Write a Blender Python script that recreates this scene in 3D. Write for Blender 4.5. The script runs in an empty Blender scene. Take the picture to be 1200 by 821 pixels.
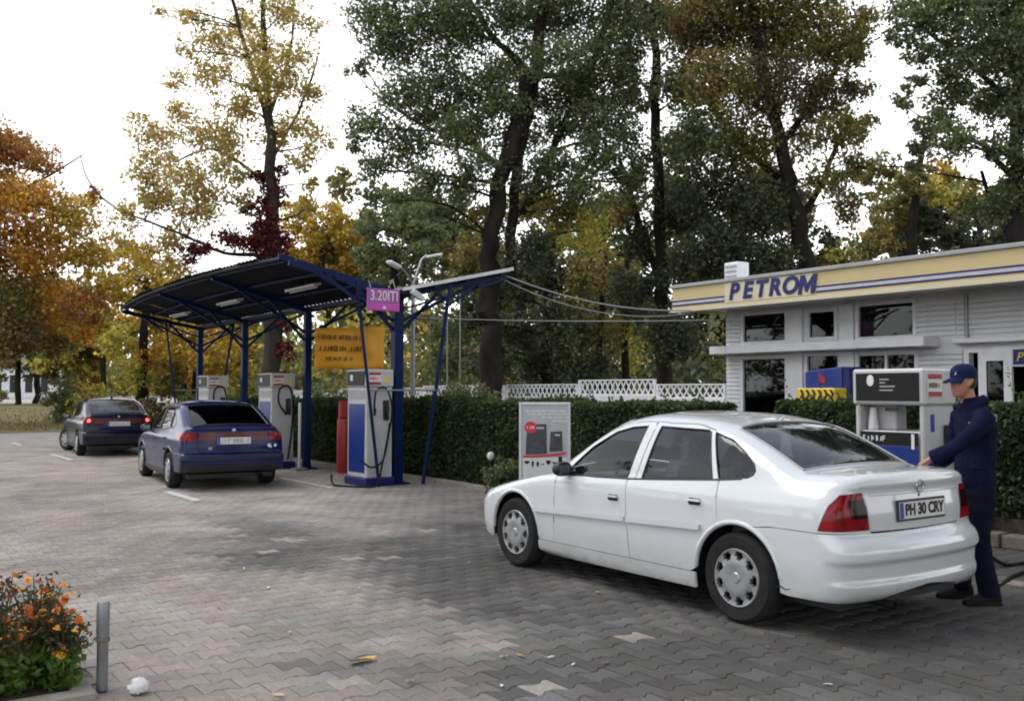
import bpy, bmesh, math, random
import numpy as np
from mathutils import Vector, Matrix
from mathutils.geometry import delaunay_2d_cdt

# ------------------------------------------------------------------ camera, sky, sun
# The site frame: x runs from the forecourt towards the building, y runs along the pump row.
SC = bpy.context.scene
COL = SC.collection
FPX, CXP, CYP, CAMH = 1135.0, 600.0, 410.5, 1.6
YAW = math.radians(35.0)
PITCH = math.atan((457 - 410.5) / FPX)
cam = bpy.data.cameras.new('camera'); camo = bpy.data.objects.new('camera', cam); COL.objects.link(camo)
cam.lens = 36 * FPX / 1200; cam.sensor_width = 36; cam.clip_end = 3000; cam.clip_start = .05
camo.location = (0, 0, CAMH); camo.rotation_euler = (math.pi / 2 + PITCH, 0, -YAW)
SC.camera = camo

SUN_EL, SUN_AZ = math.radians(58), math.radians(-40)      # azimuth from +y (clockwise positive), hidden behind the cloud on the open side
W = bpy.data.worlds.new('World'); SC.world = W; W.use_nodes = True
nt = W.node_tree; nt.nodes.clear()
out = nt.nodes.new('ShaderNodeOutputWorld'); bg = nt.nodes.new('ShaderNodeBackground')
sky = nt.nodes.new('ShaderNodeTexSky'); sky.sky_type = 'NISHITA'; sky.sun_disc = False
sky.sun_elevation = SUN_EL; sky.sun_rotation = SUN_AZ; sky.dust_density = 2; sky.air_density = 1.0; sky.ozone_density = 1
hs = nt.nodes.new('ShaderNodeHueSaturation'); hs.inputs['Saturation'].default_value = .8; hs.inputs['Value'].default_value = 1.5
tc = nt.nodes.new('ShaderNodeTexCoord'); sx = nt.nodes.new('ShaderNodeSeparateXYZ'); nt.links.new(tc.outputs['Generated'], sx.inputs[0])
cloud = nt.nodes.new('ShaderNodeTexNoise'); cloud.inputs['Scale'].default_value = 2.6; cloud.inputs['Detail'].default_value = 5; nt.links.new(tc.outputs['Generated'], cloud.inputs['Vector'])
# thin white cloud: closed towards the horizon, breaking up to pale blue overhead
veil = nt.nodes.new('ShaderNodeMapRange'); veil.interpolation_type = 'SMOOTHSTEP'; veil.inputs[1].default_value = .22; veil.inputs[2].default_value = .68; veil.inputs[3].default_value = 1.0; veil.inputs[4].default_value = .22
nt.links.new(sx.outputs['Z'], veil.inputs[0])
brk = nt.nodes.new('ShaderNodeMapRange'); brk.inputs[1].default_value = .35; brk.inputs[2].default_value = .65; brk.inputs[3].default_value = -.15; brk.inputs[4].default_value = .15; nt.links.new(cloud.outputs['Fac'], brk.inputs[0])
addn = nt.nodes.new('ShaderNodeMath'); addn.operation = 'ADD'; addn.use_clamp = True; nt.links.new(veil.outputs[0], addn.inputs[0]); nt.links.new(brk.outputs[0], addn.inputs[1])
ramp = nt.nodes.new('ShaderNodeValToRGB')
ramp.color_ramp.elements[0].position = .3; ramp.color_ramp.elements[0].color = (17.5, 17.8, 18.2, 1)
ramp.color_ramp.elements[1].position = .7; ramp.color_ramp.elements[1].color = (21.5, 21.6, 21.8, 1)
mix = nt.nodes.new('ShaderNodeMixRGB'); nt.links.new(addn.outputs[0], mix.inputs['Fac'])
bg.inputs['Strength'].default_value = .10
nt.links.new(sky.outputs[0], hs.inputs['Color']); nt.links.new(cloud.outputs['Fac'], ramp.inputs['Fac'])
nt.links.new(hs.outputs[0], mix.inputs['Color1']); nt.links.new(ramp.outputs[0], mix.inputs['Color2'])
nt.links.new(mix.outputs[0], bg.inputs['Color']); nt.links.new(bg.outputs[0], out.inputs[0])
sun = bpy.data.lights.new('sun', 'SUN'); sun.energy = 1.5; sun.angle = math.radians(30); sun.color = (1, .97, .92)
suno = bpy.data.objects.new('sun', sun); COL.objects.link(suno)
_sd = Vector((math.sin(SUN_AZ) * math.cos(SUN_EL), math.cos(SUN_AZ) * math.cos(SUN_EL), math.sin(SUN_EL)))
suno.rotation_euler = _sd.to_track_quat('Z', 'Y').to_euler(); suno.location = (-10, 0, 30)
SC.view_settings.view_transform = 'Standard'; SC.view_settings.look = 'None'
SC.view_settings.exposure = .12; SC.view_settings.gamma = 1
SC.render.engine = 'CYCLES'
cy = SC.cycles; cy.use_denoising = True; cy.max_bounces = 7; cy.transparent_max_bounces = 12; cy.diffuse_bounces = 3
cy.glossy_bounces = 3; cy.transmission_bounces = 4; cy.filter_width = 2.0; cy.caustics_reflective = False; cy.caustics_refractive = False

RNG = np.random.default_rng(7); random.seed(7)

# ------------------------------------------------------------------ pixel -> place helpers
def pray(px, py):
    x = (px - CXP) / FPX; y = -(py - CYP) / FPX
    f = math.cos(PITCH) - y * math.sin(PITCH); z = math.sin(PITCH) + y * math.cos(PITCH)
    return np.array([x * math.cos(YAW) + f * math.sin(YAW), -x * math.sin(YAW) + f * math.cos(YAW), z])
def at(px, py, D):
    r = pray(px, py); t = D / (r[0] * math.sin(YAW) + r[1] * math.cos(YAW))
    return np.array([r[0] * t, r[1] * t, CAMH + r[2] * t])
def gr(px, py, z=0):
    r = pray(px, py); t = (z - CAMH) / r[2]; return np.array([r[0] * t, r[1] * t, z])

# ------------------------------------------------------------------ object helpers
def tag(o, label=None, cat=None, group=None, kind=None):
    if label: o['label'] = label
    if cat: o['category'] = cat
    if group: o['group'] = group
    if kind: o['kind'] = kind
    return o
def thing(name, label, cat, loc=(0, 0, 0), rotz=0, group=None):
    o = bpy.data.objects.new(name, None); COL.objects.link(o); o.empty_display_size = .2
    o.location = loc; o.rotation_euler = (0, 0, rotz)
    return tag(o, label, cat, group)
def wloc(o):
    p = Vector((0, 0, 0))
    while o is not None: p += o.location; o = o.parent
    return p
def link(name, me, mat, parent=None, world=False):
    o = bpy.data.objects.new(name, me); COL.objects.link(o)
    if mat is not None and not len(me.materials):
        for m in (mat if isinstance(mat, (list, tuple)) else [mat]): me.materials.append(m)
    if parent is not None:
        o.parent = parent
        if world: o.location = -wloc(parent)
    return o
def dup(root, loc, rotz=None, label=None):
    r = root.copy(); COL.objects.link(r); r.location = loc
    if rotz is not None: r.rotation_euler = (0, 0, rotz)
    if label: r['label'] = label
    for ch in list(root.children):
        c = ch.copy(); COL.objects.link(c); c.parent = r
        for g in ch.children:
            d = g.copy(); COL.objects.link(d); d.parent = c
    return r
class MB:
    def __init__(s): s.v = []; s.f = []; s.m = []
    def add(s, vs, fs, mi=0):
        n = len(s.v); s.v += [tuple(map(float, q)) for q in vs]; s.f += [tuple(n + i for i in q) for q in fs]; s.m += [mi] * len(fs); return s
    def box(s, x0, x1, y0, y1, z0, z1, mi=0):
        vs = [(x, y, z) for z in (z0, z1) for y in (y0, y1) for x in (x0, x1)]
        return s.add(vs, [(0, 2, 3, 1), (4, 5, 7, 6), (0, 1, 5, 4), (2, 6, 7, 3), (0, 4, 6, 2), (1, 3, 7, 5)], mi)
    def obox(s, c, ax, ay, az, mi=0):
        c, ax, ay, az = [np.array(q, float) for q in (c, ax, ay, az)]
        vs = [c + i * ax + j * ay + k * az for k in (-.5, .5) for j in (-.5, .5) for i in (-.5, .5)]
        return s.add(vs, [(0, 2, 3, 1), (4, 5, 7, 6), (0, 1, 5, 4), (2, 6, 7, 3), (0, 4, 6, 2), (1, 3, 7, 5)], mi)
    def tube(s, pts, r, n=8, mi=0, cap=True, flat=1.0):
        P = np.array(pts, float); k = len(P); r = np.full(k, r, float) if np.isscalar(r) else np.array(r, float)
        T = np.gradient(P, axis=0); T /= np.linalg.norm(T, axis=1)[:, None] + 1e-9
        up = np.array([0, 0, 1.]) if abs(T[0][2]) < .9 else np.array([1., 0, 0])
        a = np.cross(T[0], up); a /= np.linalg.norm(a)
        vs = []
        for i in range(k):
            a = a - T[i] * a.dot(T[i]); a /= np.linalg.norm(a) + 1e-9; b = np.cross(T[i], a)
            for j in range(n):
                t = 2 * math.pi * j / n; vs.append(P[i] + r[i] * (math.cos(t) * a + flat * math.sin(t) * b))
        fs = [(i * n + j, i * n + (j + 1) % n, (i + 1) * n + (j + 1) % n, (i + 1) * n + j) for i in range(k - 1) for j in range(n)]
        if cap: fs += [tuple(range(n))[::-1], tuple((k - 1) * n + j for j in range(n))]
        return s.add(vs, fs, mi)
    def bar(s, p, q, w, h=None, mi=0):
        p, q = np.array(p, float), np.array(q, float); d = q - p; L = np.linalg.norm(d); d /= L; h = h or w
        up = np.array([0, 0, 1.]) if abs(d[2]) < .95 else np.array([1., 0, 0])
        a = np.cross(d, up); a /= np.linalg.norm(a); b = np.cross(a, d)
        return s.obox((p + q) / 2, d * L, a * w, b * h, mi)
    def lathe(s, prof, c=(0, 0, 0), axis='z', n=24, mi=0, a0=0, a1=2 * math.pi):
        full = abs(a1 - a0 - 2 * math.pi) < 1e-6; cols = n if full else n + 1; vs = []
        for r, h in prof:
            for j in range(cols):
                t = a0 + (a1 - a0) * j / n; x, y = r * math.cos(t), r * math.sin(t)
                q = (x, y, h) if axis == 'z' else ((x, h, y) if axis == 'y' else (h, x, y))
                vs.append((q[0] + c[0], q[1] + c[1], q[2] + c[2]))
        fs = [(i * cols + j, i * cols + (j + 1) % cols, (i + 1) * cols + (j + 1) % cols, (i + 1) * cols + j) for i in range(len(prof) - 1) for j in range(cols if full else n)]
        return s.add(vs, fs, mi)
    def prism(s, poly, z0, z1, mi=0):
        n = len(poly)
        vs = [(x, y, z0) for x, y in poly] + [(x, y, z1) for x, y in poly]
        return s.add(vs, [tuple(range(n))[::-1], tuple(range(n, 2 * n))] + [(i, (i + 1) % n, n + (i + 1) % n, n + i) for i in range(n)], mi)
    def mesh(s, name='m', bevel=0, seg=1, smooth=False):
        me = bpy.data.meshes.new(name); me.from_pydata(s.v, [], s.f)
        if any(s.m): me.polygons.foreach_set('material_index', s.m)
        bm = bmesh.new(); bm.from_mesh(me); bmesh.ops.recalc_face_normals(bm, faces=bm.faces)
        if bevel: bmesh.ops.bevel(bm, geom=[e for e in bm.edges if len(e.link_faces) == 2 and e.calc_face_angle(0) > .5], offset=bevel, segments=seg, affect='EDGES', profile=.6)
        bm.to_mesh(me); bm.free()
        if smooth:
            me.polygons.foreach_set('use_smooth', [True] * len(me.polygons))
            me.set_sharp_from_angle(angle=math.radians(42))
        return me
    def build(s, name, mat, parent=None, world=False, bevel=0, seg=1, smooth=False):
        return link(name, s.mesh(name, bevel, seg, smooth), mat, parent, world)
_fonts = {}
def text_mesh(body, h, depth=.004, shear=0, bold=0, align='CENTER', sx=1.0):
    c = bpy.data.curves.new('txt', 'FONT'); c.body = body; c.size = h * 1.37; c.extrude = depth / 2; c.shear = shear; c.offset = bold
    c.align_x = align; c.align_y = 'CENTER'
    o = bpy.data.objects.new('txt', c); COL.objects.link(o)
    dg = bpy.context.evaluated_depsgraph_get(); me = bpy.data.meshes.new_from_object(o.evaluated_get(dg))
    bpy.data.objects.remove(o); bpy.data.curves.remove(c)
    if sx != 1.0: me.transform(Matrix.Diagonal((sx, 1, 1, 1)))
    me.materials.clear()
    return me
def put_text(name, body, h, mat, parent, M, world=False, **k):
    me = text_mesh(body, h, **k); me.transform(M); return link(name, me, mat, parent, world)
def face_neg_x(v, u, z):       # text frame on a wall that faces -x (reads towards -y)
    return Matrix(((0, 0, -1, v), (-1, 0, 0, u), (0, 1, 0, z), (0, 0, 0, 1)))
def face_neg_y(v, u, z):
    return Matrix(((1, 0, 0, v), (0, 0, -1, u), (0, 1, 0, z), (0, 0, 0, 1)))

# ------------------------------------------------------------------ materials
def pmat(name, col, rough=.6, metal=0, amt=.12, scale=6, bump=0, bscale=40, coat=0, spec=.5, emit=0, dirt=0, dcol=(.08, .07, .06), dscale=1.5, coords='Object', stretch=(1, 1, 1)):
    m = bpy.data.materials.new(name); m.use_nodes = True; t = m.node_tree; b = t.nodes['Principled BSDF']
    b.inputs['Roughness'].default_value = rough; b.inputs['Metallic'].default_value = metal
    b.inputs['Specular IOR Level'].default_value = spec; b.inputs['Coat Weight'].default_value = coat; b.inputs['Coat Roughness'].default_value = .03
    tc = t.nodes.new('ShaderNodeTexCoord'); mp = t.nodes.new('ShaderNodeMapping'); mp.inputs['Scale'].default_value = stretch
    t.links.new(tc.outputs[coords], mp.inputs['Vector'])
    n = t.nodes.new('ShaderNodeTexNoise'); n.inputs['Scale'].default_value = scale; n.inputs['Detail'].default_value = 5; n.inputs['Roughness'].default_value = .6
    t.links.new(mp.outputs[0], n.inputs['Vector'])
    r = t.nodes.new('ShaderNodeValToRGB')
    lo, hi = [tuple(max(0, c * k) for c in col) + (1,) for k in (1 - amt, 1 + amt)]
    r.color_ramp.elements[0].position = .3; r.color_ramp.elements[0].color = lo
    r.color_ramp.elements[1].position = .7; r.color_ramp.elements[1].color = hi
    t.links.new(n.outputs['Fac'], r.inputs['Fac']); src = r.outputs[0]
    if dirt:
        d = t.nodes.new('ShaderNodeTexNoise'); d.inputs['Scale'].default_value = dscale; d.inputs['Detail'].default_value = 8; d.inputs['Roughness'].default_value = .7
        t.links.new(mp.outputs[0], d.inputs['Vector'])
        q = t.nodes.new('ShaderNodeMapRange'); q.inputs[1].default_value = .48; q.inputs[2].default_value = .75; q.inputs[3].default_value = 0; q.inputs[4].default_value = dirt
        t.links.new(d.outputs['Fac'], q.inputs[0])
        x = t.nodes.new('ShaderNodeMixRGB'); x.inputs['Color2'].default_value = tuple(dcol) + (1,)
        t.links.new(q.outputs[0], x.inputs['Fac']); t.links.new(src, x.inputs['Color1']); src = x.outputs[0]
    t.links.new(src, b.inputs['Base Color'])
    if bump:
        n2 = t.nodes.new('ShaderNodeTexNoise'); n2.inputs['Scale'].default_value = bscale; n2.inputs['Detail'].default_value = 4
        t.links.new(mp.outputs[0], n2.inputs['Vector'])
        bp = t.nodes.new('ShaderNodeBump'); bp.inputs['Strength'].default_value = bump; bp.inputs['Distance'].default_value = .02
        t.links.new(n2.outputs['Fac'], bp.inputs['Height']); t.links.new(bp.outputs[0], b.inputs['Normal'])
    if emit:
        b.inputs['Emission Color'].default_value = tuple(col) + (1,); b.inputs['Emission Strength'].default_value = emit
    return m
def glass_mat(name, tint=(.55, .62, .62), refl=1.0, rough=.02):
    m = bpy.data.materials.new(name); m.use_nodes = True; t = m.node_tree; t.nodes.clear()
    o = t.nodes.new('ShaderNodeOutputMaterial'); tr = t.nodes.new('ShaderNodeBsdfTransparent'); gl = t.nodes.new('ShaderNodeBsdfGlossy')
    tr.inputs[0].default_value = tuple(tint) + (1,); gl.inputs['Roughness'].default_value = rough; gl.inputs[0].default_value = (refl, refl, refl, 1)
    fr = t.nodes.new('ShaderNodeFresnel'); fr.inputs['IOR'].default_value = 1.5; mx = t.nodes.new('ShaderNodeMixShader')
    ml = t.nodes.new('ShaderNodeMath'); ml.operation = 'MULTIPLY'; ml.inputs[1].default_value = 1.0; ml.use_clamp = True
    # fresnel of both glass surfaces
    t.links.new(fr.outputs[0], ml.inputs[0]); t.links.new(ml.outputs[0], mx.inputs[0]); t.links.new(tr.outputs[0], mx.inputs[1]); t.links.new(gl.outputs[0], mx.inputs[2]); t.links.new(mx.outputs[0], o.inputs[0])
    return m
def leaf_mat(name, trans=.5, rough=.5):
    m = bpy.data.materials.new(name); m.use_nodes = True; t = m.node_tree; t.nodes.clear()
    o = t.nodes.new('ShaderNodeOutputMaterial'); at_ = t.nodes.new('ShaderNodeAttribute'); at_.attribute_name = 'tint'
    d = t.nodes.new('ShaderNodeBsdfDiffuse'); tl = t.nodes.new('ShaderNodeBsdfTranslucent'); g = t.nodes.new('ShaderNodeBsdfGlossy'); g.inputs['Roughness'].default_value = rough
    mx = t.nodes.new('ShaderNodeMixShader'); mx.inputs[0].default_value = trans; m2 = t.nodes.new('ShaderNodeMixShader'); m2.inputs[0].default_value = .03
    t.links.new(at_.outputs['Color'], d.inputs[0]); t.links.new(at_.outputs['Color'], tl.inputs[0])
    t.links.new(d.outputs[0], mx.inputs[1]); t.links.new(tl.outputs[0], mx.inputs[2]); t.links.new(mx.outputs[0], m2.inputs[1]); t.links.new(g.outputs[0], m2.inputs[2]); t.links.new(m2.outputs[0], o.inputs[0])
    return m
M = {}
M['leaf'] = leaf_mat('leaf'); M['grass'] = leaf_mat('grass', .25)
M['bark'] = pmat('bark', (.024, .020, .017), .9, spec=.12, amt=.4, scale=3, bump=.8, bscale=14, stretch=(1, 1, .25))
M['bark_grey'] = pmat('bark_grey', (.050, .043, .036), .9, spec=.12, amt=.35, scale=3, bump=.8, bscale=14, stretch=(1, 1, .25))
M['white_wall'] = pmat('white_wall', (.70, .71, .73), .75, amt=.06, scale=5, dirt=.3, dcol=(.30, .28, .26), dscale=2.2, bump=.15, bscale=30)
M['white_frame'] = pmat('white_frame', (.74, .75, .77), .55, amt=.05, scale=5, dirt=.25, dcol=(.32, .30, .28), dscale=3)
M['white_plank'] = pmat('white_plank', (.68, .69, .72), .65, amt=.07, scale=4, dirt=.3, dcol=(.30, .28, .26), dscale=2.5, coords='Generated')
M['cream'] = pmat('cream', (.56, .45, .23), .55, amt=.06, scale=2, dirt=.25, dcol=(.4, .33, .2), dscale=2)
M['cream_light'] = pmat('cream_light', (.60, .55, .40), .6, amt=.05, dirt=.3, dcol=(.4, .37, .3))
M['sign_blue'] = pmat('sign_blue', (.006, .009, .11), .45, amt=.1)
M['blue_paint'] = pmat('blue_paint', (.004, .014, .065), .4, spec=.12, amt=.15, scale=8, dirt=.35, dcol=(.03, .04, .07), dscale=5)
M['pump_blue'] = pmat('pump_blue', (.008, .030, .19), .35, amt=.1, coat=.3)
M['dark_sheet'] = pmat('dark_sheet', (.018, .020, .026), .6, spec=.12, amt=.2, scale=3, dirt=.5, dcol=(.05, .045, .04), dscale=1.3)
M['grey_metal'] = pmat('grey_metal', (.27, .28, .29), .45, metal=.6, amt=.15, scale=8, dirt=.3)
M['white_metal'] = pmat('white_metal', (.62, .62, .62), .4, amt=.06, dirt=.3, dcol=(.25, .23, .2), dscale=4)
M['pump_white'] = pmat('pump_white', (.48, .48, .48), .4, amt=.06, scale=4, dirt=.45, dcol=(.28, .26, .23), dscale=3)
M['pump_grey'] = pmat('pump_grey', (.33, .33, .34), .5, amt=.08, dirt=.3, dscale=3)
M['black'] = pmat('black_plastic', (.012, .012, .014), .45, amt=.2)
M['rubber'] = pmat('rubber', (.017, .017, .018), .75, spec=.12, amt=.25, scale=20, bump=.1)
M['tyre'] = pmat('tyre', (.022, .022, .023), .85, spec=.12, amt=.3, scale=8, bump=.15, bscale=60)
M['hubcap'] = pmat('hubcap', (.36, .37, .38), .38, metal=.55, amt=.12, scale=8, dirt=.5, dcol=(.10, .09, .08), dscale=6)
M['alloy'] = pmat('alloy', (.5, .51, .52), .35, metal=.7, amt=.1)
M['car_white'] = pmat('car_white', (.57, .60, .62), .22, amt=.02, scale=2, coat=1, dirt=.22, dcol=(.40, .39, .36), dscale=2.0)
M['car_blue'] = pmat('car_blue', (.003, .010, .070), .16, amt=.1, scale=3, spec=.35, coat=0, dirt=.25, dcol=(.03, .03, .05), dscale=2)
M['car_navy'] = pmat('car_navy', (.003, .006, .034), .16, amt=.1, scale=3, spec=.35, coat=0, dirt=.3, dcol=(.035, .035, .045), dscale=2)
M['glass'] = glass_mat('car_glass', (.74, .82, .86), .9)
M['glass_dark'] = glass_mat('car_glass_dark', (.03, .03, .035), .9)
M['red_lens'] = pmat('red_lens', (.20, .004, .008), .10, spec=.3, amt=.45, scale=11, coat=0)
M['dark_lens'] = pmat('dark_lens', (.014, .003, .004), .10, spec=.25, amt=.2)
M['red_band'] = pmat('red_band', (.09, .004, .006), .3, amt=.2, coat=.2)
M['lit_red'] = pmat('lit_red', (1.0, .18, .10), .3, amt=.05, emit=1.3)
M['head_lens'] = pmat('head_lens', (.40, .43, .46), .08, amt=.1, coat=1)
M['interior'] = pmat('interior', (.055, .06, .07), .85, amt=.2)
M['seat_cloth'] = pmat('seat_cloth', (.11, .12, .15), .9, amt=.3, scale=30, bump=.1)
M['plate_white'] = pmat('plate_white', (.62, .62, .58), .45, amt=.05, dirt=.3, dcol=(.3, .3, .27), dscale=8)
M['plate_blue'] = pmat('plate_blue', (.02, .05, .3), .4)
M['ink'] = pmat('ink', (.008, .008, .009), .5, spec=.3, amt=.1)
M['chrome'] = pmat('chrome', (.6, .6, .62), .15, metal=1, amt=.05)
M['orange_sheet'] = pmat('orange_sheet', (.85, .40, .02), .6, amt=.08, scale=3)
M['brown_ink'] = pmat('brown_ink', (.13, .055, .012), .7)
M['purple'] = pmat('purple', (.33, .08, .36), .5, amt=.1); M['magenta'] = pmat('magenta', (.50, .07, .40), .5, amt=.1)
M['digit'] = pmat('digit', (.75, .62, .60), .5)
M['red'] = pmat('red', (.32, .018, .020), .45, amt=.15, dirt=.25)
M['paper'] = pmat('paper', (.66, .66, .66), .6, amt=.05)
M['poster_grey'] = pmat('poster_grey', (.46, .46, .50), .5, amt=.08)
M['poster_dark'] = pmat('poster_dark', (.045, .05, .065), .45, amt=.6, scale=14)
M['poster_red'] = pmat('poster_red', (.60, .03, .05), .5)
M['yellow'] = pmat('yellow', (.70, .50, .03), .5, amt=.1)
M['concrete'] = pmat('concrete', (.25, .235, .21), .9, amt=.2, scale=9, bump=.4, bscale=60, dirt=.4, dcol=(.10, .09, .075))
M['lavender'] = pmat('lavender', (.46, .45, .50), .6)
M['stone'] = pmat('stone', (.16, .14, .12), .9, spec=.12, amt=.3, scale=7, bump=.6, bscale=30, dirt=.4, dcol=(.06, .055, .04))
M['hedge_core'] = pmat('hedge_core', (.014, .016, .008), .95, spec=.12, amt=.5, scale=9, bump=.8, bscale=25)
M['soil'] = pmat('soil', (.055, .042, .030), .95, spec=.12, amt=.5, scale=9, bump=.8, bscale=25)
M['skin'] = pmat('skin', (.36, .165, .105), .55, amt=.12, scale=14)
M['hair'] = pmat('hair', (.02, .014, .010), .7, amt=.2)
M['navy'] = pmat('navy_cloth', (.0045, .006, .026), .85, spec=.12, amt=.25, scale=18, bump=.2, bscale=50)
M['navy_dark'] = pmat('navy_trousers', (.0045, .0055, .016), .85, spec=.12, amt=.25, scale=18, bump=.2, bscale=50)
M['cap_blue'] = pmat('cap_blue', (.008, .014, .060), .8, spec=.12, amt=.2, scale=20)
M['shoe'] = pmat('shoe', (.008, .008, .008), .6, spec=.15, amt=.2)
M['shirt'] = pmat('shirt', (.45, .47, .50), .8)
M['line_paint'] = pmat('line_paint', (.52, .50, .48), .8, amt=.15, scale=14, dirt=.75, dcol=(.24, .22, .20), dscale=9)
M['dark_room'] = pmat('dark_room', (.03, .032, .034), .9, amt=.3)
M['window_glass'] = glass_mat('window_glass', (.30, .33, .33), .7)
M['tube_lamp'] = pmat('tube_lamp', (.50, .50, .50), .4)

# road grime thrown up on the lower panels of the white car
def grime(mat, col=(.24, .22, .19), top=.62, amount=.6):
    t = mat.node_tree; b = t.nodes['Principled BSDF']; src = b.inputs['Base Color'].links[0].from_socket
    tc = t.nodes.new('ShaderNodeTexCoord'); sp = t.nodes.new('ShaderNodeSeparateXYZ'); t.links.new(tc.outputs['Object'], sp.inputs[0])
    n = t.nodes.new('ShaderNodeTexNoise'); n.inputs['Scale'].default_value = 5; n.inputs['Detail'].default_value = 8; n.inputs['Roughness'].default_value = .7; t.links.new(tc.outputs['Object'], n.inputs['Vector'])
    r = t.nodes.new('ShaderNodeMapRange'); r.inputs[1].default_value = top; r.inputs[2].default_value = .18; r.inputs[3].default_value = 0; r.inputs[4].default_value = 1; t.links.new(sp.outputs['Z'], r.inputs[0])
    q = t.nodes.new('ShaderNodeMath'); q.operation = 'POWER'; q.inputs[1].default_value = 1.8; t.links.new(r.outputs[0], q.inputs[0])
    k = t.nodes.new('ShaderNodeMath'); k.operation = 'MULTIPLY'; t.links.new(q.outputs[0], k.inputs[0]); nr = t.nodes.new('ShaderNodeMapRange'); nr.inputs[1].default_value = .3; nr.inputs[2].default_value = .7; nr.inputs[3].default_value = .3; nr.inputs[4].default_value = 1.3; t.links.new(n.outputs['Fac'], nr.inputs[0]); t.links.new(nr.outputs[0], k.inputs[1])
    m2 = t.nodes.new('ShaderNodeMath'); m2.operation = 'MULTIPLY'; m2.use_clamp = True; m2.inputs[1].default_value = amount; t.links.new(k.outputs[0], m2.inputs[0])
    x = t.nodes.new('ShaderNodeMixRGB'); x.inputs['Color2'].default_value = tuple(col) + (1,); t.links.new(m2.outputs[0], x.inputs['Fac']); t.links.new(src, x.inputs['Color1']); t.links.new(x.outputs[0], b.inputs['Base Color'])
grime(M['car_white']); grime(M['car_blue'], (.06, .055, .05), .7, .6); grime(M['car_navy'], (.06, .055, .05), .7, .6)
# ------------------------------------------------------------------ ground, forecourt and pavers
m = pmat('park_ground', (.060, .056, .030), .95, amt=.4, scale=.6, bump=.5, bscale=6, dirt=.6, dcol=(.10, .065, .028), dscale=1.2, coords='Object')
g = MB().add([(-900, -500, -.12), (900, -500, -.12), (900, 1200, -.12), (-900, 1200, -.12)], [(0, 1, 2, 3)]).build('ground', m); tag(g, 'bare leaf strewn park ground under the trees', 'ground', kind='structure')

def paver_mat(name, src):
    m = bpy.data.materials.new(name); m.use_nodes = True; t = m.node_tree; b = t.nodes['Principled BSDF']; b.inputs['Roughness'].default_value = .85
    b.inputs['Specular IOR Level'].default_value = .3
    ge = t.nodes.new('ShaderNodeNewGeometry')
    if src == 'attr': a = t.nodes.new('ShaderNodeAttribute'); a.attribute_name = 'tint'; base = a.outputs['Color']
    elif src == 'object': a = t.nodes.new('ShaderNodeObjectInfo'); base = a.outputs['Color']
    else:
        v = t.nodes.new('ShaderNodeTexVoronoi'); v.inputs['Scale'].default_value = 5.2; t.links.new(ge.outputs['Position'], v.inputs['Vector'])
        h = t.nodes.new('ShaderNodeMapRange'); h.inputs[3].default_value = .82; h.inputs[4].default_value = 1.12
        sp = t.nodes.new('ShaderNodeSeparateColor'); t.links.new(v.outputs['Color'], sp.inputs[0]); t.links.new(sp.outputs[0], h.inputs[0])
        x = t.nodes.new('ShaderNodeMixRGB'); x.blend_type = 'MULTIPLY'; x.inputs['Fac'].default_value = 1; x.inputs['Color1'].default_value = (.262, .242, .230, 1)
        t.links.new(h.outputs[0], x.inputs['Color2']); base = x.outputs[0]
    n = t.nodes.new('ShaderNodeTexNoise'); n.inputs['Scale'].default_value = 38; n.inputs['Detail'].default_value = 6; n.inputs['Roughness'].default_value = .7; t.links.new(ge.outputs['Position'], n.inputs['Vector'])
    n2 = t.nodes.new('ShaderNodeTexNoise'); n2.inputs['Scale'].default_value = 1.1; n2.inputs['Detail'].default_value = 7; n2.inputs['Roughness'].default_value = .65; t.links.new(ge.outputs['Position'], n2.inputs['Vector'])
    r1 = t.nodes.new('ShaderNodeMapRange'); r1.inputs[1].default_value = .3; r1.inputs[2].default_value = .7; r1.inputs[3].default_value = .72; r1.inputs[4].default_value = 1.22; t.links.new(n.outputs['Fac'], r1.inputs[0])
    r2 = t.nodes.new('ShaderNodeMapRange'); r2.inputs[1].default_value = .35; r2.inputs[2].default_value = .65; r2.inputs[3].default_value = .74; r2.inputs[4].default_value = 1.15; t.links.new(n2.outputs['Fac'], r2.inputs[0])
    mu = t.nodes.new('ShaderNodeMath'); mu.operation = 'MULTIPLY'; t.links.new(r1.outputs[0], mu.inputs[0]); t.links.new(r2.outputs[0], mu.inputs[1])
    x = t.nodes.new('ShaderNodeMixRGB'); x.blend_type = 'MULTIPLY'; x.inputs['Fac'].default_value = 1; t.links.new(base, x.inputs['Color1']); t.links.new(mu.outputs[0], x.inputs['Color2'])
    t.links.new(x.outputs[0], b.inputs['Base Color'])
    bp = t.nodes.new('ShaderNodeBump'); bp.inputs['Strength'].default_value = .35; bp.inputs['Distance'].default_value = .006; t.links.new(n.outputs['Fac'], bp.inputs['Height']); t.links.new(bp.outputs[0], b.inputs['Normal'])
    return m
M['paver_far'] = paver_mat('paver_far', 'pos'); M['paver_attr'] = paver_mat('paver_attr', 'attr'); M['paver_obj'] = paver_mat('paver_obj', 'object')
M['joint'] = pmat('joint_sand', (.125, .110, .092), .95, amt=.4, scale=20, bump=.5, bscale=80, coords='Object')
fc = MB()
fc.add([(-40, -20, -.012), (13.9, -20, -.012), (13.9, 4.2, -.012), (-40, 4.2, -.012)], [(0, 1, 2, 3)], 0)
fc.add([(-40, 4.2, -.012), (13.9, 4.2, -.012), (13.9, 30.0, -.012), (-40, 30.0, -.012)], [(0, 1, 2, 3)], 0)
fc.add([(-60, 30.0, -.003), (12, 30.0, -.003), (12, 40.6, -.003), (-60, 40.6, -.003)], [(0, 1, 2, 3)], 1)
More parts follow.
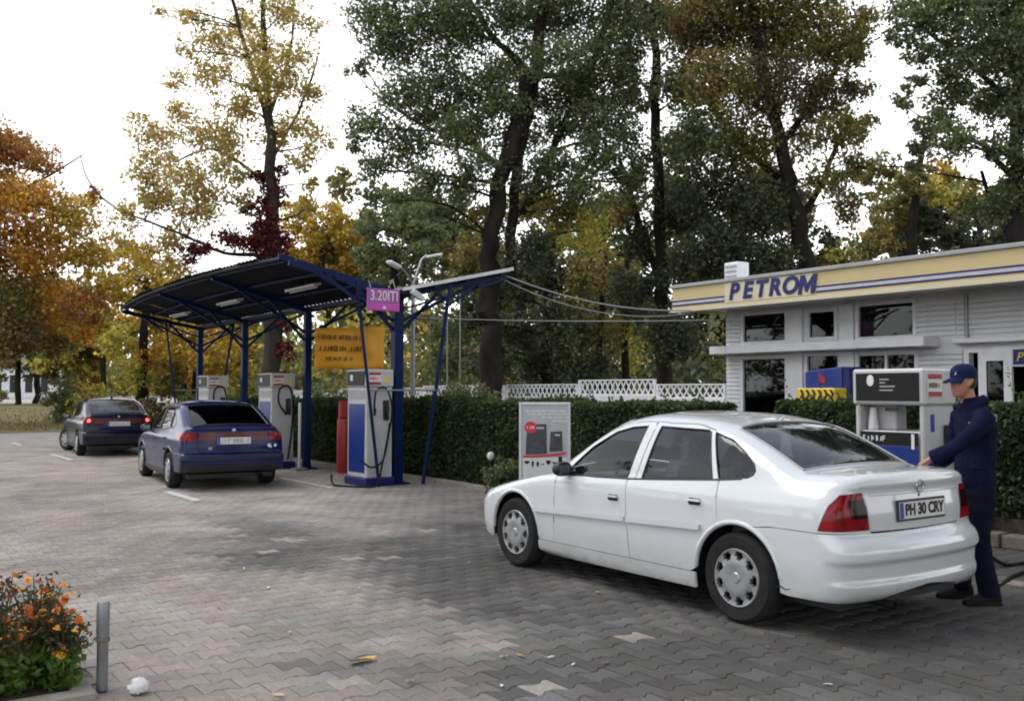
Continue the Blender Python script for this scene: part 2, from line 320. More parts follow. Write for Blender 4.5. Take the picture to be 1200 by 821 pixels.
fc = fc.build('forecourt', [M['joint'], M['paver_far']]); tag(fc, 'grey brown forecourt of worn interlocking concrete pavers', 'pavement', kind='structure')

LP, WP = .205, .170           # double-T paver: length along x, pitch along y
def paver_outline(gap=.0022):
    d, b = .019, WP / 2
    xs = [(-LP / 2, b + d), (-LP * .36, b + d), (-LP * .14, b - d), (LP * .14, b - d), (LP * .36, b + d), (LP / 2, b + d)]
    top = xs; botm = [(x, -y) for x, y in reversed(xs)]
    o = []
    for x, y in top + botm: o.append((x - math.copysign(gap, x) if abs(x) > LP * .49 else x, y - math.copysign(gap, y)))
    return np.array(o)
PO = paver_outline()
PI_ = PO * np.array([[(LP / 2 - .010) / (LP / 2), (WP / 2 - .008) / (WP / 2)]])
npo = len(PO)
pv = np.concatenate([np.c_[PO, np.full(npo, -.02)], np.c_[PO, np.full(npo, -.003)], np.c_[PI_, np.full(npo, 0.)]])
pf = [tuple(range(2 * npo, 3 * npo))[::-1]]
for k in (0, 1):
    for i in range(npo): j = (i + 1) % npo; pf.append((k * npo + j, k * npo + i, (k + 1) * npo + i, (k + 1) * npo + j))
_t = []                      # top face split into convex parts: left head, waist, right head
T0 = 2 * npo
_t = [(T0 + 0, T0 + 1, T0 + 10, T0 + 11), (T0 + 1, T0 + 2, T0 + 9, T0 + 10), (T0 + 2, T0 + 3, T0 + 8, T0 + 9), (T0 + 3, T0 + 4, T0 + 7, T0 + 8), (T0 + 4, T0 + 5, T0 + 6, T0 + 7)]
pf = [tuple(reversed(q)) for q in _t] + [tuple(reversed(q)) for q in pf[1:]]
pme = bpy.data.meshes.new('paver'); pme.from_pydata(pv.tolist(), [], pf)
bm = bmesh.new(); bm.from_mesh(pme); bmesh.ops.recalc_face_normals(bm, faces=bm.faces); 
if sum(f.normal.z for f in bm.faces if f.calc_center_median().z > -.001) < 0: bmesh.ops.reverse_faces(bm, faces=bm.faces)
bm.to_mesh(pme); bm.free(); pme.materials.append(M['paver_obj'])
J = np.arange(-6, int(31 / WP)); cells = []
for j in J:
    y = j * WP; k = np.arange(-180, 75); x = k * LP + (LP / 2 if j % 2 else 0); cells.append(np.c_[x, np.full(len(x), y)])
cells = np.concatenate(cells)
Xc = cells[:, 0] * math.cos(YAW) - cells[:, 1] * math.sin(YAW); Yc = cells[:, 0] * math.sin(YAW) + cells[:, 1] * math.cos(YAW)
vis = (Yc > 2.6) & (np.abs(Xc) < .62 * Yc + 1.6) & (cells[:, 0] < 8.6 + 2.0 * (cells[:, 1] < 8)) & (cells[:, 1] < 29.9)
vis &= ~((cells[:, 0] < 1.22) & (cells[:, 1] > 5.5) & (cells[:, 1] < 6.85) )
cells = cells[vis]; Xc = Xc[vis]; Yc = Yc[vis]
def vnoise(p, s, seed):
    r = np.random.default_rng(seed).random((64, 64)); q = p * s; i = np.floor(q).astype(int); f = q - i; f = f * f * (3 - 2 * f)
    gg = lambda a, b: r[(i[:, 0] + a) % 64, (i[:, 1] + b) % 64]
    return (gg(0, 0) * (1 - f[:, 0]) + gg(1, 0) * f[:, 0]) * (1 - f[:, 1]) + (gg(0, 1) * (1 - f[:, 0]) + gg(1, 1) * f[:, 0]) * f[:, 1]
rg = np.random.default_rng(11)
stain = .6 * vnoise(cells, .45, 3) + .4 * vnoise(cells, 1.3, 4)
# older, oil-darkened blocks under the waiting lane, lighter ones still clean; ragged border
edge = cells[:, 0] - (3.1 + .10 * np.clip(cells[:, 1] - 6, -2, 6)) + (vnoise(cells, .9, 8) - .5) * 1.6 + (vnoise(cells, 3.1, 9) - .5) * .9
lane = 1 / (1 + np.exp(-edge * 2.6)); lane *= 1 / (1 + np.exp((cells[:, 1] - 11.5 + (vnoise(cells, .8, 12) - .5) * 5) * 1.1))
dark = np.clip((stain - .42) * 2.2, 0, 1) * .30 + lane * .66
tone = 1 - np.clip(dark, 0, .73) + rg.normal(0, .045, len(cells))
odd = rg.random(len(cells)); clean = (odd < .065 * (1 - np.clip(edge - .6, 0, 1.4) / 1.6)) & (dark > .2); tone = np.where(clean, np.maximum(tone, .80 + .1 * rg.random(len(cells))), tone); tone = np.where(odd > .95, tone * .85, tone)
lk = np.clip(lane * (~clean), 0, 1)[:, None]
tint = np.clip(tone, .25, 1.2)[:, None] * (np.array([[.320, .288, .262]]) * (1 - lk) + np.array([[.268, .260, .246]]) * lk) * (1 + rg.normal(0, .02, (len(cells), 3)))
tilt = rg.normal(0, .006, (len(cells), 2)); lift_ = rg.normal(0, .0012, len(cells))
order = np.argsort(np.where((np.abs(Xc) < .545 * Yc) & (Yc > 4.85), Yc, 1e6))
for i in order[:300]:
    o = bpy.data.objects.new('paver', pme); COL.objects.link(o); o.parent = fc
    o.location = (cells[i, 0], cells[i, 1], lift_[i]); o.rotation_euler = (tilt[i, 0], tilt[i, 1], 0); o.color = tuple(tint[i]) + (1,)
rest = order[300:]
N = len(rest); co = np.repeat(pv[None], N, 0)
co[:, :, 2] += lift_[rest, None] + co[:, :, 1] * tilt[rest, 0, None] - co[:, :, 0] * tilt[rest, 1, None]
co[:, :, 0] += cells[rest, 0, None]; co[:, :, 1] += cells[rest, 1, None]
base_f = [tuple(p.vertices) for p in pme.polygons]
fl = np.array(base_f); me = bpy.data.meshes.new('paver_field')
fa = (fl[None] + (np.arange(N) * len(pv))[:, None, None]).reshape(-1, 4)
def fast_mesh(name, co, quads, tint=None):
    me = bpy.data.meshes.new(name); nv = len(co); nf = len(quads); k = quads.shape[1]
    me.vertices.add(nv); me.vertices.foreach_set('co', np.ascontiguousarray(co, dtype=np.float32).ravel())
    me.loops.add(nf * k); me.loops.foreach_set('vertex_index', quads.astype(np.int32).ravel())
    me.polygons.add(nf); me.polygons.foreach_set('loop_start', np.arange(0, nf * k, k, dtype=np.int32))
    me.update(calc_edges=True)
    if tint is not None:
        a = me.attributes.new('tint', 'FLOAT_COLOR', 'POINT'); a.data.foreach_set('color', np.c_[tint, np.ones(nv)].astype(np.float32).ravel())
    return me
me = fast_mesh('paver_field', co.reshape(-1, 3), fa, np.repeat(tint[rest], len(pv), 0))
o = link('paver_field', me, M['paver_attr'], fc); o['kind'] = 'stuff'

# painted dashes along the pump lane
def paint(name, x0, x1, y0, y1, label):
    mb = MB(); n = 14; L, R_ = [], []
    for i in range(n + 1):
        y = y0 + (y1 - y0) * i / n; L.append((x0 + RNG.normal(0, .008), y, .0085)); R_.append((x1 + RNG.normal(0, .008), y, .0085))
    mb.add(L + R_, [(i, n + 1 + i, n + 2 + i, i + 1) for i in range(n)])
    return tag(mb.build(name, M['line_paint']), label, 'road marking', 'worn white lane dashes')
paint('lane_dash', 4.28, 4.42, 14.1, 15.72, 'worn white painted dash on the pavers behind the nearer blue car')['kind'] = 'structure'
paint('lane_dash', 4.44, 4.57, 24.0, 26.5, 'worn white painted dash beside the farther dark blue car')['kind'] = 'structure'
paint('lane_dash', 4.45, 4.58, 31.4, 33.0, 'farthest worn white painted dash near the lawn edge')['kind'] = 'structure'
paint('island_line', 6.66, 6.76, 14.73, 16.88, 'thin white painted line along the pump island')['kind'] = 'structure'

# lawn, far road
M['lawn_soil'] = pmat('lawn_soil', (.12, .105, .035), .95, amt=.5, scale=.5, bump=.4, bscale=8, dirt=.7, dcol=(.20, .125, .045), dscale=.7)
lw = MB().add([(-80, 40.6, .04), (11.8, 40.6, .04), (40, 110, .25), (-60, 110, .25)], [(0, 1, 2, 3)]).build('lawn', M['lawn_soil']); tag(lw, 'patchy green and yellow lawn beyond the forecourt', 'lawn', kind='structure')
MB().box(-40, 12, 40.48, 40.6, -.1, .06).build('lawn_kerb', M['concrete'])['kind'] = 'structure'
bpy.data.objects['lawn_kerb']['label'] = 'low concrete kerb along the lawn edge'; bpy.data.objects['lawn_kerb']['category'] = 'kerb'
rd = MB().add([(-80, 110, .26), (90, 110, .26), (90, 150, .40), (-80, 150, .40)], [(0, 1, 2, 3)]).build('road', pmat('road', (.32, .30, .28), .9, amt=.1)); tag(rd, 'pale road beyond the lawn', 'road', kind='structure')
# grass blades on the lawn
def leaf_cards(P, size, tint, rng, up=0.0, wid=.55, fold=.12):
    n = len(P); a = rng.normal(size=(n, 3)); a[:, 2] = a[:, 2] * (1 - up) + up * 2.0; a /= np.linalg.norm(a, axis=1)[:, None]
    b = rng.normal(size=(n, 3)); b -= a * (a * b).sum(1)[:, None]; b /= np.linalg.norm(b, axis=1)[:, None]; c = np.cross(a, b)
    s = size[:, None] if np.ndim(size) else size
    V = np.stack([P - a * s * .5, P + b * s * wid * .5 + c * s * fold, P + a * s * .5, P - b * s * wid * .5 + c * s * fold], 1)
    return V.reshape(-1, 3), np.arange(n * 4).reshape(-1, 4), np.repeat(tint, 4, 0)
rg = np.random.default_rng(5); n = 16000
y = 40.7 + 45 * rg.random(n) ** 1.6; x = -3 + rg.random(n) * (y * .36 + 3 + 1); P = np.c_[x, y, .06 + (y - 40) * .003 + rg.random(n) * .05]
gc = np.where(rg.random(n)[:, None] < .5, np.array([[.10, .13, .03]]), np.array([[.30, .21, .06]])) * rg.uniform(.6, 1.3, (n, 1))
v, f, t = leaf_cards(P, rg.uniform(.10, .22, n), gc, rg, up=.7, wid=.18)
tag(link('grass', fast_mesh('grass', v, f, t), M['grass']), 'short green and yellowed grass with fallen leaves', 'grass', kind='stuff')

# ------------------------------------------------------------------ station building
B = thing('station_kiosk', 'white single storey station kiosk with cream fascia and blue stripes', 'building', (14, 7, 0))
V0 = 14.0
def wall_boxes(mb, u0, u1, z0, z1, holes, x0, x1):
    # wall slab with rectangular openings, cut into boxes
    us = sorted({u0, u1, *[h[i] for h in holes for i in (0, 1)]}); us = [u for u in us if u0 <= u <= u1]
    for a, b in zip(us, us[1:]):
        c = (a + b) / 2; hs = sorted([(h[2], h[3]) for h in holes if h[0] < c < h[1]]); z = z0
        for h0, h1 in hs:
            if h0 > z + .001: mb.box(x0, x1, a, b, z, h0)
            z = h1
        if z < z1 - .001: mb.box(x0, x1, a, b, z, z1)
HOLES = [(11.39, 12.42, 2.47, 3.02), (10.34, 10.92, 2.49, 2.98), (8.87, 9.92, 2.45, 3.02),       # upper windows
         (11.40, 12.44, .75, 2.20), (10.28, 10.97, .12, 2.22), (8.85, 9.93, .85, 2.20), (7.02, 8.05, .12, 2.22), (5.2, 6.6, .9, 2.2)]
mb = MB(); wall_boxes(mb, 2.0, 12.82, 0, 3.12, HOLES, V0, V0 + .22)
wl = mb.build('front_wall', M['white_wall'], B, world=True)
mb = MB(); mb.box(V0 + .22, V0 + 5, 12.60, 12.82, 0, 3.12); mb.box(V0 + 4.8, V0 + 5, 2, 12.6, 0, 3.12); mb.box(V0 + .22, V0 + 4.8, 2, 2.2, 0, 3.12)
mb.build('rear_wall', M['white_wall'], B, world=True)
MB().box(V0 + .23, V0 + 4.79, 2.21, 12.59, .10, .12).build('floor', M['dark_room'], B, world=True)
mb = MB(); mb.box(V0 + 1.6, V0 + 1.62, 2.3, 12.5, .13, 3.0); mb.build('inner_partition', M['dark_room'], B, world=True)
MB().box(12.98, V0 + 5.2, 1.8, 13.12, 3.12, 3.55).build('roof', M['white_wall'], B, world=True)
MB().box(12.90, 12.975, 1.8, 13.16, 3.08, 3.50).build('fascia', M['cream'], B, world=True)
MB().box(12.86, 13.4, 1.8, 13.2, 3.50, 3.565).build('fascia_capping', M['pump_grey'], B, world=True, bevel=.01)
MB().box(12.875, 12.98, 1.8, 13.18, 3.05, 3.115).build('fascia_bottom_trim', M['cream_light'], B, world=True)
MB().box(12.975, V0 + 5.2, 13.121, 13.16, 3.08, 3.50).build('fascia_end', M['cream'], B, world=True)
for a, b in ((1.9, 9.90), (11.86, 13.15)): MB().box(12.894, 12.8985, a, b, 3.191, 3.239).build('stripe', M['lavender'], B, world=True)
for z0, z1 in ((3.160, 3.19), (3.24, 3.27)):
    for a, b in ((1.9, 9.90), (11.86, 13.15)):
        MB().box(12.893, 12.899, a, b, z0, z1).build('stripe', M['sign_blue'], B, world=True)
letters = 'PETROM'; us = [11.64, 11.33, 11.035, 10.74, 10.42, 10.06]
pan = MB().box(12.890, 12.899, 9.93, 11.84, 3.14, 3.49).build('sign_panel', M['cream_light'], B, world=True)
for ch, u in zip(letters, us):
    if ch == 'M':
        h2, w2, t2 = .155, .162, .076; sh = lambda x, y: (x + .20 * y, y)
        q = [(-w2, -h2), (-w2, h2), (-w2 + t2 * 1.05, h2), (0, .005), (w2 - t2 * 1.05, h2), (w2, h2), (w2, -h2), (w2 - t2, -h2), (w2 - t2, .02), (.015, -h2 + .03), (-.015, -h2 + .03), (-w2 + t2, .02), (-w2 + t2, -h2)]
        me = MB().prism([sh(*p) for p in q], -.005, .005).mesh('letter'); me.transform(face_neg_x(12.882, u, 3.315)); link('letter', me, M['sign_blue'], B, world=True); continue
    me = text_mesh(ch, .285, depth=.010, shear=.20, bold=.015, sx=1.04); me.transform(face_neg_x(12.882, u, 3.315)); link('letter', me, M['sign_blue'], B, world=True)
# slab canopy over the lower windows, pilasters and frames
MB().box(13.55, V0 - .003, 8.45, 12.86, 2.27, 2.42).build('window_hood', M['white_frame'], B, world=True, bevel=.012)
MB().box(13.80, V0 - .003, 2.2, 8.16, 2.30, 2.37).build('door_hood', M['white_frame'], B, world=True, bevel=.01)
for u0, u1 in ((11.02, 11.34), (9.97, 10.24)):
    MB().box(V0 - .06, V0 - .003, u0, u1, 0, 2.268).build('pilaster', M['white_frame'], B, world=True)
    MB().box(V0 - .06, V0 - .003, u0, u1, 2.422, 3.048).build('pilaster', M['white_frame'], B, world=True)
def window(u0, u1, z0, z1, bars=(), trans=None, name='window'):
    fr = MB(); w = .06; x0, x1 = V0 - .025, V0 + .06
    fr.box(x0, x1, u0 - .035, u0 + w - .03, z0 - .035, z1 + .035); fr.box(x0, x1, u1 - w + .03, u1 + .035, z0 - .035, z1 + .035)
    fr.box(x0 + .002, x1, u0 + w - .03, u1 - w + .03, z0 - .035, z0 + .03); fr.box(x0 + .002, x1, u0 + w - .03, u1 - w + .03, z1 - .03, z1 + .035)
    for b in bars: fr.box(x0 + .004, x1 - .01, b - .022, b + .022, z0 + .03, z1 - .03)
    if trans: fr.box(x0 + .006, x1 - .012, u0 + .03, u1 - .03, trans - .025, trans + .025)
    w_ = fr.build(name, M['white_frame'], B, world=True)
    gl = MB().box(V0 + .02, V0 + .026, u0 + .02, u1 - .02, z0 + .02, z1 - .02).build('pane', M['window_glass']); gl.parent = w_; gl.location = -wloc(w_)
    return w_
for h in HOLES[:3]: window(*h)
window(*HOLES[3]); window(*HOLES[5], bars=(9.39,), trans=1.92); window(*HOLES[7])
dw = window(*HOLES[4], name='door')
# entrance with open white door
fr = MB(); fr.box(V0 - .03, V0 + .10, 7.98, 8.06, .1, 2.24); fr.box(V0 - .03, V0 + .10, 7.0, 7.08, .1, 2.24); fr.box(V0 - .028, V0 + .10, 7.08, 7.98, 2.16, 2.24); fr.build('door_frame', M['white_frame'], B, world=True)
dl = MB(); u0, u1 = 7.30, 7.80
dl.box(V0 - .10, V0 - .05, u0, u0 + .12, .12, 2.16); dl.box(V0 - .10, V0 - .05, u1 - .12, u1, .12, 2.16); dl.box(V0 - .098, V0 - .052, u0 + .12, u1 - .12, 2.03, 2.16); dl.box(V0 - .098, V0 - .052, u0 + .12, u1 - .12, .12, .5)
dl = dl.build('door', M['white_frame'], B, world=True)
gp = MB().box(V0 - .08, V0 - .07, u0 + .12, u1 - .12, .5, 2.03).build('pane', M['window_glass']); gp.parent = dl; gp.location = -wloc(dl)
hd = MB().box(V0 - .15, V0 - .10, 7.71, 7.74, 1.0, 1.14).build('handle', M['black']); hd.parent = dl; hd.location = -wloc(dl)
MB().box(V0 - .13, V0 - .09, 6.86, 7.29, 1.94, 2.21).build('door_sign', M['white_metal'], B, world=True)
ds = MB().box(V0 - .137, V0 - .131, 6.90, 7.26, 1.965, 2.185).build('door_sign_face', M['sign_blue'], B, world=True)
put_text('sign_mark', 'P', .13, M['yellow'], B, face_neg_x(V0 - .14, 7.17, 2.07), world=True, depth=.004, shear=.25)
MB().tube([(V0 - .04, 8.0, 3.04), (V0 - .04, 8.0, 2.40)], .03, 8).build('downpipe', M['grey_metal'], B, world=True, smooth=True)
# horizontal weatherboards on the wall, each a piece
def board(L):
    return MB().box(-.016, .016, -L / 2 + .002, L / 2 - .002, -.033, .033).mesh('board', bevel=.007)
bmesh_cache = {}
zones = [(12.46, 12.82, .1, 2.26), (12.46, 12.82, 2.43, 3.04), (8.08, 8.82, .1, 2.25), (8.18, 8.86, 2.43, 3.04), (5.0, 8.18, 2.43, 3.04), (6.62, 6.98, .1, 2.28), (9.98 + .27, 10.27, .1, 2.2)]
for (a, b, z0, z1) in zones[:6]:
    k = 0; z = z0 + .04
    while z + .034 <= z1:
        L = b - a; u = a
        while u < b - .01:
            s0, s1 = max(u, a), min(u + L, b); l = round(s1 - s0, 2)
            if l > .03:
                if l not in bmesh_cache: me = board(l); me.materials.append(M['white_plank']); bmesh_cache[l] = me
                o = bpy.data.objects.new('weatherboard', bmesh_cache[l]); COL.objects.link(o); o.parent = B; o.location = Vector((V0 - .016, (s0 + s1) / 2, z)) - B.location
            u += L
        z += .0785; k += 1
# goods on the sill behind the lower window
for (u, z, w, hh, mt, lab) in ((11.62, .95, .24, .62, 'teal', 'teal carton standing behind the lower left kiosk window'), (12.15, .95, .14, .5, 'paper', 'white carton standing behind the lower left kiosk window')):
    M.setdefault('teal', pmat('teal', (.10, .24, .28), .5)); t_ = thing('carton', lab, 'box', (14.45, u, .13)); MB().box(-.12, .12, -w, w, 0, z + hh - .13 - .1).build('carton_body', M[mt], t_, bevel=.01); MB().box(-.121, -.1205, -w * .8, w * .8, z, z + .12).build('carton_print', M['white_frame'], t_)
# box on the roof, blue stand and yellow chevron stand by the doors
r_ = thing('roof_box', 'small white box standing on the kiosk roof', 'vent', (13.55, 12.17, 3.60))
MB().box(13.42, 13.72, 12.0, 12.34, 3.566, 3.94).build('housing', M['white_frame'], r_, world=True, bevel=.015)
for k in range(3): MB().box(13.405, 13.418, 12.04, 12.30, 3.66 + k * .09, 3.70 + k * .09).build('louvre', M['pump_grey'], r_, world=True)
st = thing('display_cabinet', 'blue display cabinet with slanted side beside the kiosk door', 'cabinet', (13.2, 9.7, 0))
mb = MB(); mb.add([(12.9, 9.45, .12), (12.9, 10.15, .12), (13.5, 10.15, .12), (13.5, 9.45, .12), (12.9, 9.45, 1.97), (12.9, 10.15, 1.90), (13.5, 10.15, 1.90), (13.5, 9.45, 1.97)], [(0, 3, 2, 1), (4, 5, 6, 7), (0, 1, 5, 4), (2, 3, 7, 6), (0, 4, 7, 3), (1, 2, 6, 5)]); mb.build('cabinet_body', M['pump_blue'], st, world=True, bevel=.02)
mb = MB(); mb.add([(12.88, 9.20, 0), (12.88, 9.40, 0), (13.45, 9.40, 0), (13.45, 9.2, 0), (12.88, 9.30, 1.92), (12.88, 9.40, 1.92), (13.45, 9.4, 1.92), (13.45, 9.30, 1.92)], [(0, 3, 2, 1), (4, 5, 6, 7), (0, 1, 5, 4), (2, 3, 7, 6), (0, 4, 7, 3), (1, 2, 6, 5)]); mb.build('side_panel', M['sign_blue'], st, world=True)
mb = MB(); mb.box(12.95, 13.45, 9.5, 10.1, 0, .118); mb.build('plinth', M['black'], st, world=True)
mb = MB(); mb.add([(12.888, 9.86, 1.74), (12.888, 9.74, 1.70), (12.888, 9.74, 1.80), (12.888, 9.86, 1.88)], [(0, 1, 2, 3)]); mb.build('logo_mark', M['red'], st, world=True)
for z, w in ((1.62, .34), (1.55, .38)):
    mb = MB(); u = 9.8 + w / 2
    while u > 9.8 - w / 2: l = random.uniform(.02, .035); mb.box(12.886, 12.892, u - l, u, z - .018, z + .018); u -= l + .012
    mb.build('small_print', M['paper'], st, world=True)
yb = thing('chevron_stand', 'low yellow stand with black chevrons before the blue cabinet', 'stand', (12.5, 9.35, 0))
MB().box(12.35, 12.65, 9.17, 9.87, 0, 1.63).build('panel', M['yellow'], yb, world=True, bevel=.015)
for k in range(6):
    u = 9.81 - k * .11; mb = MB()
    mb.add([(12.343, u, 1.61), (12.343, u - .045, 1.61), (12.343, u - .085, 1.54), (12.343, u - .04, 1.54), (12.343, u - .045, 1.47), (12.343, u, 1.47)], [(0, 1, 2, 3), (3, 2, 4, 5)]); mb.build('chevron', M['black'], yb, world=True)

# ------------------------------------------------------------------ white wall with lattice panels behind the hedge
V1 = 15.5
lat_cache = {}
segs = [(14.3, 16.4, 1.42, 1.74), (16.45, 19.25, 1.48, 1.86), (19.3, 22.5, 1.40, 1.76), (22.6, 24.1, 1.34, 1.74), (24.2, 27.2, 1.36, 1.74), (27.3, 30.3, 1.30, 1.68), (30.4, 33.4, 1.28, 1.66), (33.5, 36.5, 1.26, 1.62), (36.6, 39.6, 1.24, 1.60)]
places = ['from the kiosk corner', 'in the tallest stretch above the hedge', 'left of the tallest stretch', 'behind the small shrub by the canopy strut', 'behind the canopy strut', 'behind the orange banner', 'behind the second canopy post', 'behind the third canopy post', 'at the far end']
for (a, b, zb, zt), pl in zip(segs, places):
    t_ = thing('garden_wall', f'white garden wall section with lattice panel {pl}', 'wall', (V1, (a + b) / 2, 0), group='white wall sections with lattice')
    MB().box(V1, V1 + .15, a, b, -.1, zb).build('wall', M['white_wall'], t_, world=True)
    fr = MB(); fr.box(V1 + .04, V1 + .10, a, b, zb + .002, zb + .035); fr.box(V1 + .04, V1 + .10, a, b, zt - .03, zt); fr.box(V1 + .042, V1 + .098, a, a + .05, zb + .035, zt - .03); fr.box(V1 + .042, V1 + .098, b - .05, b, zb + .035, zt - .03); fr.build('lattice_frame', M['white_frame'], t_, world=True)
    h = zt - zb - .065; s = .19; k = 0; u = a + .05
    key = round(h, 3)
    if key not in lat_cache:
        lat_cache[key] = [MB().bar((dx, -s / 2, -h / 2), (dx, s / 2, h / 2), .014, .035).mesh('slat') for dx in (0, .012)]
        for q in lat_cache[key]: q.materials.append(M['white_frame'])
    n = int((b - a - .1) / s)
    for i in range(n):
        uc = a + .05 + (i + .5) * (b - a - .1) / n
        for sgn in (0, 1):
            o = bpy.data.objects.new('lattice_slat', lat_cache[key][sgn]); COL.objects.link(o); o.parent = t_; o.location = Vector((V1 + .07 - .02 * sgn, uc, (zb + zt) / 2)) - t_.location
            if sgn: o.scale = (1, -1, 1)

# ------------------------------------------------------------------ hedges
def hedge(name, label, x0, x1, y0, y1, z0, z1, nl, seed, ls=.055, cat='hedge'):
    h = thing(name, label, cat, ((x0 + x1) / 2, (y0 + y1) / 2, 0), group='clipped hedges')
    rg = np.random.default_rng(seed); mb = MB()
    nx, ny, nz = 5, int((y1 - y0) / .3) + 2, 6; gp = lambda i, j, k: None
    # twiggy heart: lumpy closed block a little smaller than the foliage
    mb.box(x0 + .14, x1 - .14, y0 + .14, y1 - .14, z0, z1 - .14)
    mb.build('twig_core', M['hedge_core'], h, world=True)
    n = nl; P = np.c_[rg.uniform(x0, x1, n), rg.uniform(y0, y1, n), rg.uniform(z0, z1, n)]
    side = rg.random(n); dpt = rg.exponential(.055, n)
    A = np.array([(x1 - x0) * (y1 - y0), 1.0 * (z1 - z0) * (y1 - y0), .25 * (z1 - z0) * (y1 - y0), (z1 - z0) * (x1 - x0), (z1 - z0) * (x1 - x0)]); A = np.cumsum(A / A.sum())
    wv = .07 * np.sin(P[:, 1] * 2.1 + 1) + .05 * np.sin(P[:, 1] * 5.3 + np.sin(P[:, 1] * 1.7) * 2) + .03 * np.sin(P[:, 2] * 6 + P[:, 1] * 3)
    kk = np.searchsorted(A, side)
    P[:, 2] = np.where(kk == 0, z1 + wv * .6 - dpt, P[:, 2]); P[:, 0] = np.where(kk == 1, x0 + wv + dpt + .10 * np.clip((P[:, 2] - z1 + .3) / .3, 0, 1) ** 2, P[:, 0]); P[:, 0] = np.where(kk == 2, x1 - dpt, P[:, 0])
    P[:, 1] = np.where(kk == 3, y0 + dpt, P[:, 1]); P[:, 1] = np.where(kk == 4, y1 - dpt, P[:, 1])
    cols = np.array([[.030, .055, .016], [.045, .080, .022], [.065, .10, .030], [.022, .040, .014]])[rg.integers(0, 4, n)] * rg.uniform(.7, 1.3, (n, 1))
    fresh = (kk == 0) & (rg.random(n) < .5); cols[fresh] = np.array([.085, .125, .035]) * rg.uniform(.7, 1.2, (fresh.sum(), 1))
    low = P[:, 2] < z0 + .35; drop = low & (rg.random(n) < .45); cols[drop & (rg.random(n) < .5)] = (.09, .06, .03); keep = ~(drop & (rg.random(n) < .6))
    # stray shoots that escaped the shears
    ns = int((y1 - y0) * 14); sy = rg.uniform(y0 + .1, y1 - .1, ns); sxx = rg.uniform(x0 + .02, x1 - .1, ns); sh_ = rg.exponential(.055, ns) + .02; m8 = 9
    tt = np.linspace(0, 1, m8)[None]; SP = np.stack([sxx[:, None] + tt * rg.normal(0, .05, (ns, 1)), sy[:, None] + tt * rg.normal(0, .06, (ns, 1)), z1 - .03 + tt * (sh_[:, None] + .03)], 2).reshape(-1, 3) + rg.normal(0, .012, (ns * m8, 3))
    P = np.r_[P[keep], SP]; cols = np.r_[cols[keep], np.array([[.075, .115, .035]]) * rg.uniform(.6, 1.3, (len(SP), 1))]
    v, f, t = leaf_cards(P, rg.uniform(.6, 1.4, len(P)) * ls, cols, rg, wid=.6)
    link('foliage', fast_mesh('foliage', v, f, t), M['leaf'], h, world=True)
    mb = MB()
    for k in range(int((y1 - y0) / .35)):
        y = y0 + .2 + k * .35 + rg.uniform(-.1, .1); x = x0 + .12 + rg.uniform(0, .1); mb.tube([(x, y, -.02), (x + rg.normal(0, .03), y + rg.normal(0, .05), z0 + .4)], [.014, .009], 5)
    mb.build('stem', M['bark'], h, world=True)['kind'] = 'stuff'
    return h
hedge('clipped_hedge', 'long clipped dark green hedge behind the canopy and poster board', 8.75, 9.75, 8.75, 17.5, .06, 1.42, 70000, 21, .06)
hedge('clipped_hedge', 'far clipped hedge running on behind the canopy posts', 8.85, 9.75, 17.6, 31, .06, 1.36, 30000, 22, .08)
hedge('clipped_hedge', 'clipped green hedge between the near pump and the kiosk', 9.95, 10.85, 2.6, 8.3, .30, 1.46, 60000, 23, .055)
bd = MB().box(8.62, 13.88, 8.5, 31, -.10, .05).build('planting_bed', M['soil']); tag(bd, 'bare soil planting bed under the hedge', 'soil', kind='structure')
bd = MB().box(9.9, 13.88, -2, 8.3, -.10, .29).build('raised_bed', M['soil']); tag(bd, 'raised soil bed behind the stone edging', 'soil', kind='structure')
# kerb stones along the bed
ks = MB().box(-.05, .05, -.49, .49, -.1, .085).mesh('kerbstone', bevel=.012); ks.materials.append(M['concrete'])
kr = thing('bed_kerb', 'low concrete kerb along the hedge bed', 'kerb', (8.56, 8.5, 0))
for k in range(22):
    o = bpy.data.objects.new('kerbstone', ks); COL.objects.link(o); o.parent = kr; o.location = (RNG.normal(0, .006), .5 + k * 1.0, RNG.normal(0, .005)); o.rotation_euler = (0, 0, RNG.normal(0, .006))
# stacked stone edging at the right
se = thing('stone_edging', 'low edging of stacked rough stone blocks below the right hedge', 'stone wall', (9.8, 5, 0))
for (x0, x1, y0, y1, z0, z1) in [(9.70, 9.98, 3.2, 4.25, 0, .15), (9.72, 9.98, 4.27, 5.25, 0, .14), (9.70, 9.98, 5.27, 6.3, 0, .15), (9.72, 9.99, 6.32, 7.4, 0, .15), (9.70, 9.98, 2.1, 3.18, 0, .15), (9.76, 10.0, 5.45, 6.0, .152, .40), (9.78, 10.0, 6.02, 6.6, .152, .36), (9.78, 10.0, 3.1, 3.9, .152, .33), (9.70, 9.98, 7.42, 8.3, 0, .15)]:
    mb = MB().box(x0, x1, y0, y1, z0, z1); o = mb.build('stone_block', M['stone'], se, world=True, bevel=.02, seg=2)
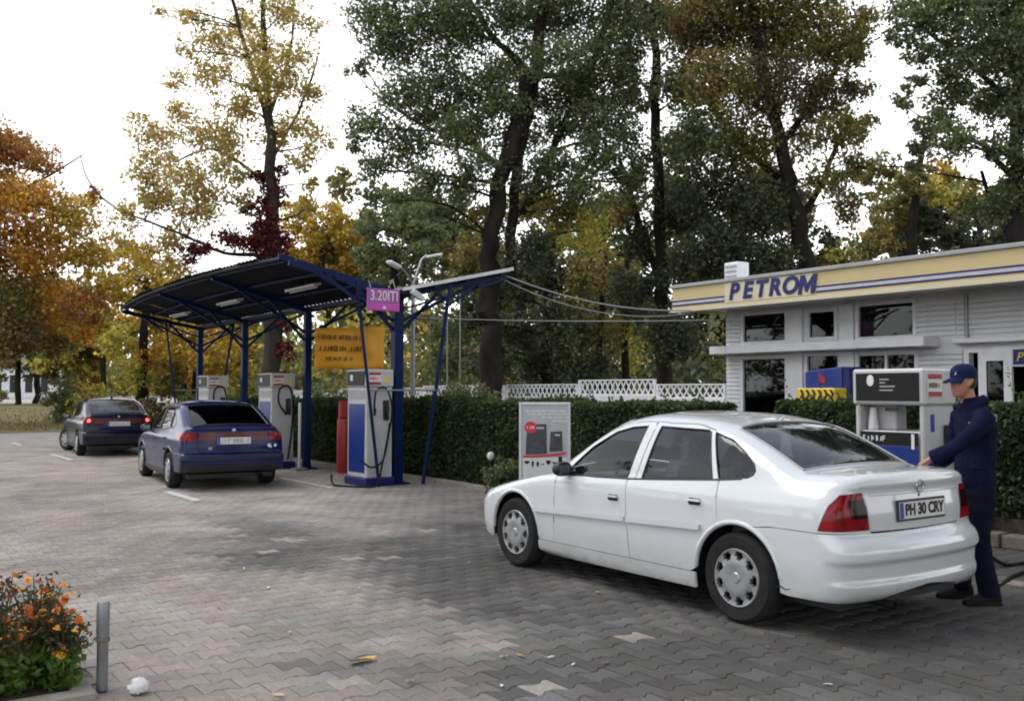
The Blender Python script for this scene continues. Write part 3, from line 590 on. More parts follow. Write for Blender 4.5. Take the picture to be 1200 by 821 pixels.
# ------------------------------------------------------------------ cars: one smooth body shell as a function, every panel cut from it
def cubic(xs, ys):
    xs = np.array(xs, float); ys = np.array(ys, float); h = np.diff(xs); d = np.diff(ys) / h
    m = np.zeros_like(xs); m[0] = d[0]; m[-1] = d[-1]
    for i in range(1, len(xs) - 1):
        if d[i - 1] * d[i] > 0: w1 = 2 * h[i] + h[i - 1]; w2 = h[i] + 2 * h[i - 1]; m[i] = (w1 + w2) / (w1 / d[i - 1] + w2 / d[i])
    def f(q):
        q = np.clip(q, xs[0], xs[-1]); i = np.clip(np.searchsorted(xs, q) - 1, 0, len(xs) - 2); t = (q - xs[i]) / h[i]; t2 = t * t; t3 = t2 * t
        return (2 * t3 - 3 * t2 + 1) * ys[i] + (t3 - 2 * t2 + t) * h[i] * m[i] + (-2 * t3 + 3 * t2) * ys[i + 1] + (t3 - t2) * h[i] * m[i + 1]
    return f
def smax(a, b, k):
    h = np.maximum(k - np.abs(a - b), 0) / k; return np.maximum(a, b) + h * h * k * .25
def smin(a, b, k): return -smax(-a, -b, k)
class CarShape:
    def __init__(s, p):
        for k, v in p.items(): setattr(s, k, cubic(*v) if isinstance(v, tuple) and isinstance(v[0], list) else v)
    def __call__(s, x, y, z):
        ay = np.abs(y)
        side = ay - (s.plan(x) + s.prof(z))
        rear = (s.rear(z) + s.rcrv * (ay / .8) ** 2.5) - x
        front = x - (s.front(z) - s.fcrv * (ay / .8) ** 2.5)
        top = (z - (s.deck(x) - s.crown(x) * (ay / .8) ** 2)) * .97
        lo = smax(smax(smax(side, rear, s.kr), front, s.kf), top, s.kt); lo = smax(lo, s.bot(x) - z, .05)
        g = (ay - s.gside(z) - s.gplan(x)) * .95
        ws = ((x - s.wsx(z)) + .10 * (ay / .7) ** 2) * .62
        rw = ((s.rwx(z) + s.rwc * (ay / .7) ** 2) - x) * .55
        rf = z - (s.roof(x) - .045 * (ay / .6) ** 2)
        return smin(lo, smax(smax(smax(g, ws, .09), rw, s.krw), rf, .10), .035)
SALOON = dict(plan=([-1, -.6, 0, 1.3, 2.6, 3.1, 3.6], [.785, .82, .842, .852, .842, .815, .765]),
    prof=([.15, .25, .35, .5, .62, .75, .835, .87, .92, .97, 1.05], [-.03, -.015, -.006, 0, 0, -.006, -.014, -.026, -.052, -.09, -.15]),
    rear=([.15, .26, .33, .37, .41, .50, .53, .565, .60, .64, .67, .8, .95, 1.0, 1.06], [-.84, -.885, -.922, -.928, -.912, -.918, -.945, -.945, -.935, -.905, -.872, -.868, -.850, -.866, -.86]),
    front=([.15, .25, .4, .55, .62, .72, .85], [3.42, 3.48, 3.51, 3.51, 3.47, 3.42, 3.3]),
    rcrv=.10, fcrv=.20, kr=.14, kf=.22, kt=.07, krw=.13, rwc=.09,
    deck=([-.95, -.8, -.5, -.2, .6, 1.5, 2.1, 2.4, 2.8, 3.1, 3.3, 3.45, 3.6], [1.045, 1.062, 1.075, 1.06, .99, .955, .92, .885, .81, .735, .67, .60, .5]),
    crown=([-.9, -.4, .4, 2, 2.6, 3.4], [.03, .045, .04, .04, .06, .07]), bot=([-1, -.6, -.3, 0, 2.6, 3.1, 3.6], [.27, .23, .2, .19, .19, .2, .24]),
    gside=([.8, .95, 1.05, 1.15, 1.25, 1.35, 1.42], [.815, .785, .752, .712, .665, .608, .55]), gplan=([-.7, -.3, .3, 1, 1.6, 2.1], [-.06, -.03, 0, 0, -.01, -.04]),
    wsx=([.80, .95, 1.1, 1.25, 1.35, 1.42], [2.38, 2.17, 1.93, 1.67, 1.46, 1.26]), rwx=([.95, 1.05, 1.15, 1.25, 1.35, 1.42], [-.66, -.46, -.26, -.04, .22, .50]),
    roof=([-.3, .2, .6, 1.0, 1.4, 1.8], [1.37, 1.405, 1.425, 1.432, 1.422, 1.38]))
LIFTBACK = dict(SALOON, plan=([-1, -.6, 0, 1.3, 2.6, 3.1, 3.6], [.79, .81, .825, .83, .82, .80, .75]),
    rear=([.15, .26, .33, .45, .53, .57, .60, .70, .85, .95, 1.0, 1.06], [-.82, -.87, -.90, -.925, -.93, -.915, -.865, -.86, -.845, -.83, -.84, -.83]),
    front=([.15, .25, .4, .55, .62, .72, .85], [3.25, 3.30, 3.33, 3.33, 3.30, 3.24, 3.1]), rcrv=.06, fcrv=.15, kr=.09, kf=.18, kt=.05, rwc=.05, krw=.09,
    deck=([-.95, -.8, -.5, -.2, .6, 1.5, 2.0, 2.4, 2.8, 3.0, 3.2, 3.35, 3.6], [1.02, 1.035, 1.03, 1.01, .97, .95, .93, .895, .82, .76, .68, .6, .5]),
    gside=([.8, .95, 1.05, 1.15, 1.25, 1.35, 1.42], [.80, .775, .745, .71, .668, .615, .56]),
    wsx=([.80, .95, 1.1, 1.25, 1.35, 1.42], [2.22, 2.02, 1.78, 1.54, 1.36, 1.18]), rwx=([.95, 1.03, 1.15, 1.25, 1.35, 1.42], [-.82, -.66, -.40, -.16, .12, .36]),
    roof=([-.3, .2, .6, 1.0, 1.4, 1.8], [1.38, 1.41, 1.42, 1.425, 1.41, 1.36]))

def inpoly(P, poly):
    poly = np.asarray(poly); x, y = P[:, 0], P[:, 1]; r = np.zeros(len(P), bool); n = len(poly)
    for i in range(n):
        x0, y0 = poly[i]; x1, y1 = poly[(i + 1) % n]
        if y0 == y1: continue
        c = ((y0 > y) != (y1 > y)) & (x < (x1 - x0) * (y - y0) / (y1 - y0) + x0); r ^= c
    return r
def densify(poly, s):
    o = []; n = len(poly)
    for i in range(n):
        a, b = np.array(poly[i], float), np.array(poly[(i + 1) % n], float); k = max(1, int(math.ceil(np.linalg.norm(b - a) / s)))
        for j in range(k): o.append(a + (b - a) * j / k)
    return np.array(o)
def segdist(P, poly):
    d = np.full(len(P), 1e9); n = len(poly)
    for i in range(n):
        a, b = poly[i], poly[(i + 1) % n]; ab = b - a; t = np.clip(((P - a) @ ab) / (ab @ ab + 1e-12), 0, 1); d = np.minimum(d, np.linalg.norm(P - a - t[:, None] * ab, axis=1))
    return d
def triangulate(outer, holes, s):
    outer = densify(outer, s); holes = [densify(h, s) for h in holes]
    mn, mx = outer.min(0), outer.max(0)
    gx, gy = np.meshgrid(np.arange(mn[0], mx[0], s), np.arange(mn[1], mx[1], s * .9)); gx = gx + (np.arange(gx.shape[0]) % 2)[:, None] * s / 2
    G = np.c_[gx.ravel(), gy.ravel()]; k = inpoly(G, outer)
    for h in holes: k &= ~inpoly(G, h)
    G = G[k]; d = segdist(G, outer)
    for h in holes: d = np.minimum(d, segdist(G, h))
    G = G[d > s * .45]
    pts = [Vector(p) for p in outer]; edges = [(i, (i + 1) % len(outer)) for i in range(len(outer))]
    for h in holes:
        b = len(pts); pts += [Vector(p) for p in h]; edges += [(b + i, b + (i + 1) % len(h)) for i in range(len(h))]
    pts += [Vector(p) for p in G]
    v, e, f, _, _, _ = delaunay_2d_cdt(pts, edges, [], 0, 1e-6)
    V = np.array([(q[0], q[1]) for q in v]); F = np.array([t for t in f if len(t) == 3])
    c = V[F].mean(1); k = inpoly(c, outer)
    for h in holes: k &= ~inpoly(c, h)
    return V, F[k]
class CarBody:
    def __init__(s, shape, cxr=-.25, cxf=2.75):
        s.f = CarShape(shape); s.cxr = cxr; s.cxf = cxf
    def grad(s, P):
        e = .004; g = np.stack([s.f(*(P + e * np.eye(3)[i]).T) - s.f(*(P - e * np.eye(3)[i]).T) for i in range(3)], 1)
        return g / (np.linalg.norm(g, axis=1)[:, None] + 1e-9)
    def march(s, O, Dv, t1):
        a = np.zeros(len(O)); b = np.full(len(O), t1)
        for _ in range(34):
            mid = (a + b) / 2; ins = s.f(*(O + Dv * mid[:, None]).T) < 0; a = np.where(ins, mid, a); b = np.where(ins, b, mid)
        return O + Dv * a[:, None]
    def lift(s, mode, Q):
        Q = np.asarray(Q, float); n = len(Q); O = np.zeros((n, 3)); Dv = np.zeros((n, 3))
        if mode in ('L', 'R'): O[:, 0] = Q[:, 0]; O[:, 2] = Q[:, 1]; Dv[:, 1] = 1 if mode == 'L' else -1; t1 = 1.1
        elif mode == 'T': O[:, :2] = Q; O[:, 2] = .55; Dv[:, 2] = 1; t1 = 1.2
        elif mode == 'B': O[:, 0] = s.cxr; O[:, 1] = Q[:, 0]; O[:, 2] = Q[:, 1]; Dv[:, 0] = -1; t1 = 1.5
        elif mode == 'F': O[:, 0] = s.cxf; O[:, 1] = Q[:, 0]; O[:, 2] = Q[:, 1]; Dv[:, 0] = 1; t1 = 1.5
        else:
            cx = s.cxr if mode == 'CR' else s.cxf; O[:, 0] = cx; O[:, 2] = Q[:, 1]; a = Q[:, 0]; sg = -1 if mode == 'CR' else 1
            Dv[:, 0] = sg * np.cos(a); Dv[:, 1] = np.sin(a); t1 = 1.6
        return s.march(O, Dv, t1)
    def to(s, mode, P):
        P = np.asarray(P)
        if mode in ('L', 'R'): return P[:, [0, 2]]
        if mode == 'T': return P[:, :2]
        cx = s.cxr if mode == 'CR' else s.cxf; sg = -1 if mode == 'CR' else 1
        return np.c_[np.arctan2(P[:, 1], sg * (P[:, 0] - cx)), P[:, 2]]
    def split(s, mode, qs, lim=.58, z0=.62, z1=1.44):
        zs = np.linspace(z0, z1, 110); Q = np.array([(q, z) for q in qs for z in zs]); O = s.lift(mode, Q); n = s.grad(O)
        ok = (np.hypot(n[:, 0], n[:, 1]) > lim) if mode[0] == 'C' else (np.abs(n[:, 1]) > lim)
        okin = np.ones(len(Q), bool); inside = s.f(*np.c_[O[:, 0] * 0 + (Q[:, 0] if mode in 'LR' else (s.cxr if mode == 'CR' else s.cxf)), O[:, 0] * 0, Q[:, 1]].T) < -.02
        ok = (ok & inside).reshape(len(qs), -1); res = []
        for r in ok:
            i = np.nonzero(~r)[0]; i = i[i > 4]; res.append(zs[(i[0] - 1) if len(i) else -1])
        return np.array(res)
    def panel(s, name, pieces, mat, parent, sp=.035, flange=.015, off=0.0, mirror=False):
        VV, FF, NN = [], [], []; nb = 0
        for pc in pieces:
            mode, outer = pc[0], pc[1]; holes = pc[2] if len(pc) > 2 else []
            V, F = triangulate(outer, holes, sp)
            if not len(F): continue
            P = s.lift(mode, V); n = s.grad(P); P = P + n * off
            fn = np.cross(P[F[:, 1]] - P[F[:, 0]], P[F[:, 2]] - P[F[:, 0]]); flip = (fn * n[F].mean(1)).sum(1) < 0
            F[flip] = F[flip][:, ::-1]
            E = np.sort(np.concatenate([F[:, [0, 1]], F[:, [1, 2]], F[:, [2, 0]]]), 1); Eo = np.concatenate([F[:, [0, 1]], F[:, [1, 2]], F[:, [2, 0]]])
            u, idx, cnt = np.unique(E, axis=0, return_index=True, return_counts=True); be = Eo[idx[cnt == 1]]
            VV.append(P); NN.append(n); FF += [tuple(nb + t for t in q) for q in F.tolist()]; b0 = nb; nb += len(P)
            if flange:
                bv = np.unique(be); mp = {q: i for i, q in enumerate(bv.tolist())}; k = len(bv)
                VV.append(P[bv]); NN.append(n[bv]); VV.append(P[bv] - n[bv] * (flange + off)); NN.append(n[bv])
                for a, b in be.tolist(): FF.append((nb + mp[b], nb + mp[a], nb + k + mp[a], nb + k + mp[b]))
                nb += 2 * k
        V = np.concatenate(VV); Nn = np.concatenate(NN)
        me = bpy.data.meshes.new(name); me.from_pydata(V.tolist(), [], FF)
        me.polygons.foreach_set('use_smooth', [True] * len(FF)); me.normals_split_custom_set_from_vertices(Nn.tolist())
        return link(name, me, mat, parent)
def arch(cx, r, a0, a1, n=16, cz=.31):
    return [(cx + r * math.cos(math.radians(a)), cz + r * math.sin(math.radians(a))) for a in np.linspace(a0, a1, n)]
_wheel_cache = {}
def make_wheel(parent, loc, R, side, style, steer=0):
    w = bpy.data.objects.new('wheel', None); COL.objects.link(w); w.parent = parent; w.location = loc; w.rotation_euler = (0, 0, steer + (0 if side > 0 else math.pi)); w.empty_display_size = .2
    key = (R, style)
    if key not in _wheel_cache:
        W_ = .19; r = R * .655
        ty = MB().lathe([(r - .01, -W_ / 2 + .02), (r, -W_ / 2 + .005), (r + .03, -W_ / 2), (R - .03, -W_ / 2), (R - .008, -W_ / 2 + .022), (R, -W_ / 2 + .05), (R, W_ / 2 - .05), (R - .008, W_ / 2 - .022), (R - .03, W_ / 2), (r + .03, W_ / 2), (r, W_ / 2 - .005), (r - .01, W_ / 2 - .02)], axis='y', n=44).mesh('tyre', smooth=True); ty.materials.append(M['tyre'])
        rm = MB().lathe([(.02, -.02), (r - .03, -.02), (r - .004, W_ / 2 - .03)], axis='y', n=32).mesh('rim', smooth=True); rm.materials.append(M['black'])
        hb = MB(); ns = 9 if style == 'cap' else 7; y1 = W_ / 2 - .004; n = ns * 12
        rad = [r * q for q in (.0, .16, .19, .42, .56, .62, .72, .82, .90, .95, 1.0)]
        hgt = [.012, .012, .006, .010, .010, .006, .002, 0, .004, .006, -.012]
        vs = [(rr * math.cos(2 * math.pi * j / n), y1 + hh, rr * math.sin(2 * math.pi * j / n)) for rr, hh in zip(rad, hgt) for j in range(n)]
        fs = []
        for i in range(len(rad) - 1):
            for j in range(n):
                t = j % 12
                slot = (i in (5, 6, 7) and 2 <= t <= (9 if i > 5 else 8) and not (i == 5 and t < 4) and not (i == 7 and t in (2, 9)))
                if slot: continue
                fs.append((i * n + j, i * n + (j + 1) % n, (i + 1) * n + (j + 1) % n, (i + 1) * n + j))
        hb.add(vs, fs); hm = hb.mesh('hubcap')
        # give the cap thickness so the slots have walls
        bm = bmesh.new(); bm.from_mesh(hm); bmesh.ops.remove_doubles(bm, verts=bm.verts, dist=1e-5); ed = [e for e in bm.edges if len(e.link_faces) == 1]
        ex = bmesh.ops.extrude_edge_only(bm, edges=ed); 
        for v in ex['geom']:
            if isinstance(v, bmesh.types.BMVert): v.co.y -= .028
        bmesh.ops.recalc_face_normals(bm, faces=bm.faces); bm.to_mesh(hm); bm.free(); hm.polygons.foreach_set('use_smooth', [True] * len(hm.polygons)); hm.set_sharp_from_angle(angle=.5)
        hm.materials.append(M['hubcap'])
        _wheel_cache[key] = (ty, rm, hm)
    ty, rm, hm = _wheel_cache[key]
    for nm, me in (('tyre', ty), ('rim', rm), ('hubcap', hm)):
        o = bpy.data.objects.new(nm, me); COL.objects.link(o); o.parent = w
    return w
def rounded_box(x0, x1, y0, y1, z0, z1, r=.03, seg=2):
    return MB().box(x0, x1, y0, y1, z0, z1).mesh('b', bevel=r, seg=seg, smooth=True)
def seat(car, x, y, w=.50):
    s_ = bpy.data.objects.new('seat', None); COL.objects.link(s_); s_.parent = car; s_.location = (x, y, 0); s_.empty_display_size = .1
    link('cushion', rounded_box(-.25, .25, -w / 2, w / 2, .38, .55, .05), M['seat_cloth'], s_)
    me = rounded_box(-.07, .07, -w / 2 + .02, w / 2 - .02, 0, .60, .05); me.transform(Matrix.Translation((-.24, 0, .48)) @ Matrix.Rotation(-.32, 4, 'Y')); link('seat_back', me, M['seat_cloth'], s_)
    me = rounded_box(-.045, .045, -.13, .13, 0, .18, .04); me.transform(Matrix.Translation((-.44, 0, 1.07)) @ Matrix.Rotation(-.15, 4, 'Y')); link('headrest', me, M['seat_cloth'], s_)
def build_car(name, label, loc, rotz, shape, paint, wb, style, detail, R=.312, group=None):
    car = thing(name, label, 'car', loc, rotz, group); b = CarBody(shape, cxf=wb + .11)
    kx = wb / 2.637; X = lambda L: [(x * kx if x > 0 else x, z) for x, z in L]; sp = .034 if detail else .06; AR = R + .057
    lift_rear = style == 'liftback'
    rx = -.60
    # ---- split line between side surfaces and top surfaces
    fx = wb + .40
    xs_side = np.linspace(fx, rx, 54); zs_side = b.split('L', xs_side)
    SIDE = np.c_[xs_side, zs_side]
    S3 = b.lift('L', SIDE)
    zsp = lambda x: float(np.interp(x, xs_side[::-1], zs_side[::-1]))
    a_rx = b.to('CR', S3[-1:])[0, 0]; ar = np.linspace(a_rx, 0, 22); zr = b.split('CR', ar); zr[0] = zs_side[-1]
    R3 = b.lift('CR', np.c_[ar, zr])
    a_fx = b.to('CF', S3[:1])[0, 0]; af = np.linspace(a_fx, 0, 18); zf = b.split('CF', af, z0=.45); zf[0] = zs_side[0]
    F3 = b.lift('CF', np.c_[af, zf])
    mir = lambda P: np.asarray(P) * np.array([1, -1, 1])
    rseg = lambda P, x0, x1: P[(P[:, 0] <= x0) & (P[:, 0] >= x1)]
    # ---- windows in side view
    if not lift_rear:
        G1 = X([(1.89, .878), (1.895, .948), (1.67, 1.128), (1.43, 1.258), (1.25, 1.302), (1.085, 1.315), (1.146, .912)])
        G2 = X([(.935, 1.318), (.43, 1.306), (.395, 1.29), (.262, .972), (.985, .922)])
        G3 = X([(.352, 1.292), (.172, 1.246), (.027, 1.165), (-.075, 1.088), (-.098, 1.045), (-.085, 1.015), (-.042, .995), (.205, .977)])
    else:
        G1 = X([(1.86, .90), (1.86, .955), (1.66, 1.13), (1.43, 1.27), (1.28, 1.31), (1.12, 1.318), (1.15, .925)])
        G2 = X([(1.02, 1.32), (.42, 1.31), (.36, 1.28), (.23, .985), (1.06, .93)])
        G3 = X([(.29, 1.25), (.12, 1.19), (-.06, 1.08), (-.10, 1.03), (-.06, 1.005), (.17, .99)])
    for sd in ('L', 'R'):
        sg = 1 if sd == 'L' else -1
        topS = [tuple(q) for q in SIDE]                        # front -> rear
        def tops(x0, x1): return [(x0, zsp(x0))] + [q for q in topS if x1 < q[0] < x0] + [(x1, zsp(x1))]
        dfx = 2.03 * kx; bx = lambda x: x * kx
        fender = [(dfx + .02, .30), (wb - AR, .30)] + arch(wb, AR, 178, 2, 20)[0:] + [(fx, .30)] + tops(fx, dfx + .006)[0:] + [(dfx + .012, .62)]
        b.panel('front_fender', [(sd, fender)], M[paint], car, sp)
        d1 = [(dfx + .012, .30), (dfx + .004, .62), (dfx - .002, zsp(dfx) - .002)] + [(x, z - .010) for x, z in tops(dfx - .01, bx(1.02))] + [(bx(1.0), 1.30), (bx(1.06), .92), (bx(1.141), .895), (bx(1.114), .59), (bx(1.08), .30)]
        b.panel('front_door', [(sd, d1, [G1])], M[paint], car, sp)
        d2 = [(bx(1.068), .30), (bx(1.102), .59), (bx(1.129), .893), (bx(1.048), .915), (bx(.988), 1.31)] + [(x, z - .010) for x, z in tops(bx(1.0), bx(.37))] + [(bx(.352), 1.302), (bx(.205), .965), (bx(.172), .70)] + arch(0, AR + .006, 66, 3, 12) + [(bx(.43), .30)]
        b.panel('rear_door', [(sd, d2, [G2])], M[paint], car, sp)
        # quarter panel: side piece + rear corner with a hole for the lamp
        qb = .695 if not lift_rear else .60
        rearend = [(rx, zsp(rx)), (rx, qb)]
        a_top = 64 if not lift_rear else 55
        arc = arch(0, AR, a_top - 1, 104 if not lift_rear else 128, 8)
        q = tops(bx(.362), rx) + [(rx, qb), (-.30, qb)] + ([(-.19, qb - .012)] if not lift_rear else []) + arc[::-1] + [(bx(.160), .70), (bx(.193), .965)]
        glassq = [G3]
        asg = sg
        if not lift_rear:
            lamp3 = np.array([(-.655, .81, .706), (-.69, .79, .81), (-.712, .77, .868), (-.750, .70, .937), (-.812, .56, .947), (-.828, .532, .85), (-.838, .516, .706)])
            inner3 = b.lift('B', [(.507, qb - .006), (.512, .75), (.533, .88), (.552, .95), (.60, .985)])
        else:
            lamp3 = b.lift('B', [(.795, .80), (.795, .925), (.56, .93), (.56, .795)])
            inner3 = b.lift('B', [(.545, qb + .004), (.548, .75), (.55, .94), (.57, .965)])
        lampa = b.to('CR', lamp3); inna = b.to('CR', inner3)
        zi = float(np.interp(inna[-1, 0], ar[::-1], zr[::-1])); inna[-1, 1] = zi
        corner = [tuple(t) for t in np.c_[ar, zr] if t[0] > inna[-1, 0] + .01]
        corner = corner + [tuple(t) for t in inna[::-1]] + [(a_rx * .8, qb + .0)] + [tuple(t) for t in b.to('CR', b.lift('L', [(rx, z) for z in np.linspace(qb, zs_side[-1], 14)[:-1]]))]
        fl = lambda L: [(a * asg, z) for a, z in L]
        if asg < 0: pass
        b.panel('quarter_panel', [(sd, q, glassq), ('CR', fl(corner), [fl([tuple(t) for t in lampa])])], M[paint], car, sp)
        if not lift_rear:
            shr = lambda P, k: [tuple(t) for t in (P - P.mean(0)) * k + P.mean(0)]
            tl = b.panel('taillight', [('CR', fl(shr(lampa, .97)))], M['red_lens'], car, .03, off=.004, flange=.02)
            ins = b.to('CR', b.lift('B', [(.532, .785), (.66, .785), (.672, .90), (.55, .905)]))
            b.panel('reversing_lens', [('CR', fl([tuple(t) for t in ins]))], M['dark_lens'], tl, .03, off=.007, flange=.004)
        else:
            tl = b.panel('taillight', [('CR', fl([tuple(t) for t in lampa]))], M['red_lens'], car, .05, off=.004, flange=.02)
        # glass
        gm = M['glass']
        for nm, G in (('front_side_window', G1), ('rear_side_window', G2), ('quarter_window', G3)):
            c = np.mean(G, 0); Gs = [tuple((np.array(p) - c) * .985 + c) for p in G]
            b.panel(nm, [(sd, Gs)], gm if not lift_rear else M['glass_dark'], car, .06, off=-.008, flange=0)
            mb = MB(); L3 = b.lift(sd, densify(G, .05)); L3 = np.r_[L3, L3[:1]]; L3 = L3 + np.r_[b.grad(L3[:-1]), b.grad(L3[:1])] * -.001
            mb.tube(L3, .006 if detail else .008, 6, cap=False); mb.build('window_seal', M['black'], car, smooth=True)
        b.panel('sill', [(sd, [(AR + .01, .19), (wb - AR - .005, .19), (wb - AR - .005, .293), (AR + .01, .293)])], M[paint] if not lift_rear else M['black'], car, .05, off=.014, flange=.01)
        if detail:
            zc = lambda x: .553 + (2.33 - x) / 2.02 * .070
            for x0, x1 in ((2.325, 1.118), (1.094, .318)):
                st_ = [(x, zc(x) + .018) for x in np.linspace(x0, x1, 14)] + [(x, zc(x) - .018) for x in np.linspace(x1, x0, 14)]
                b.panel('side_moulding', [(sd, st_)], M[paint], car, .03, off=.024, flange=.004)
            for hx, hz in ((1.262, .748), (.378, .798)):
                b.panel('handle_recess', [(sd, [(hx + .06, hz + .024), (hx - .045, hz + .024), (hx - .055, hz), (hx - .045, hz - .024), (hx + .06, hz - .024), (hx + .07, hz)])], M['ink'], car, .03, off=.0025, flange=.002)
                b.panel('door_handle', [(sd, [(hx + .075, hz + .016), (hx - .055, hz + .020), (hx - .055, hz + .002), (hx + .075, hz + .002)])], M[paint], car, .03, off=.026, flange=.01)
            for cx_, a0, a1 in ((0, 62, -8), (wb, 182, -2)):
                pass
            for cx_, aa in ((0, np.linspace(172, 5, 30)), (wb, np.linspace(178, 3, 30))):
                pts = np.array([(cx_ + (AR + .012) * math.cos(math.radians(t)), .31 + (AR + .012) * math.sin(math.radians(t))) for t in aa])
                P3 = b.lift(sd, pts); mb = MB(); mb.tube(P3 - np.array([0, sg * .008, 0]), .019, 8, flat=1.0); mb.build('wheel_arch_lip', M[paint], car, smooth=True)
            me = MB().tube(b.lift(sd, [(1.90, .885), (1.5, .892), (1.14, .905), (.9, .918), (.5, .945), (.2, .966), (.0, .985)]), .008, 6).mesh('belt', smooth=True); link('belt_trim', me, M['black'], car)
    # ---- rear bumper
    qb = .695 if not lift_rear else .60
    lowx = rx
    arcR = arch(0, AR, 104 if not lift_rear else 128, 186, 10)
    A3 = b.lift('L', arcR); aL = b.to('CR', A3)
    tb = [(a_rx * 1.0, qb - .007), (a_rx * .8, qb - .007)] + [tuple(t) for t in b.to('CR', b.lift('B', [(.52, qb - .007), (.50, qb - .014), (0, qb - .017)]))]
    tl_ = [tuple(t) for t in aL[::-1]]                                 # bottom of arch -> top of arch
    if not lift_rear: tl_ += [tuple(t) for t in b.to('CR', b.lift('L', [(-.19, qb - .018), (-.30, qb - .007), (-.45, qb - .007)]))]
    else: tl_ += [tuple(t) for t in b.to('CR', b.lift('L', [(-.30, qb - .007), (-.45, qb - .007)]))]
    half = tl_ + tb
    zb = lambda a: (.262 + .075 * max(0, 1 - abs(a) / .62) ** .5 if not lift_rear else .30)
    other = [(-a, z) for a, z in half[::-1][1:]]
    a0 = half[0][0]; bottom = [(a, zb(a)) for a in np.linspace(-a0, a0, 40)]
    b.panel('rear_bumper', [('CR', half + other + bottom[1:-1])], M[paint], car, sp, flange=.05)
    if not lift_rear:
        b.panel('bumper_valance', [('CR', [(a, .345) for a in np.linspace(.60, -.60, 16)] + [(a, .285) for a in np.linspace(-.60, .60, 16)])], M['black'], car, .05, off=-.02, flange=.02)
    # ---- front bumper and nose
    aF = b.to('CF', b.lift('L', [(fx, .30), (fx, .52)])); a1 = aF[0, 0]
    b.panel('front_bumper', [('CF', [(a1, .215), (a1, .52)] + [(a, .52) for a in np.linspace(a1, -a1, 30)[1:-1]] + [(-a1, .52), (-a1, .215)] + [(a, .215) for a in np.linspace(-a1, a1, 30)[1:-1]])], M[paint], car, .05, flange=.04)
    a2 = aF[1, 0]
    up = [tuple(t) for t in np.c_[af, zf]]; nose = [(a2, .527)] + [(t[0], t[1] - .004) for t in up] + [(-t[0], t[1] - .004) for t in up[::-1][1:]] + [(-a2, .527)] + [(a, .527) for a in np.linspace(-a2, a2, 24)[1:-1]]
    b.panel('nose_panel', [('CF', nose)], M[paint], car, .05)
    for sg in (1, -1):
        hl = b.to('CF', b.lift('F', [(.76, .55), (.42, .55), (.40, .635), (.70, .66), (.76, .64)])); b.panel('headlight', [('CF', [(a * sg, z) for a, z in hl])], M['head_lens'], car, .05, off=.006, flange=.008)
    gl_ = b.to('CF', b.lift('F', [(.30, .56), (-.30, .56), (-.30, .62), (.30, .62)])); b.panel('grille', [('CF', [tuple(t) for t in gl_])], M['black'], car, .05, off=.006, flange=.006)
    # ---- bonnet, roof, windows, boot
    cowl = 2.12 * kx if not lift_rear else 2.13 * kx
    sL = S3[S3[:, 0] > cowl + .012]; bon = [tuple(p[:2]) for p in sL[::-1]] + [tuple(p[:2]) for p in F3[1:]]
    yc = float(np.interp(cowl + .012, S3[::-1, 0], S3[::-1, 1])); bon = [(cowl + .012, yc)] + bon
    b.panel('bonnet', [('T', bon + [(x, -y) for x, y in bon[::-1][1:]])], M[paint], car, .05)
    if not lift_rear:
        WS = [(2.09, .60), (2.125, .3), (2.13, 0), (1.47, 0), (1.455, .3), (1.39, .515)]
        RW = [(-.385, .585), (-.40, .3), (-.405, 0), (.275, 0), (.262, .3), (.225, .50), (.20, .545)]; by, bxf = .60, -.437
    else:
        WS = [(2.06 * kx, .60), (2.11 * kx, .3), (2.12 * kx, 0), (1.44 * kx, 0), (1.43 * kx, .3), (1.36 * kx, .53)]
        RW = [(-.63, .60), (-.645, .3), (-.65, 0), (.16, 0), (.15, .3), (.12, .52)]; by, bxf = .66, -.672
    full = lambda L: L + [(x, -y) for x, y in L[::-1] if y > 0]
    def fullw(L):
        l = [p for p in L]; i0 = [i for i, p in enumerate(L) if p[1] == 0]
        first = L[:i0[0] + 1]; second = L[i0[1]:]
        return first + [(x, -y) for x, y in first[::-1][1:]] + [(x, -y) for x, y in second[::-1][:-1]] + second
    def ring(L):
        i0 = [i for i, p in enumerate(L) if p[1] == 0]; A_, B_ = L[:i0[0] + 1], L[i0[1]:]
        # left bottom corner .. centre .. right bottom .. right top .. centre .. left top
        return A_ + [(x, -y) for x, y in A_[-2::-1]] + [(x, -y) for x, y in B_[:0:-1]] + B_
    WSr, RWr = ring(WS), ring(RW)
    sR = S3[S3[:, 0] < cowl]; yc2 = float(np.interp(cowl, S3[::-1, 0], S3[::-1, 1]))
    strip = [tuple(p[:2]) for p in R3[1:] if p[1] > by + .02]; xl = float(np.interp(by + .006, R3[::-1, 1], R3[::-1, 0]))
    left = [(cowl, yc2)] + [tuple(p[:2]) for p in sR] + strip + [(xl, by + .006), (bxf + .006, by + .006)]
    b.panel('roof', [('T', left + [(x, -y) for x, y in left[::-1]], [WSr, RWr])], M[paint], car, sp)
    shrink = lambda L: [tuple((np.array(p) - np.mean(L, 0)) * .99 + np.mean(L, 0)) for p in L]
    b.panel('windscreen', [('T', shrink(WSr))], M['glass'], car, .06, off=-.004, flange=0)
    b.panel('rear_window', [('T', shrink(RWr))], M['glass'] if style != 'liftback' or not detail else M['glass_dark'], car, .06, off=-.003, flange=0)
    for Lr in (WSr, RWr):
        L3 = b.lift('T', densify(Lr, .05)); L3 = np.r_[L3, L3[:1]]; mb = MB(); mb.tube(L3, .010, 6, cap=False); mb.build('window_seal', M['pump_grey'] if not lift_rear else M['black'], car, smooth=True)
    lipL = [tuple(p) for p in R3[R3[:, 1] < by]]
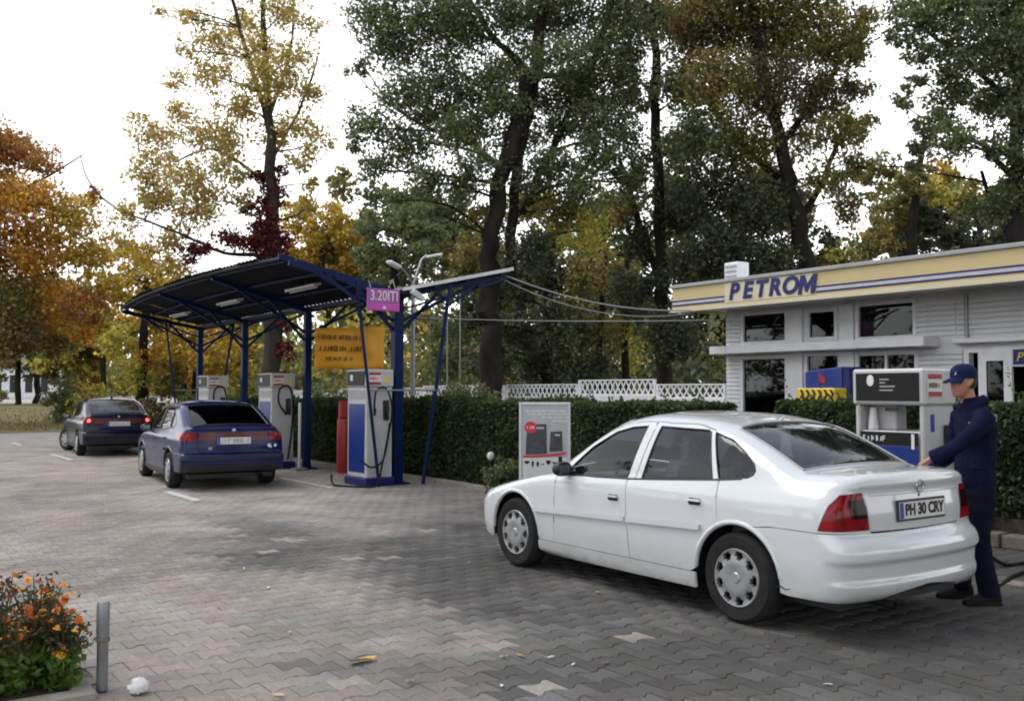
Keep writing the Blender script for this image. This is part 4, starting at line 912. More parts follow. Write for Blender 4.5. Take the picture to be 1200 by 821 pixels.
    lid_top = [(bxf, by)] + [(float(np.interp(by, R3[::-1, 1], R3[::-1, 0])), by)] + [(x, y) for x, y, z in lipL]
    pieces = [('T', lid_top + [(x, -y) for x, y in lid_top[::-1][1:]])]
    if not lift_rear: edge = [(.60, .985), (.548, .95), (.527, .88), (.506, .75), (.502, .700), (.3, .697), (0, .695)]
    else: edge = [(.56, .965), (.545, .94), (.543, .75), (.54, .60), (.3, .60), (0, .60)]
    ea = b.to('CR', b.lift('B', edge)); ea[0, 1] = float(np.interp(ea[0, 0], ar[::-1], zr[::-1]))
    lid_r = [tuple(t) for t in np.c_[ar, zr][::-1] if t[0] < ea[0, 0] - .01] + [tuple(t) for t in ea]       # centre top -> edge -> centre bottom
    lid_r = lid_r + [(-a, z) for a, z in lid_r[::-1][1:-1]]
    pieces.append(('CR', lid_r)); lid = b.panel('boot_lid', pieces, M[paint], car, sp)
    # ---- plate, badge
    px = float(b.lift('B', [(0, .815 if not lift_rear else .79)])[0, 0]); pz = .815 if not lift_rear else .79
    pl = bpy.data.objects.new('licence_plate', None); COL.objects.link(pl); pl.parent = car; pl.location = (px, 0, pz); pl.rotation_euler = (0, .035 if not lift_rear else .06, 0); pl.empty_display_size = .1
    link('plate_holder', MB().box(-.012, .004, -.275, .275, -.070, .070).mesh('h', bevel=.006), M['black'], pl)
    link('plate_sheet', MB().box(-.016, -.0125, -.258, .258, -.054, .054).mesh('h'), M['plate_white'], pl)
    link('country_strip', MB().box(-.0175, -.0163, .215, .256, -.052, .052).mesh('h'), M['plate_blue'], pl)
    TM = Matrix(((0, 0, -1, 0), (-1, 0, 0, 0), (0, 1, 0, 0), (0, 0, 0, 1)))
    def ptext(body, h, sx):
        me = text_mesh(body, h, depth=.002, bold=.004, sx=sx); me.transform(Matrix.Translation((-.0178, -.02, 0)) @ TM); link('plate_lettering', me, M['ink'], pl)
    if style == 'saloon': ptext('PH 30 CRY', .074, .92)
    else:
        rg_ = np.random.default_rng(31 + detail); mb = MB(); y = .19
        while y > -.22:
            c = rg_.uniform(.03, .045); mb.box(-.0178, -.0165, y - c * .35, y, -.034, .034)
            if rg_.random() < .7: mb.box(-.0178, -.0165, y - c, y - c * .35, rg_.choice([-.034, .02]), rg_.choice([-.018, .034]))
            y -= c + rg_.choice([.012, .012, .035])
        link('plate_lettering', mb.mesh('pl'), M['pump_grey'], pl)
    if not lift_rear:
        bx_ = float(b.lift('B', [(0, .955)])[0, 0])
        em = MB(); em.tube([(-.004, .040 * math.cos(t), .040 * math.sin(t)) for t in np.linspace(0, 2 * math.pi, 25)], .0045, 6, cap=False); em.obox((-.006, 0, 0), (.004, 0, 0), (0, .11, 0), (0, 0, .008)); me = em.mesh('e', smooth=True); o = link('emblem', me, M['chrome'], car); o.location = (bx_ - .010, 0, .963)
        link('lock', MB().lathe([(0, -.004), (.009, -.004), (.011, .004)], axis='x', n=12).mesh('l'), M['ink'], car).location = (float(b.lift('B', [(0, .905)])[0, 0]), 0, .905)
        gr_ = b.lift('B', [(y, .925) for y in np.linspace(-.50, .50, 16)])
        link('lid_crease', MB().tube(gr_ + np.array([.004, 0, 0]), .008, 6).mesh('c', smooth=True), M[paint], car)
        sx_ = b.lift('T', [(.30, 0.0)])[0]
        an = MB().tube([(sx_[0], 0, sx_[2] - .005), (sx_[0] - .05, 0, sx_[2] + .035)], [.014, .006], 8).build('antenna', M['white_metal'], car)
    else:
        band = b.to('CR', b.lift('B', [(.535, .80), (.535, .92)])); a0 = band[0, 0]
        b.panel('tail_band', [('CR', [(a0, .80), (a0, .92)] + [(a, .92) for a in np.linspace(a0, -a0, 14)[1:-1]] + [(-a0, .92), (-a0, .80)] + [(a, .80) for a in np.linspace(-a0, a0, 14)[1:-1]])], M['red_band'], car, .06, off=.003, flange=.004)
        bx_ = float(b.lift('B', [(0, .955)])[0, 0]); link('emblem', MB().lathe([(0, -.006), (.030, -.005), (.033, .003)], axis='x', n=16).mesh('e', smooth=True), M['chrome'], car).location = (bx_, 0, .955)
        sl = b.lift('T', [(-.76, y) for y in np.linspace(-.62, .62, 18)]); mb = MB(); mb.tube(sl + np.array([-.02, 0, .018]), .022, 8, flat=.5); mb.build('boot_spoiler', M['black'] if detail else M[paint], car, smooth=True)
        rub = [(a, .53) for a in np.linspace(a_rx * 1.1, -a_rx * 1.1, 26)] + [(a, .495) for a in np.linspace(-a_rx * 1.1, a_rx * 1.1, 26)]
        b.panel('bumper_strip', [('CR', rub)], M['black'], car, .06, off=.008, flange=.006)
        b.panel('bumper_valance', [('CR', [(a, .40) for a in np.linspace(a_rx, -a_rx, 22)] + [(a, .31) for a in np.linspace(-a_rx, a_rx, 22)])], M['black'], car, .06, off=.004, flange=.006)
    # ---- underside, wells, interior
    mb = MB(); mb.box(-.70, wb + .55, -.66, .66, .19, .26); mb.box(.40, wb - .42, -.80, .80, .195, .27); mb.build('underbody', M['black'], car)
    for cx_ in (0, wb):
        for sg in (1, -1):
            mb = MB().lathe([(AR + .02, 0), (AR + .02, .30), (.05, .31)], (cx_, sg * .80, .31), 'y', 20, a0=-.15, a1=math.pi + .15)
            if sg > 0: mb.v = [(x, sg * .80 - (y - sg * .80), z) for x, y, z in mb.v]
            mb.build('wheel_well', M['black'], car)
    st_ = 0.0
    for cx_ in (0, wb):
        for sg in (1, -1): make_wheel(car, (cx_, sg * .742, R), R, sg, 'cap' if style == 'saloon' else 'alloy', (label.find('turned') >= 0) * .42 if cx_ else 0)
    mb = MB(); mb.box(.0, 2.0 * kx, -.70, .70, .271, .30); mb.build('cabin_floor', M['interior'], car)
    link('dashboard', rounded_box(1.72 * kx, 2.05 * kx, -.66, .66, .62, .88, .06), M['interior'], car)
    link('parcel_shelf', rounded_box(-.42 if not lift_rear else -.62, .12, -.58, .58, .93, .955, .01), M['interior'], car)
    seat(car, 1.28 * kx, .36); seat(car, 1.28 * kx, -.36)
    link('rear_bench', rounded_box(.20, .70, -.62, .62, .38, .54, .05), M['seat_cloth'], car)
    me = rounded_box(-.07, .07, -.62, .62, 0, .58, .05); me.transform(Matrix.Translation((.22, 0, .46)) @ Matrix.Rotation(-.35, 4, 'Y')); link('bench_back', me, M['seat_cloth'], car)
    for y in (-.35, .35): me = rounded_box(-.04, .04, -.12, .12, 0, .14, .035); me.transform(Matrix.Translation((.01, y, .985)) @ Matrix.Rotation(-.15, 4, 'Y')); link('headrest', me, M['seat_cloth'], car)
    sw = MB(); sw.tube([(.0, .18 * math.cos(t), .18 * math.sin(t)) for t in np.linspace(0, 2 * math.pi, 25)], .014, 8, cap=False); sw.box(-.01, .01, -.17, .17, -.02, .02); sw.box(-.009, .009, -.02, .02, -.17, 0)
    me = sw.mesh('sw', smooth=True); me.transform(Matrix.Translation((1.60 * kx, .36, .87)) @ Matrix.Rotation(-.42, 4, 'Y')); link('steering_wheel', me, M['black'], car)
    for sg in (1, -1):
        mm = MB(); pr = []
        base = b.lift('L' if sg > 0 else 'R', [(1.86 * kx, .90)])[0]
        bm = bmesh.new(); bmesh.ops.create_uvsphere(bm, u_segments=18, v_segments=12, radius=1); me = bpy.data.meshes.new('mirror'); bm.to_mesh(me); bm.free(); me.vertices.foreach_set('co', np.array([(max(v.co.x, -.45) * .075, math.copysign(abs(v.co.y) ** .8, v.co.y) * .092, math.copysign(abs(v.co.z) ** .8, v.co.z) * .062) for v in me.vertices], dtype=np.float32).ravel()); me.polygons.foreach_set('use_smooth', [True] * len(me.polygons)); me.set_sharp_from_angle(angle=.8); me.transform(Matrix.Translation((1.88 * kx, base[1] + sg * .095, .935)) @ Matrix.Rotation(sg * .12, 4, 'Z'))
        mo = link('door_mirror', me, M['black'] if style == 'saloon' else M[paint], car)
        me = MB().box(-.004, .004, -.06, .06, -.036, .036).mesh('mg'); me.transform(Matrix.Translation((1.842 * kx, base[1] + sg * .098, .935)) @ Matrix.Rotation(sg * .12, 4, 'Z')); link('mirror_glass', me, M['chrome'], mo)
        link('mirror_stalk', MB().box(1.86 * kx, 1.92 * kx, base[1] - .01 if sg > 0 else base[1] - .05, base[1] + .05 if sg > 0 else base[1] + .01, .885, .925).mesh('ms', bevel=.01), M['black'], mo)
    link('exhaust_pipe', MB().tube([(-.5, -.42 if style != 'saloon' else .35, .24), (-.90, -.42 if style != 'saloon' else .35, .225)], .027, 10, cap=False).mesh('x', smooth=True), M['rubber'], car)
    return car, b
CARS = {}
CARS['white'] = build_car('parked_car', 'white four door saloon with red tail lamp and silver hubcaps in the foreground', (5.95, 4.62, 0), math.pi / 2, SALOON, 'car_white', 2.637, 'saloon', True)
CARS['blue'] = build_car('parked_car', 'blue liftback car with blacked out rear window beside the canopy pumps', (5.38, 16.25, 0), math.pi / 2 - math.radians(5), LIFTBACK, 'car_blue', 2.471, 'liftback', True, R=.295)
CARS['far'] = build_car('parked_car', 'dark blue car with lit tail lamps and front wheel turned left, farthest in the queue', (5.75, 25.6, 0), math.pi / 2 - math.radians(4), LIFTBACK, 'car_navy', 2.471, 'liftback', False, R=.295)
CARS['blue'][0].scale = (1.03, 1.03, 1.0)
# small extras on single cars
car, b = CARS['white']
P = b.lift('L', [(-.335, .305), (-.37, .318), (-.41, .30), (-.45, .31)])
link('bumper_scuff', MB().tube(P, [.003, .005, .004, .002], 5).mesh('scuff'), M['ink'], car)
car, b = CARS['blue']
for (y, z, w) in ((-.56, .70, .06), (-.59, .675, .03), (-.66, .70, .05)):
    x = float(b.lift('B', [(y, z)])[0, 0]); link('sticker', MB().lathe([(0, -.003), (w * .5, -.002)], axis='x', n=9).mesh('s'), M['paper'], car).location = (x - .002, y, z)
x = float(b.lift('B', [(.36, .675)])[0, 0]); link('badge', MB().box(-.004, .002, -.03, .03, -.02, .02).mesh('s', bevel=.004), M['pump_grey'], car).location = (x, .36, .675)
car, b = CARS['far']
for sg in (1, -1):
    x = b.lift('B', [(sg * .66, .865)])[0]; link('lit_bulb', MB().lathe([(0, -.014), (.035, -.010), (.05, .0)], axis='x', n=14).mesh('lb', smooth=True), M['lit_red'], car).location = tuple(x)
sx_ = b.lift('T', [(.30, 0.0)])[0]; MB().tube([(sx_[0], 0, sx_[2] - .005), (sx_[0] - .04, 0, sx_[2] + .06)], [.03, .008], 8).build('antenna', M['black'], car)
# ------------------------------------------------------------------ print too small to read in the photograph: rows of letter-like strokes
def scribble(name, w, h, mat, parent, Mx, seed, world=False, cw=.62):
    rg = np.random.default_rng(seed); mb = MB(); x = -w / 2; t = h * .2
    while x < w / 2 - h * .3:
        c = h * cw * rg.uniform(.7, 1.15); k = rg.integers(0, 4); y0, y1 = -h / 2, h / 2
        if k != 3: mb.box(x, x + t, y0, y1, 0, .002)
        if k in (0, 1): mb.box(x + t, x + c - t * .6, y1 - t * .8, y1, 0, .002)
        if k in (0, 2): mb.box(x + t, x + c - t * .6, -t * .4, t * .4, 0, .002)
        if k in (1, 3): mb.box(x + t, x + c - t * .6, y0, y0 + t * .8, 0, .002)
        if k in (1, 3, 2): mb.box(x + c - t * 1.2, x + c - t * .2, y0 + t * .8, y1 - t * .8, 0, .002)
        x += c + h * .14 + (h * .35 if rg.random() < .12 else 0)
    me = mb.mesh(name); me.transform(Mx); o = link(name, me, mat, parent, world); o['kind'] = 'stuff'; return o
# ------------------------------------------------------------------ pump canopy
CV, CU0, CU1 = 7.92, 14.5, 25.5
cn = thing('pump_canopy', 'blue steel canopy with dark butterfly roof over the pump row', 'canopy', (CV, 20, 0))
posts = [14.75, 18.6, 22.3, 25.7]
bow = lambda u: .13 * math.sin(math.pi * min(max((u - 14.8) / 10.9, 0), 1)) ** .8 - .06 * max(0, (u - 23.5) / 2)
zr_ = lambda x, u=14.5: 3.30 + (.47 + (bow(u) if x < CV else 0)) * abs(x - CV) / 2.1
for i, u in enumerate(posts):
    r = .085 if i == 0 else .07
    MB().box(CV - r, CV + r, u - r, u + r, 0, 3.20).build('post', M['blue_paint'], cn, world=True, bevel=.012)
    MB().box(CV - .17, CV + .17, u - .17, u + .17, 0.001, .03).build('base_plate', M['blue_paint'], cn, world=True)
    for s, e in ((-1, 5.9), (1, 10.1)):
        for t0, t1 in ((2.55, .50), (2.75, .95)):
            x1 = CV + s * t1 * abs(e - CV) * .85; z1 = zr_(x1, u) - .03
            MB().bar((CV, u, t0), (x1, u, z1 - .05), .05).build('arm', M['blue_paint'], cn, world=True)
        MB().bar((CV, u, 3.22), (e - s * .05, u, zr_(e, u) - .10), .06, .09).build('rafter', M['blue_paint'], cn, world=True)
for x in (6.0, 6.65, 7.3, 8.55, 9.2, 9.95):
    MB().tube([(x, u, zr_(x, u) - .04) for u in np.linspace(CU0 + .02 + (.5 if x < CV else 0), CU1, 14)], .026, 6).build('purlin', M['blue_paint'], cn, world=True)
# end frames: leaning struts, lattice chords and tie
def strut_frame(u, thin):
    for (x0, x1) in ((7.44, 7.0), (8.27, 8.80)):
        MB().tube([(x0, u, 0), (x1, u, zr_(x1) - .07)], .028 if x0 < CV else .034, 8).build('strut', M['blue_paint'], cn, world=True, smooth=True)
    MB().tube([(7.24, u - .04, 1.6), (8.5, u - .04, 1.6)], .015, 8).build('tie_bar', M['grey_metal'], cn, world=True, smooth=True)
    for a, b in (((5.95, 3.66), (7.9, 2.98)), ((7.9, 2.98), (10.0, 3.62)), ((6.6, 3.48), (6.6, 3.42)), ((6.95, 3.10), (6.4, 3.50)), ((6.95, 3.10), (7.3, 3.34)), ((8.8, 3.10), (8.5, 3.32)), ((8.8, 3.10), (9.5, 3.52))):
        MB().bar((a[0], u, a[1]), (b[0], u, b[1]), .035).build('lattice_bar', M['blue_paint'], cn, world=True)
strut_frame(14.46, False); strut_frame(25.62, True)
def sheet(u0, u1, x0, x1, n=12):
    mb = MB(); k = int((u1 - u0) / .19 * 6); xs = np.linspace(x0, x1, n); us = np.linspace(u0, u1, k + 1)
    sag = np.random.default_rng(int(u0 * 10)).normal(0, .012)
    prof = lambda u: .016 * math.copysign(min(1, abs(1.8 * math.sin(2 * math.pi * u / .19))), math.sin(2 * math.pi * u / .19))
    vs = [(x, u, zr_(x, u) + prof(u) + .010 + sag * abs(x - CV) / 2) for x in xs for u in us]; w = k + 1
    mb.add(vs, [(i * w + j, i * w + j + 1, (i + 1) * w + j + 1, (i + 1) * w + j) for i in range(n - 1) for j in range(k)])
    me = mb.mesh('sheet'); return me
for s, e, st0 in ((-1, 5.86, CU0 + .5), (1, 10.14, CU0)):
    u = st0; k = 0
    while u < CU1 + .15:
        u1 = min(u + .95, CU1 + .2); me = sheet(u, u1 + .03, CV + s * .03, e + random.uniform(-.03, .03), 3)
        me.transform(Matrix.Translation((0, 0, .004 * (k % 2)))); link('roof_sheet', me, M['dark_sheet'] if s < 0 else M['pump_grey'], cn, world=True); u += .95; k += 1
mb = MB(); mb.obox(((CV + 10.16) / 2, CU0 - .03, (zr_(CV) + zr_(10.16)) / 2 + .02), (10.16 - CV, 0, zr_(10.16) - zr_(CV)), (0, .03, 0), (0, 0, .06)); mb.build('edge_flashing', M['white_metal'], cn, world=True)
mb = MB(); mb.obox(((CV + 5.86) / 2, CU0 + .47, (zr_(CV) + zr_(5.86)) / 2 + .01), (CV - 5.86, 0, -(zr_(5.86) - zr_(CV))), (0, .03, 0), (0, 0, .10)); mb.build('edge_beam', M['blue_paint'], cn, world=True)
MB().box(CV - .10, CV + .10, CU0, CU1 + .1, 3.235, 3.285).build('gutter', M['blue_paint'], cn, world=True)
MB().tube([(5.9, u, zr_(5.9, u) - .035) for u in np.linspace(CU0 + .5, CU1 + .1, 16)], .032, 6).build('edge_beam', M['dark_sheet'], cn, world=True)
for k, (u, wh) in enumerate(((16.3, 'nearest the price sign'), (20.2, 'middle of the three'), (23.8, 'at the far end'))):
    l = thing('tube_light', f'long pale fluorescent tube light under the canopy, {wh}', 'light fitting', (6.85, u, zr_(6.85, u) - .19), group='tube lights under the canopy')
    l.rotation_euler = (0, -math.atan(.47 / 2.1), 0)
    MB().box(-.08, .08, -.65, .65, .03, .08).build('housing', M['tube_lamp'], l, bevel=.01); MB().tube([(0, -.60, .012), (0, .60, .012)], .018, 8).build('tube', M['white_metal'], l, smooth=True)
# price sign, orange banner, floodlight
ps = thing('price_sign', 'small purple price sign hanging from the canopy edge', 'sign', (7.45, 14.5, 2.9))
MB().box(7.16, 7.74, 14.34, 14.40, 2.91, 3.28).build('panel', M['purple'], ps, world=True)
MB().box(7.17, 7.73, 14.332, 14.339, 2.92, 3.035).build('lower_strip', M['magenta'], ps, world=True)
put_text('digits', '3.20ITI', .17, M['digit'], ps, face_neg_y(7.45, 14.333, 3.155), world=True, depth=.006, bold=.002, sx=.80)
mb = MB(); mb.add([(7.41, 14.329, 2.945), (7.49, 14.329, 2.945), (7.45, 14.329, 3.01)], [(0, 1, 2)]); mb.build('arrow_mark', M['paper'], ps, world=True)
[MB().tube([(x, 14.37, 3.275), (x, 14.45, 3.42)], .008, 6).build('hanger', M['grey_metal'], ps, world=True) for x in (7.22, 7.68)]
bn = thing('orange_banner', 'orange banner with dark lettering tied between canopy posts', 'banner', (8.6, 18.0, 2.4))
me_v = []; nx, nz = 16, 8
vs = [(7.82 + 1.56 * i / nx, 18.0 + .04 * math.sin(i * .9) + .02 * math.sin(j * 1.3 + i * .5), 2.03 + (.80 + .12 * i / nx) * j / nz - .02 * math.sin(math.pi * i / nx) * (j == nz)) for j in range(nz + 1) for i in range(nx + 1)]
mb = MB().add(vs, [(j * (nx + 1) + i, j * (nx + 1) + i + 1, (j + 1) * (nx + 1) + i + 1, (j + 1) * (nx + 1) + i) for j in range(nz) for i in range(nx)])
bo = mb.build('sheet', M['orange_sheet'], bn, world=True, smooth=True); sol = bo.modifiers.new('s', 'SOLIDIFY'); sol.thickness = .004
for k, (z, h, w) in enumerate(((2.66, .10, .95), (2.44, .12, .98), (2.23, .09, .62))): scribble('lettering', w, h, M['brown_ink'], bn, face_neg_y(8.34, 17.94, z), 40 + k, world=True)
mb = MB(); [mb.tube([p, q], .004, 5) for p, q in (((7.82, 18, 2.83), (7.93, 18.55, 2.95)), ((7.82, 18, 2.04), (7.93, 18.55, 1.95)), ((9.38, 18, 2.95), (9.75, 18.5, 3.6)), ((9.38, 18, 2.04), (9.6, 17.7, 1.5)))]; mb.build('rope', M['rubber'], bn, world=True)['kind'] = 'stuff'
fl = thing('floodlight', 'white floodlight clamped on the near canopy post', 'floodlight', (8.05, 14.6, 3.1))
mb = MB().box(-.13, .13, -.09, .09, -.05, .05); me = mb.mesh('h', bevel=.015); me.transform(Matrix.Translation((.10, -.12, .13)) @ Matrix.Rotation(.55, 4, 'Y') @ Matrix.Rotation(.25, 4, 'X')); link('lamp_head', me, M['white_metal'], fl)
MB().tube([(-.05, .05, -.1), (.02, -.02, .06), (.08, -.1, .10)], .014, 6).build('bracket', M['grey_metal'], fl)

# ------------------------------------------------------------------ fuel pumps
def hose_pts(*p, n=14):
    P = np.array(p, float); t = np.linspace(0, len(P) - 1, n * (len(P) - 1) + 1); out = []
    for q in t:
        i = min(int(q), len(P) - 2); f = q - i; p0 = P[max(i - 1, 0)]; p1 = P[i]; p2 = P[i + 1]; p3 = P[min(i + 2, len(P) - 1)]
        out.append(.5 * (2 * p1 + (p2 - p0) * f + (2 * p0 - 5 * p1 + 4 * p2 - p3) * f ** 2 + (3 * p1 - p0 - 3 * p2 + p3) * f ** 3))
    return np.array(out)
def pump(label, loc, H_=1.95, open_front=False, base=.14):
    p = thing('fuel_pump', label, 'fuel pump', loc, 0, 'fuel pumps')     # front faces -x, hose end faces -y
    w, d = .72, .48
    MB().box(-.04, d + .04, -.04, w + .04, 0, base).build('base', M['sign_blue'] if not open_front else M['concrete'], p, bevel=.015)
    mb = MB()
    if open_front:
        mb.box(0, d, 0, .05, base, H_ - .34); mb.box(0, d, w - .05, w, base, H_ - .34); mb.box(.02, d - .02, .05, w - .05, base, 1.22); mb.box(.16, .34, w - .33, w - .05, 1.22, H_ - .34)
    else:
        mb.box(0, d, 0, w, base, H_ - .30)
    mb.build('casing', M['pump_white'], p, bevel=.012)
    MB().box(-.02, d + .02, -.02, w + .02, H_ - (.30 if not open_front else .34) + .002, H_).build('head', M['pump_white'], p, bevel=.02)
    if open_front:
        MB().box(-.030, -.021, .03, w - .03, H_ - .30, H_ - .04).build('display', M['ink'], p)
        lo = MB().lathe([(0, -.006), (.045, -.005), (.05, 0)], axis='x', n=14).build('display_mark', M['paper'], p); lo.location = (-.031, w - .19, H_ - .11); lo.scale = (1, .8, 1.1)
        for z, ww in ((H_ - .10, .10), (H_ - .13, .06), (H_ - .165, .16), (H_ - .20, .14)): MB().box(-.034, -.0312, w - .29 - ww, w - .29, z - .006, z + .006).build('display_print', M['pump_grey'], p)
        MB().box(-.025, -.0205, .24, .38, H_ - .395, H_ - .36).build('switches', M['black'], p)
        MB().box(-.012, -.002, .06, w - .06, 1.09, 1.21).build('notice_strip', M['ink'], p)
        scribble('notice_text', .24, .05, M['paper'], p, face_neg_x(-.0122, w - .21, 1.15), 5)
        MB().box(-.012, -.002, .06, w - .06, base + .05, 1.085).build('front_panel', M['pump_blue'], p, bevel=.004)
        MB().lathe([(.0, 0), (.045, 0), (.05, .02), (.03, .20), (.026, .21), (0, .21)], (.10, w - .13, 1.225), 'z', 14).build('cup', M['paper'], p, smooth=True)
        MB().box(-.018, -.0125, .09, .12, 1.06, 1.20).build('thermometer', M['paper'], p)
    else:
        MB().box(-.030, -.021, .03, w - .03, H_ - .27, H_ - .03).build('display', M['ink'], p)
        MB().box(-.033, -.0305, w - .26, w - .16, H_ - .19, H_ - .09).build('display_mark', M['paper'], p)
        MB().box(-.008, -.0005, .05, w - .05, H_ - .50, H_ - .35).build('meter_window', M['pump_grey'], p)
        MB().box(-.010, -.001, .06, w - .06, base + .08, H_ - .58).build('front_panel', M['pump_blue'], p, bevel=.004)
    # end face with notices, nozzle and hose
    MB().box(.03, .25, -.027, -.021, H_ - .26, H_ - .05).build('red_notice', M['paper'], p)
    for k, z in enumerate((H_ - .075, H_ - .235)): MB().box(.032, .248, -.030, -.0272, z - .022, z + .022).build('notice_band', M['red'], p)
    scribble('notice_text', .19, .05, M['brown_ink'] if open_front else M['poster_red'], p, face_neg_y(.14, -.0273, H_ - .155), 6)
    if not open_front:
        mb = MB(); mb.add([(.30, -.0275, H_ - .22), (.42, -.0275, H_ - .22), (.36, -.0275, H_ - .10)], [(0, 1, 2)]); mb.build('warning_triangle', M['yellow'], p)
    else:
        MB().box(.10, .16, -.004, -.0005, H_ - .58, H_ - .42).build('sticker', M['plate_blue'], p)
    nz = MB(); nz.box(.30, .40, -.05, -.001, H_ - .85, H_ - .52); nz.build('nozzle_holster', M['black'], p, bevel=.01)
    nb = MB(); nb.tube([(.35, -.06, H_ - .55), (.35, -.10, H_ - .66), (.35, -.08, H_ - .80)], [.022, .03, .018], 8); nb.tube([(.35, -.10, H_ - .60), (.30, -.13, H_ - .72), (.35, -.11, H_ - .80)], .010, 6); nb.build('nozzle', M['black'], p, smooth=True)
    return p
pA = pump('white and blue fuel pump with looped hose at the near end of the canopy', (7.27, 14.60, 0))
MB().tube(hose_pts((.16, -.02, 1.28), (.10, -.09, 1.20), (.14, -.07, 1.58), (.34, -.06, 1.62), (.42, -.10, 1.3), (.36, -.12, .9), (.24, -.14, .45), (.02, -.16, .33), (-.12, -.05, .45)), .016, 8).build('hose', M['rubber'], pA, smooth=True)
MB().tube(hose_pts((.40, -.06, 1.05), (.34, -.10, .8), (.22, -.14, .35), (.12, -.18, .06), (-.05, -.22, .02), (-.28, .1, .02), (-.38, .45, .03), (-.30, .7, .16), (-.22, .85, .1)), .016, 8).build('hose', M['rubber'], pA, smooth=True)
pB = pump('pale fuel pump with arched hose behind the blue liftback car', (7.30, 18.95, 0))
MB().tube(hose_pts((.30, -.05, 1.1), (.12, -.1, 1.35), (.14, -.1, 1.62), (.32, -.1, 1.68), (.42, -.1, 1.4), (.40, -.1, .8), (.3, -.15, .2)), .02, 8).build('hose', M['rubber'], pB, smooth=True)
pC = pump('pale fuel pump farthest along the row, between the last two canopy posts', (7.32, 23.1, 0))
MB().tube(hose_pts((.30, -.05, 1.1), (.12, -.1, 1.35), (.14, -.1, 1.62), (.32, -.1, 1.68), (.42, -.1, 1.4), (.40, -.1, .8), (.3, -.15, .2)), .02, 8).build('hose', M['rubber'], pC, smooth=True)
pD = pump('open fronted white fuel pump with black display beside the attendant', (8.10, 5.06, 0), H_=1.80, open_front=True, base=.10)
MB().tube(hose_pts((.35, -.08, 1.0), (.36, -.14, .8), (.42, -.25, .25), (.62, -.36, .03), (.95, -.42, .016), (1.1, -.55, .016), (.75, -.62, .016), (.2, -.68, .016), (-.35, -.82, .02), (-.62, -.80, .25), (-.95, -.66, .78), (-1.28, -.62, .90)), .017, 8).build('hose', M['rubber'], pD, smooth=True)
# red extinguisher cart and grey pole by the second pump
ex = thing('extinguisher', 'tall red fire extinguisher standing behind the near pump', 'fire extinguisher', (8.16, 17.35, 0))
MB().lathe([(0, 0), (.13, 0), (.14, .03), (.14, 1.0), (.11, 1.1), (.05, 1.17), (0, 1.17)], axis='z', n=18).build('cylinder', M['red'], ex, smooth=True)
MB().lathe([(.045, 1.17), (.045, 1.28), (.07, 1.30), (0, 1.32)], axis='z', n=10).build('valve', M['black'], ex)
MB().tube(hose_pts((.05, 0, 1.24), (.18, -.05, 1.1), (.17, -.06, .7), (.10, -.14, .5)), .014, 6).build('hose', M['rubber'], ex)
MB().box(-.145, .145, -.15, -.02, 1.05, 1.4).build('handle_frame', M['red'], ex, bevel=.03)
gp = thing('grey_post', 'thin pale grey post between the second pump and canopy post', 'post', (7.66, 18.35, 0))
MB().tube([(0, 0, 0), (0, 0, 1.35)], .03, 8).build('pole', M['white_metal'], gp, smooth=True); MB().box(-.12, .12, -.12, .12, 0, .05).build('foot', M['concrete'], gp)

# ------------------------------------------------------------------ poster board in front of the hedge
cdir = np.array([math.sin(YAW + .02), math.cos(YAW + .02), 0]); rdir = np.array([math.cos(YAW + .02), -math.sin(YAW + .02), 0])
pc = at(638.5, 512, 13.6); pc = np.array([pc[0], pc[1], 0])
pb = thing('poster_board', 'free standing white poster board with dark boxes and red disc before the hedge', 'poster', tuple(pc), -YAW - .02)
MB().box(-.345, .345, .0, .04, .22, 1.41).build('backing', M['poster_grey'], pb)
fr = MB(); fr.box(-.36, -.325, -.02, .05, .2, 1.43); fr.box(.325, .36, -.02, .05, .2, 1.43); fr.box(-.325, .325, -.018, .048, 1.39, 1.43); fr.box(-.325, .325, -.018, .048, .2, .24); fr.build('frame', M['white_metal'], pb, bevel=.006)
MB().box(-.31, .31, -.006, -.001, .26, .66).build('lower_paper', M['paper'], pb)
for z, w, c in ((1.31, .52, .0), (1.265, .50, .02), (1.22, .34, .12), (1.17, .2, .2)):
    mb = MB(); x = c - w / 2
    while x < c + w / 2: l = random.uniform(.03, .09); mb.box(x, x + l, -.004, -.0005, z - .012, z + .012); x += l + .015
    mb.build('print_line', M['paper'], pb)
for (x0, x1, z0, z1, sk) in ((-.27, .03, .70, 1.13, .03), (.06, .25, .74, 1.03, .03)):
    mb = MB(); mb.add([(x0, -.008, z0), (x1, -.008, z0 + .01), (x1 - .01, -.008, z1), (x0 + .02, -.008, z1 - .01)], [(0, 1, 2, 3)]); mb.build('printed_box', M['poster_dark'], pb)
    mb = MB(); mb.box(x0 + .08, x1 - .04, -.011, -.009, z1 - .07, z1 - .045); mb.build('box_title', M['poster_grey'], pb)
MB().lathe([(0, -.012), (.085, -.012)], (-.20, 0, 1.08), 'y', 20).build('red_disc', M['poster_red'], pb)
scribble('disc_text', .10, .04, M['paper'], pb, Matrix(((1, 0, 0, -.20), (0, 0, -1, -.0122), (0, 1, 0, 1.08), (0, 0, 0, 1))), 8)
mb = MB(); n = 12; mb.add([(-.30 + .6 * i / n, -.009, .665 + .05 * (i / n) ** 2 - .01) for i in range(n + 1)] + [(-.30 + .6 * i / n, -.009, .69 + .05 * (i / n) ** 2) for i in range(n + 1)], [(i, i + 1, n + 2 + i, n + 1 + i) for i in range(n)]); mb.build('red_swoosh', M['poster_red'], pb)
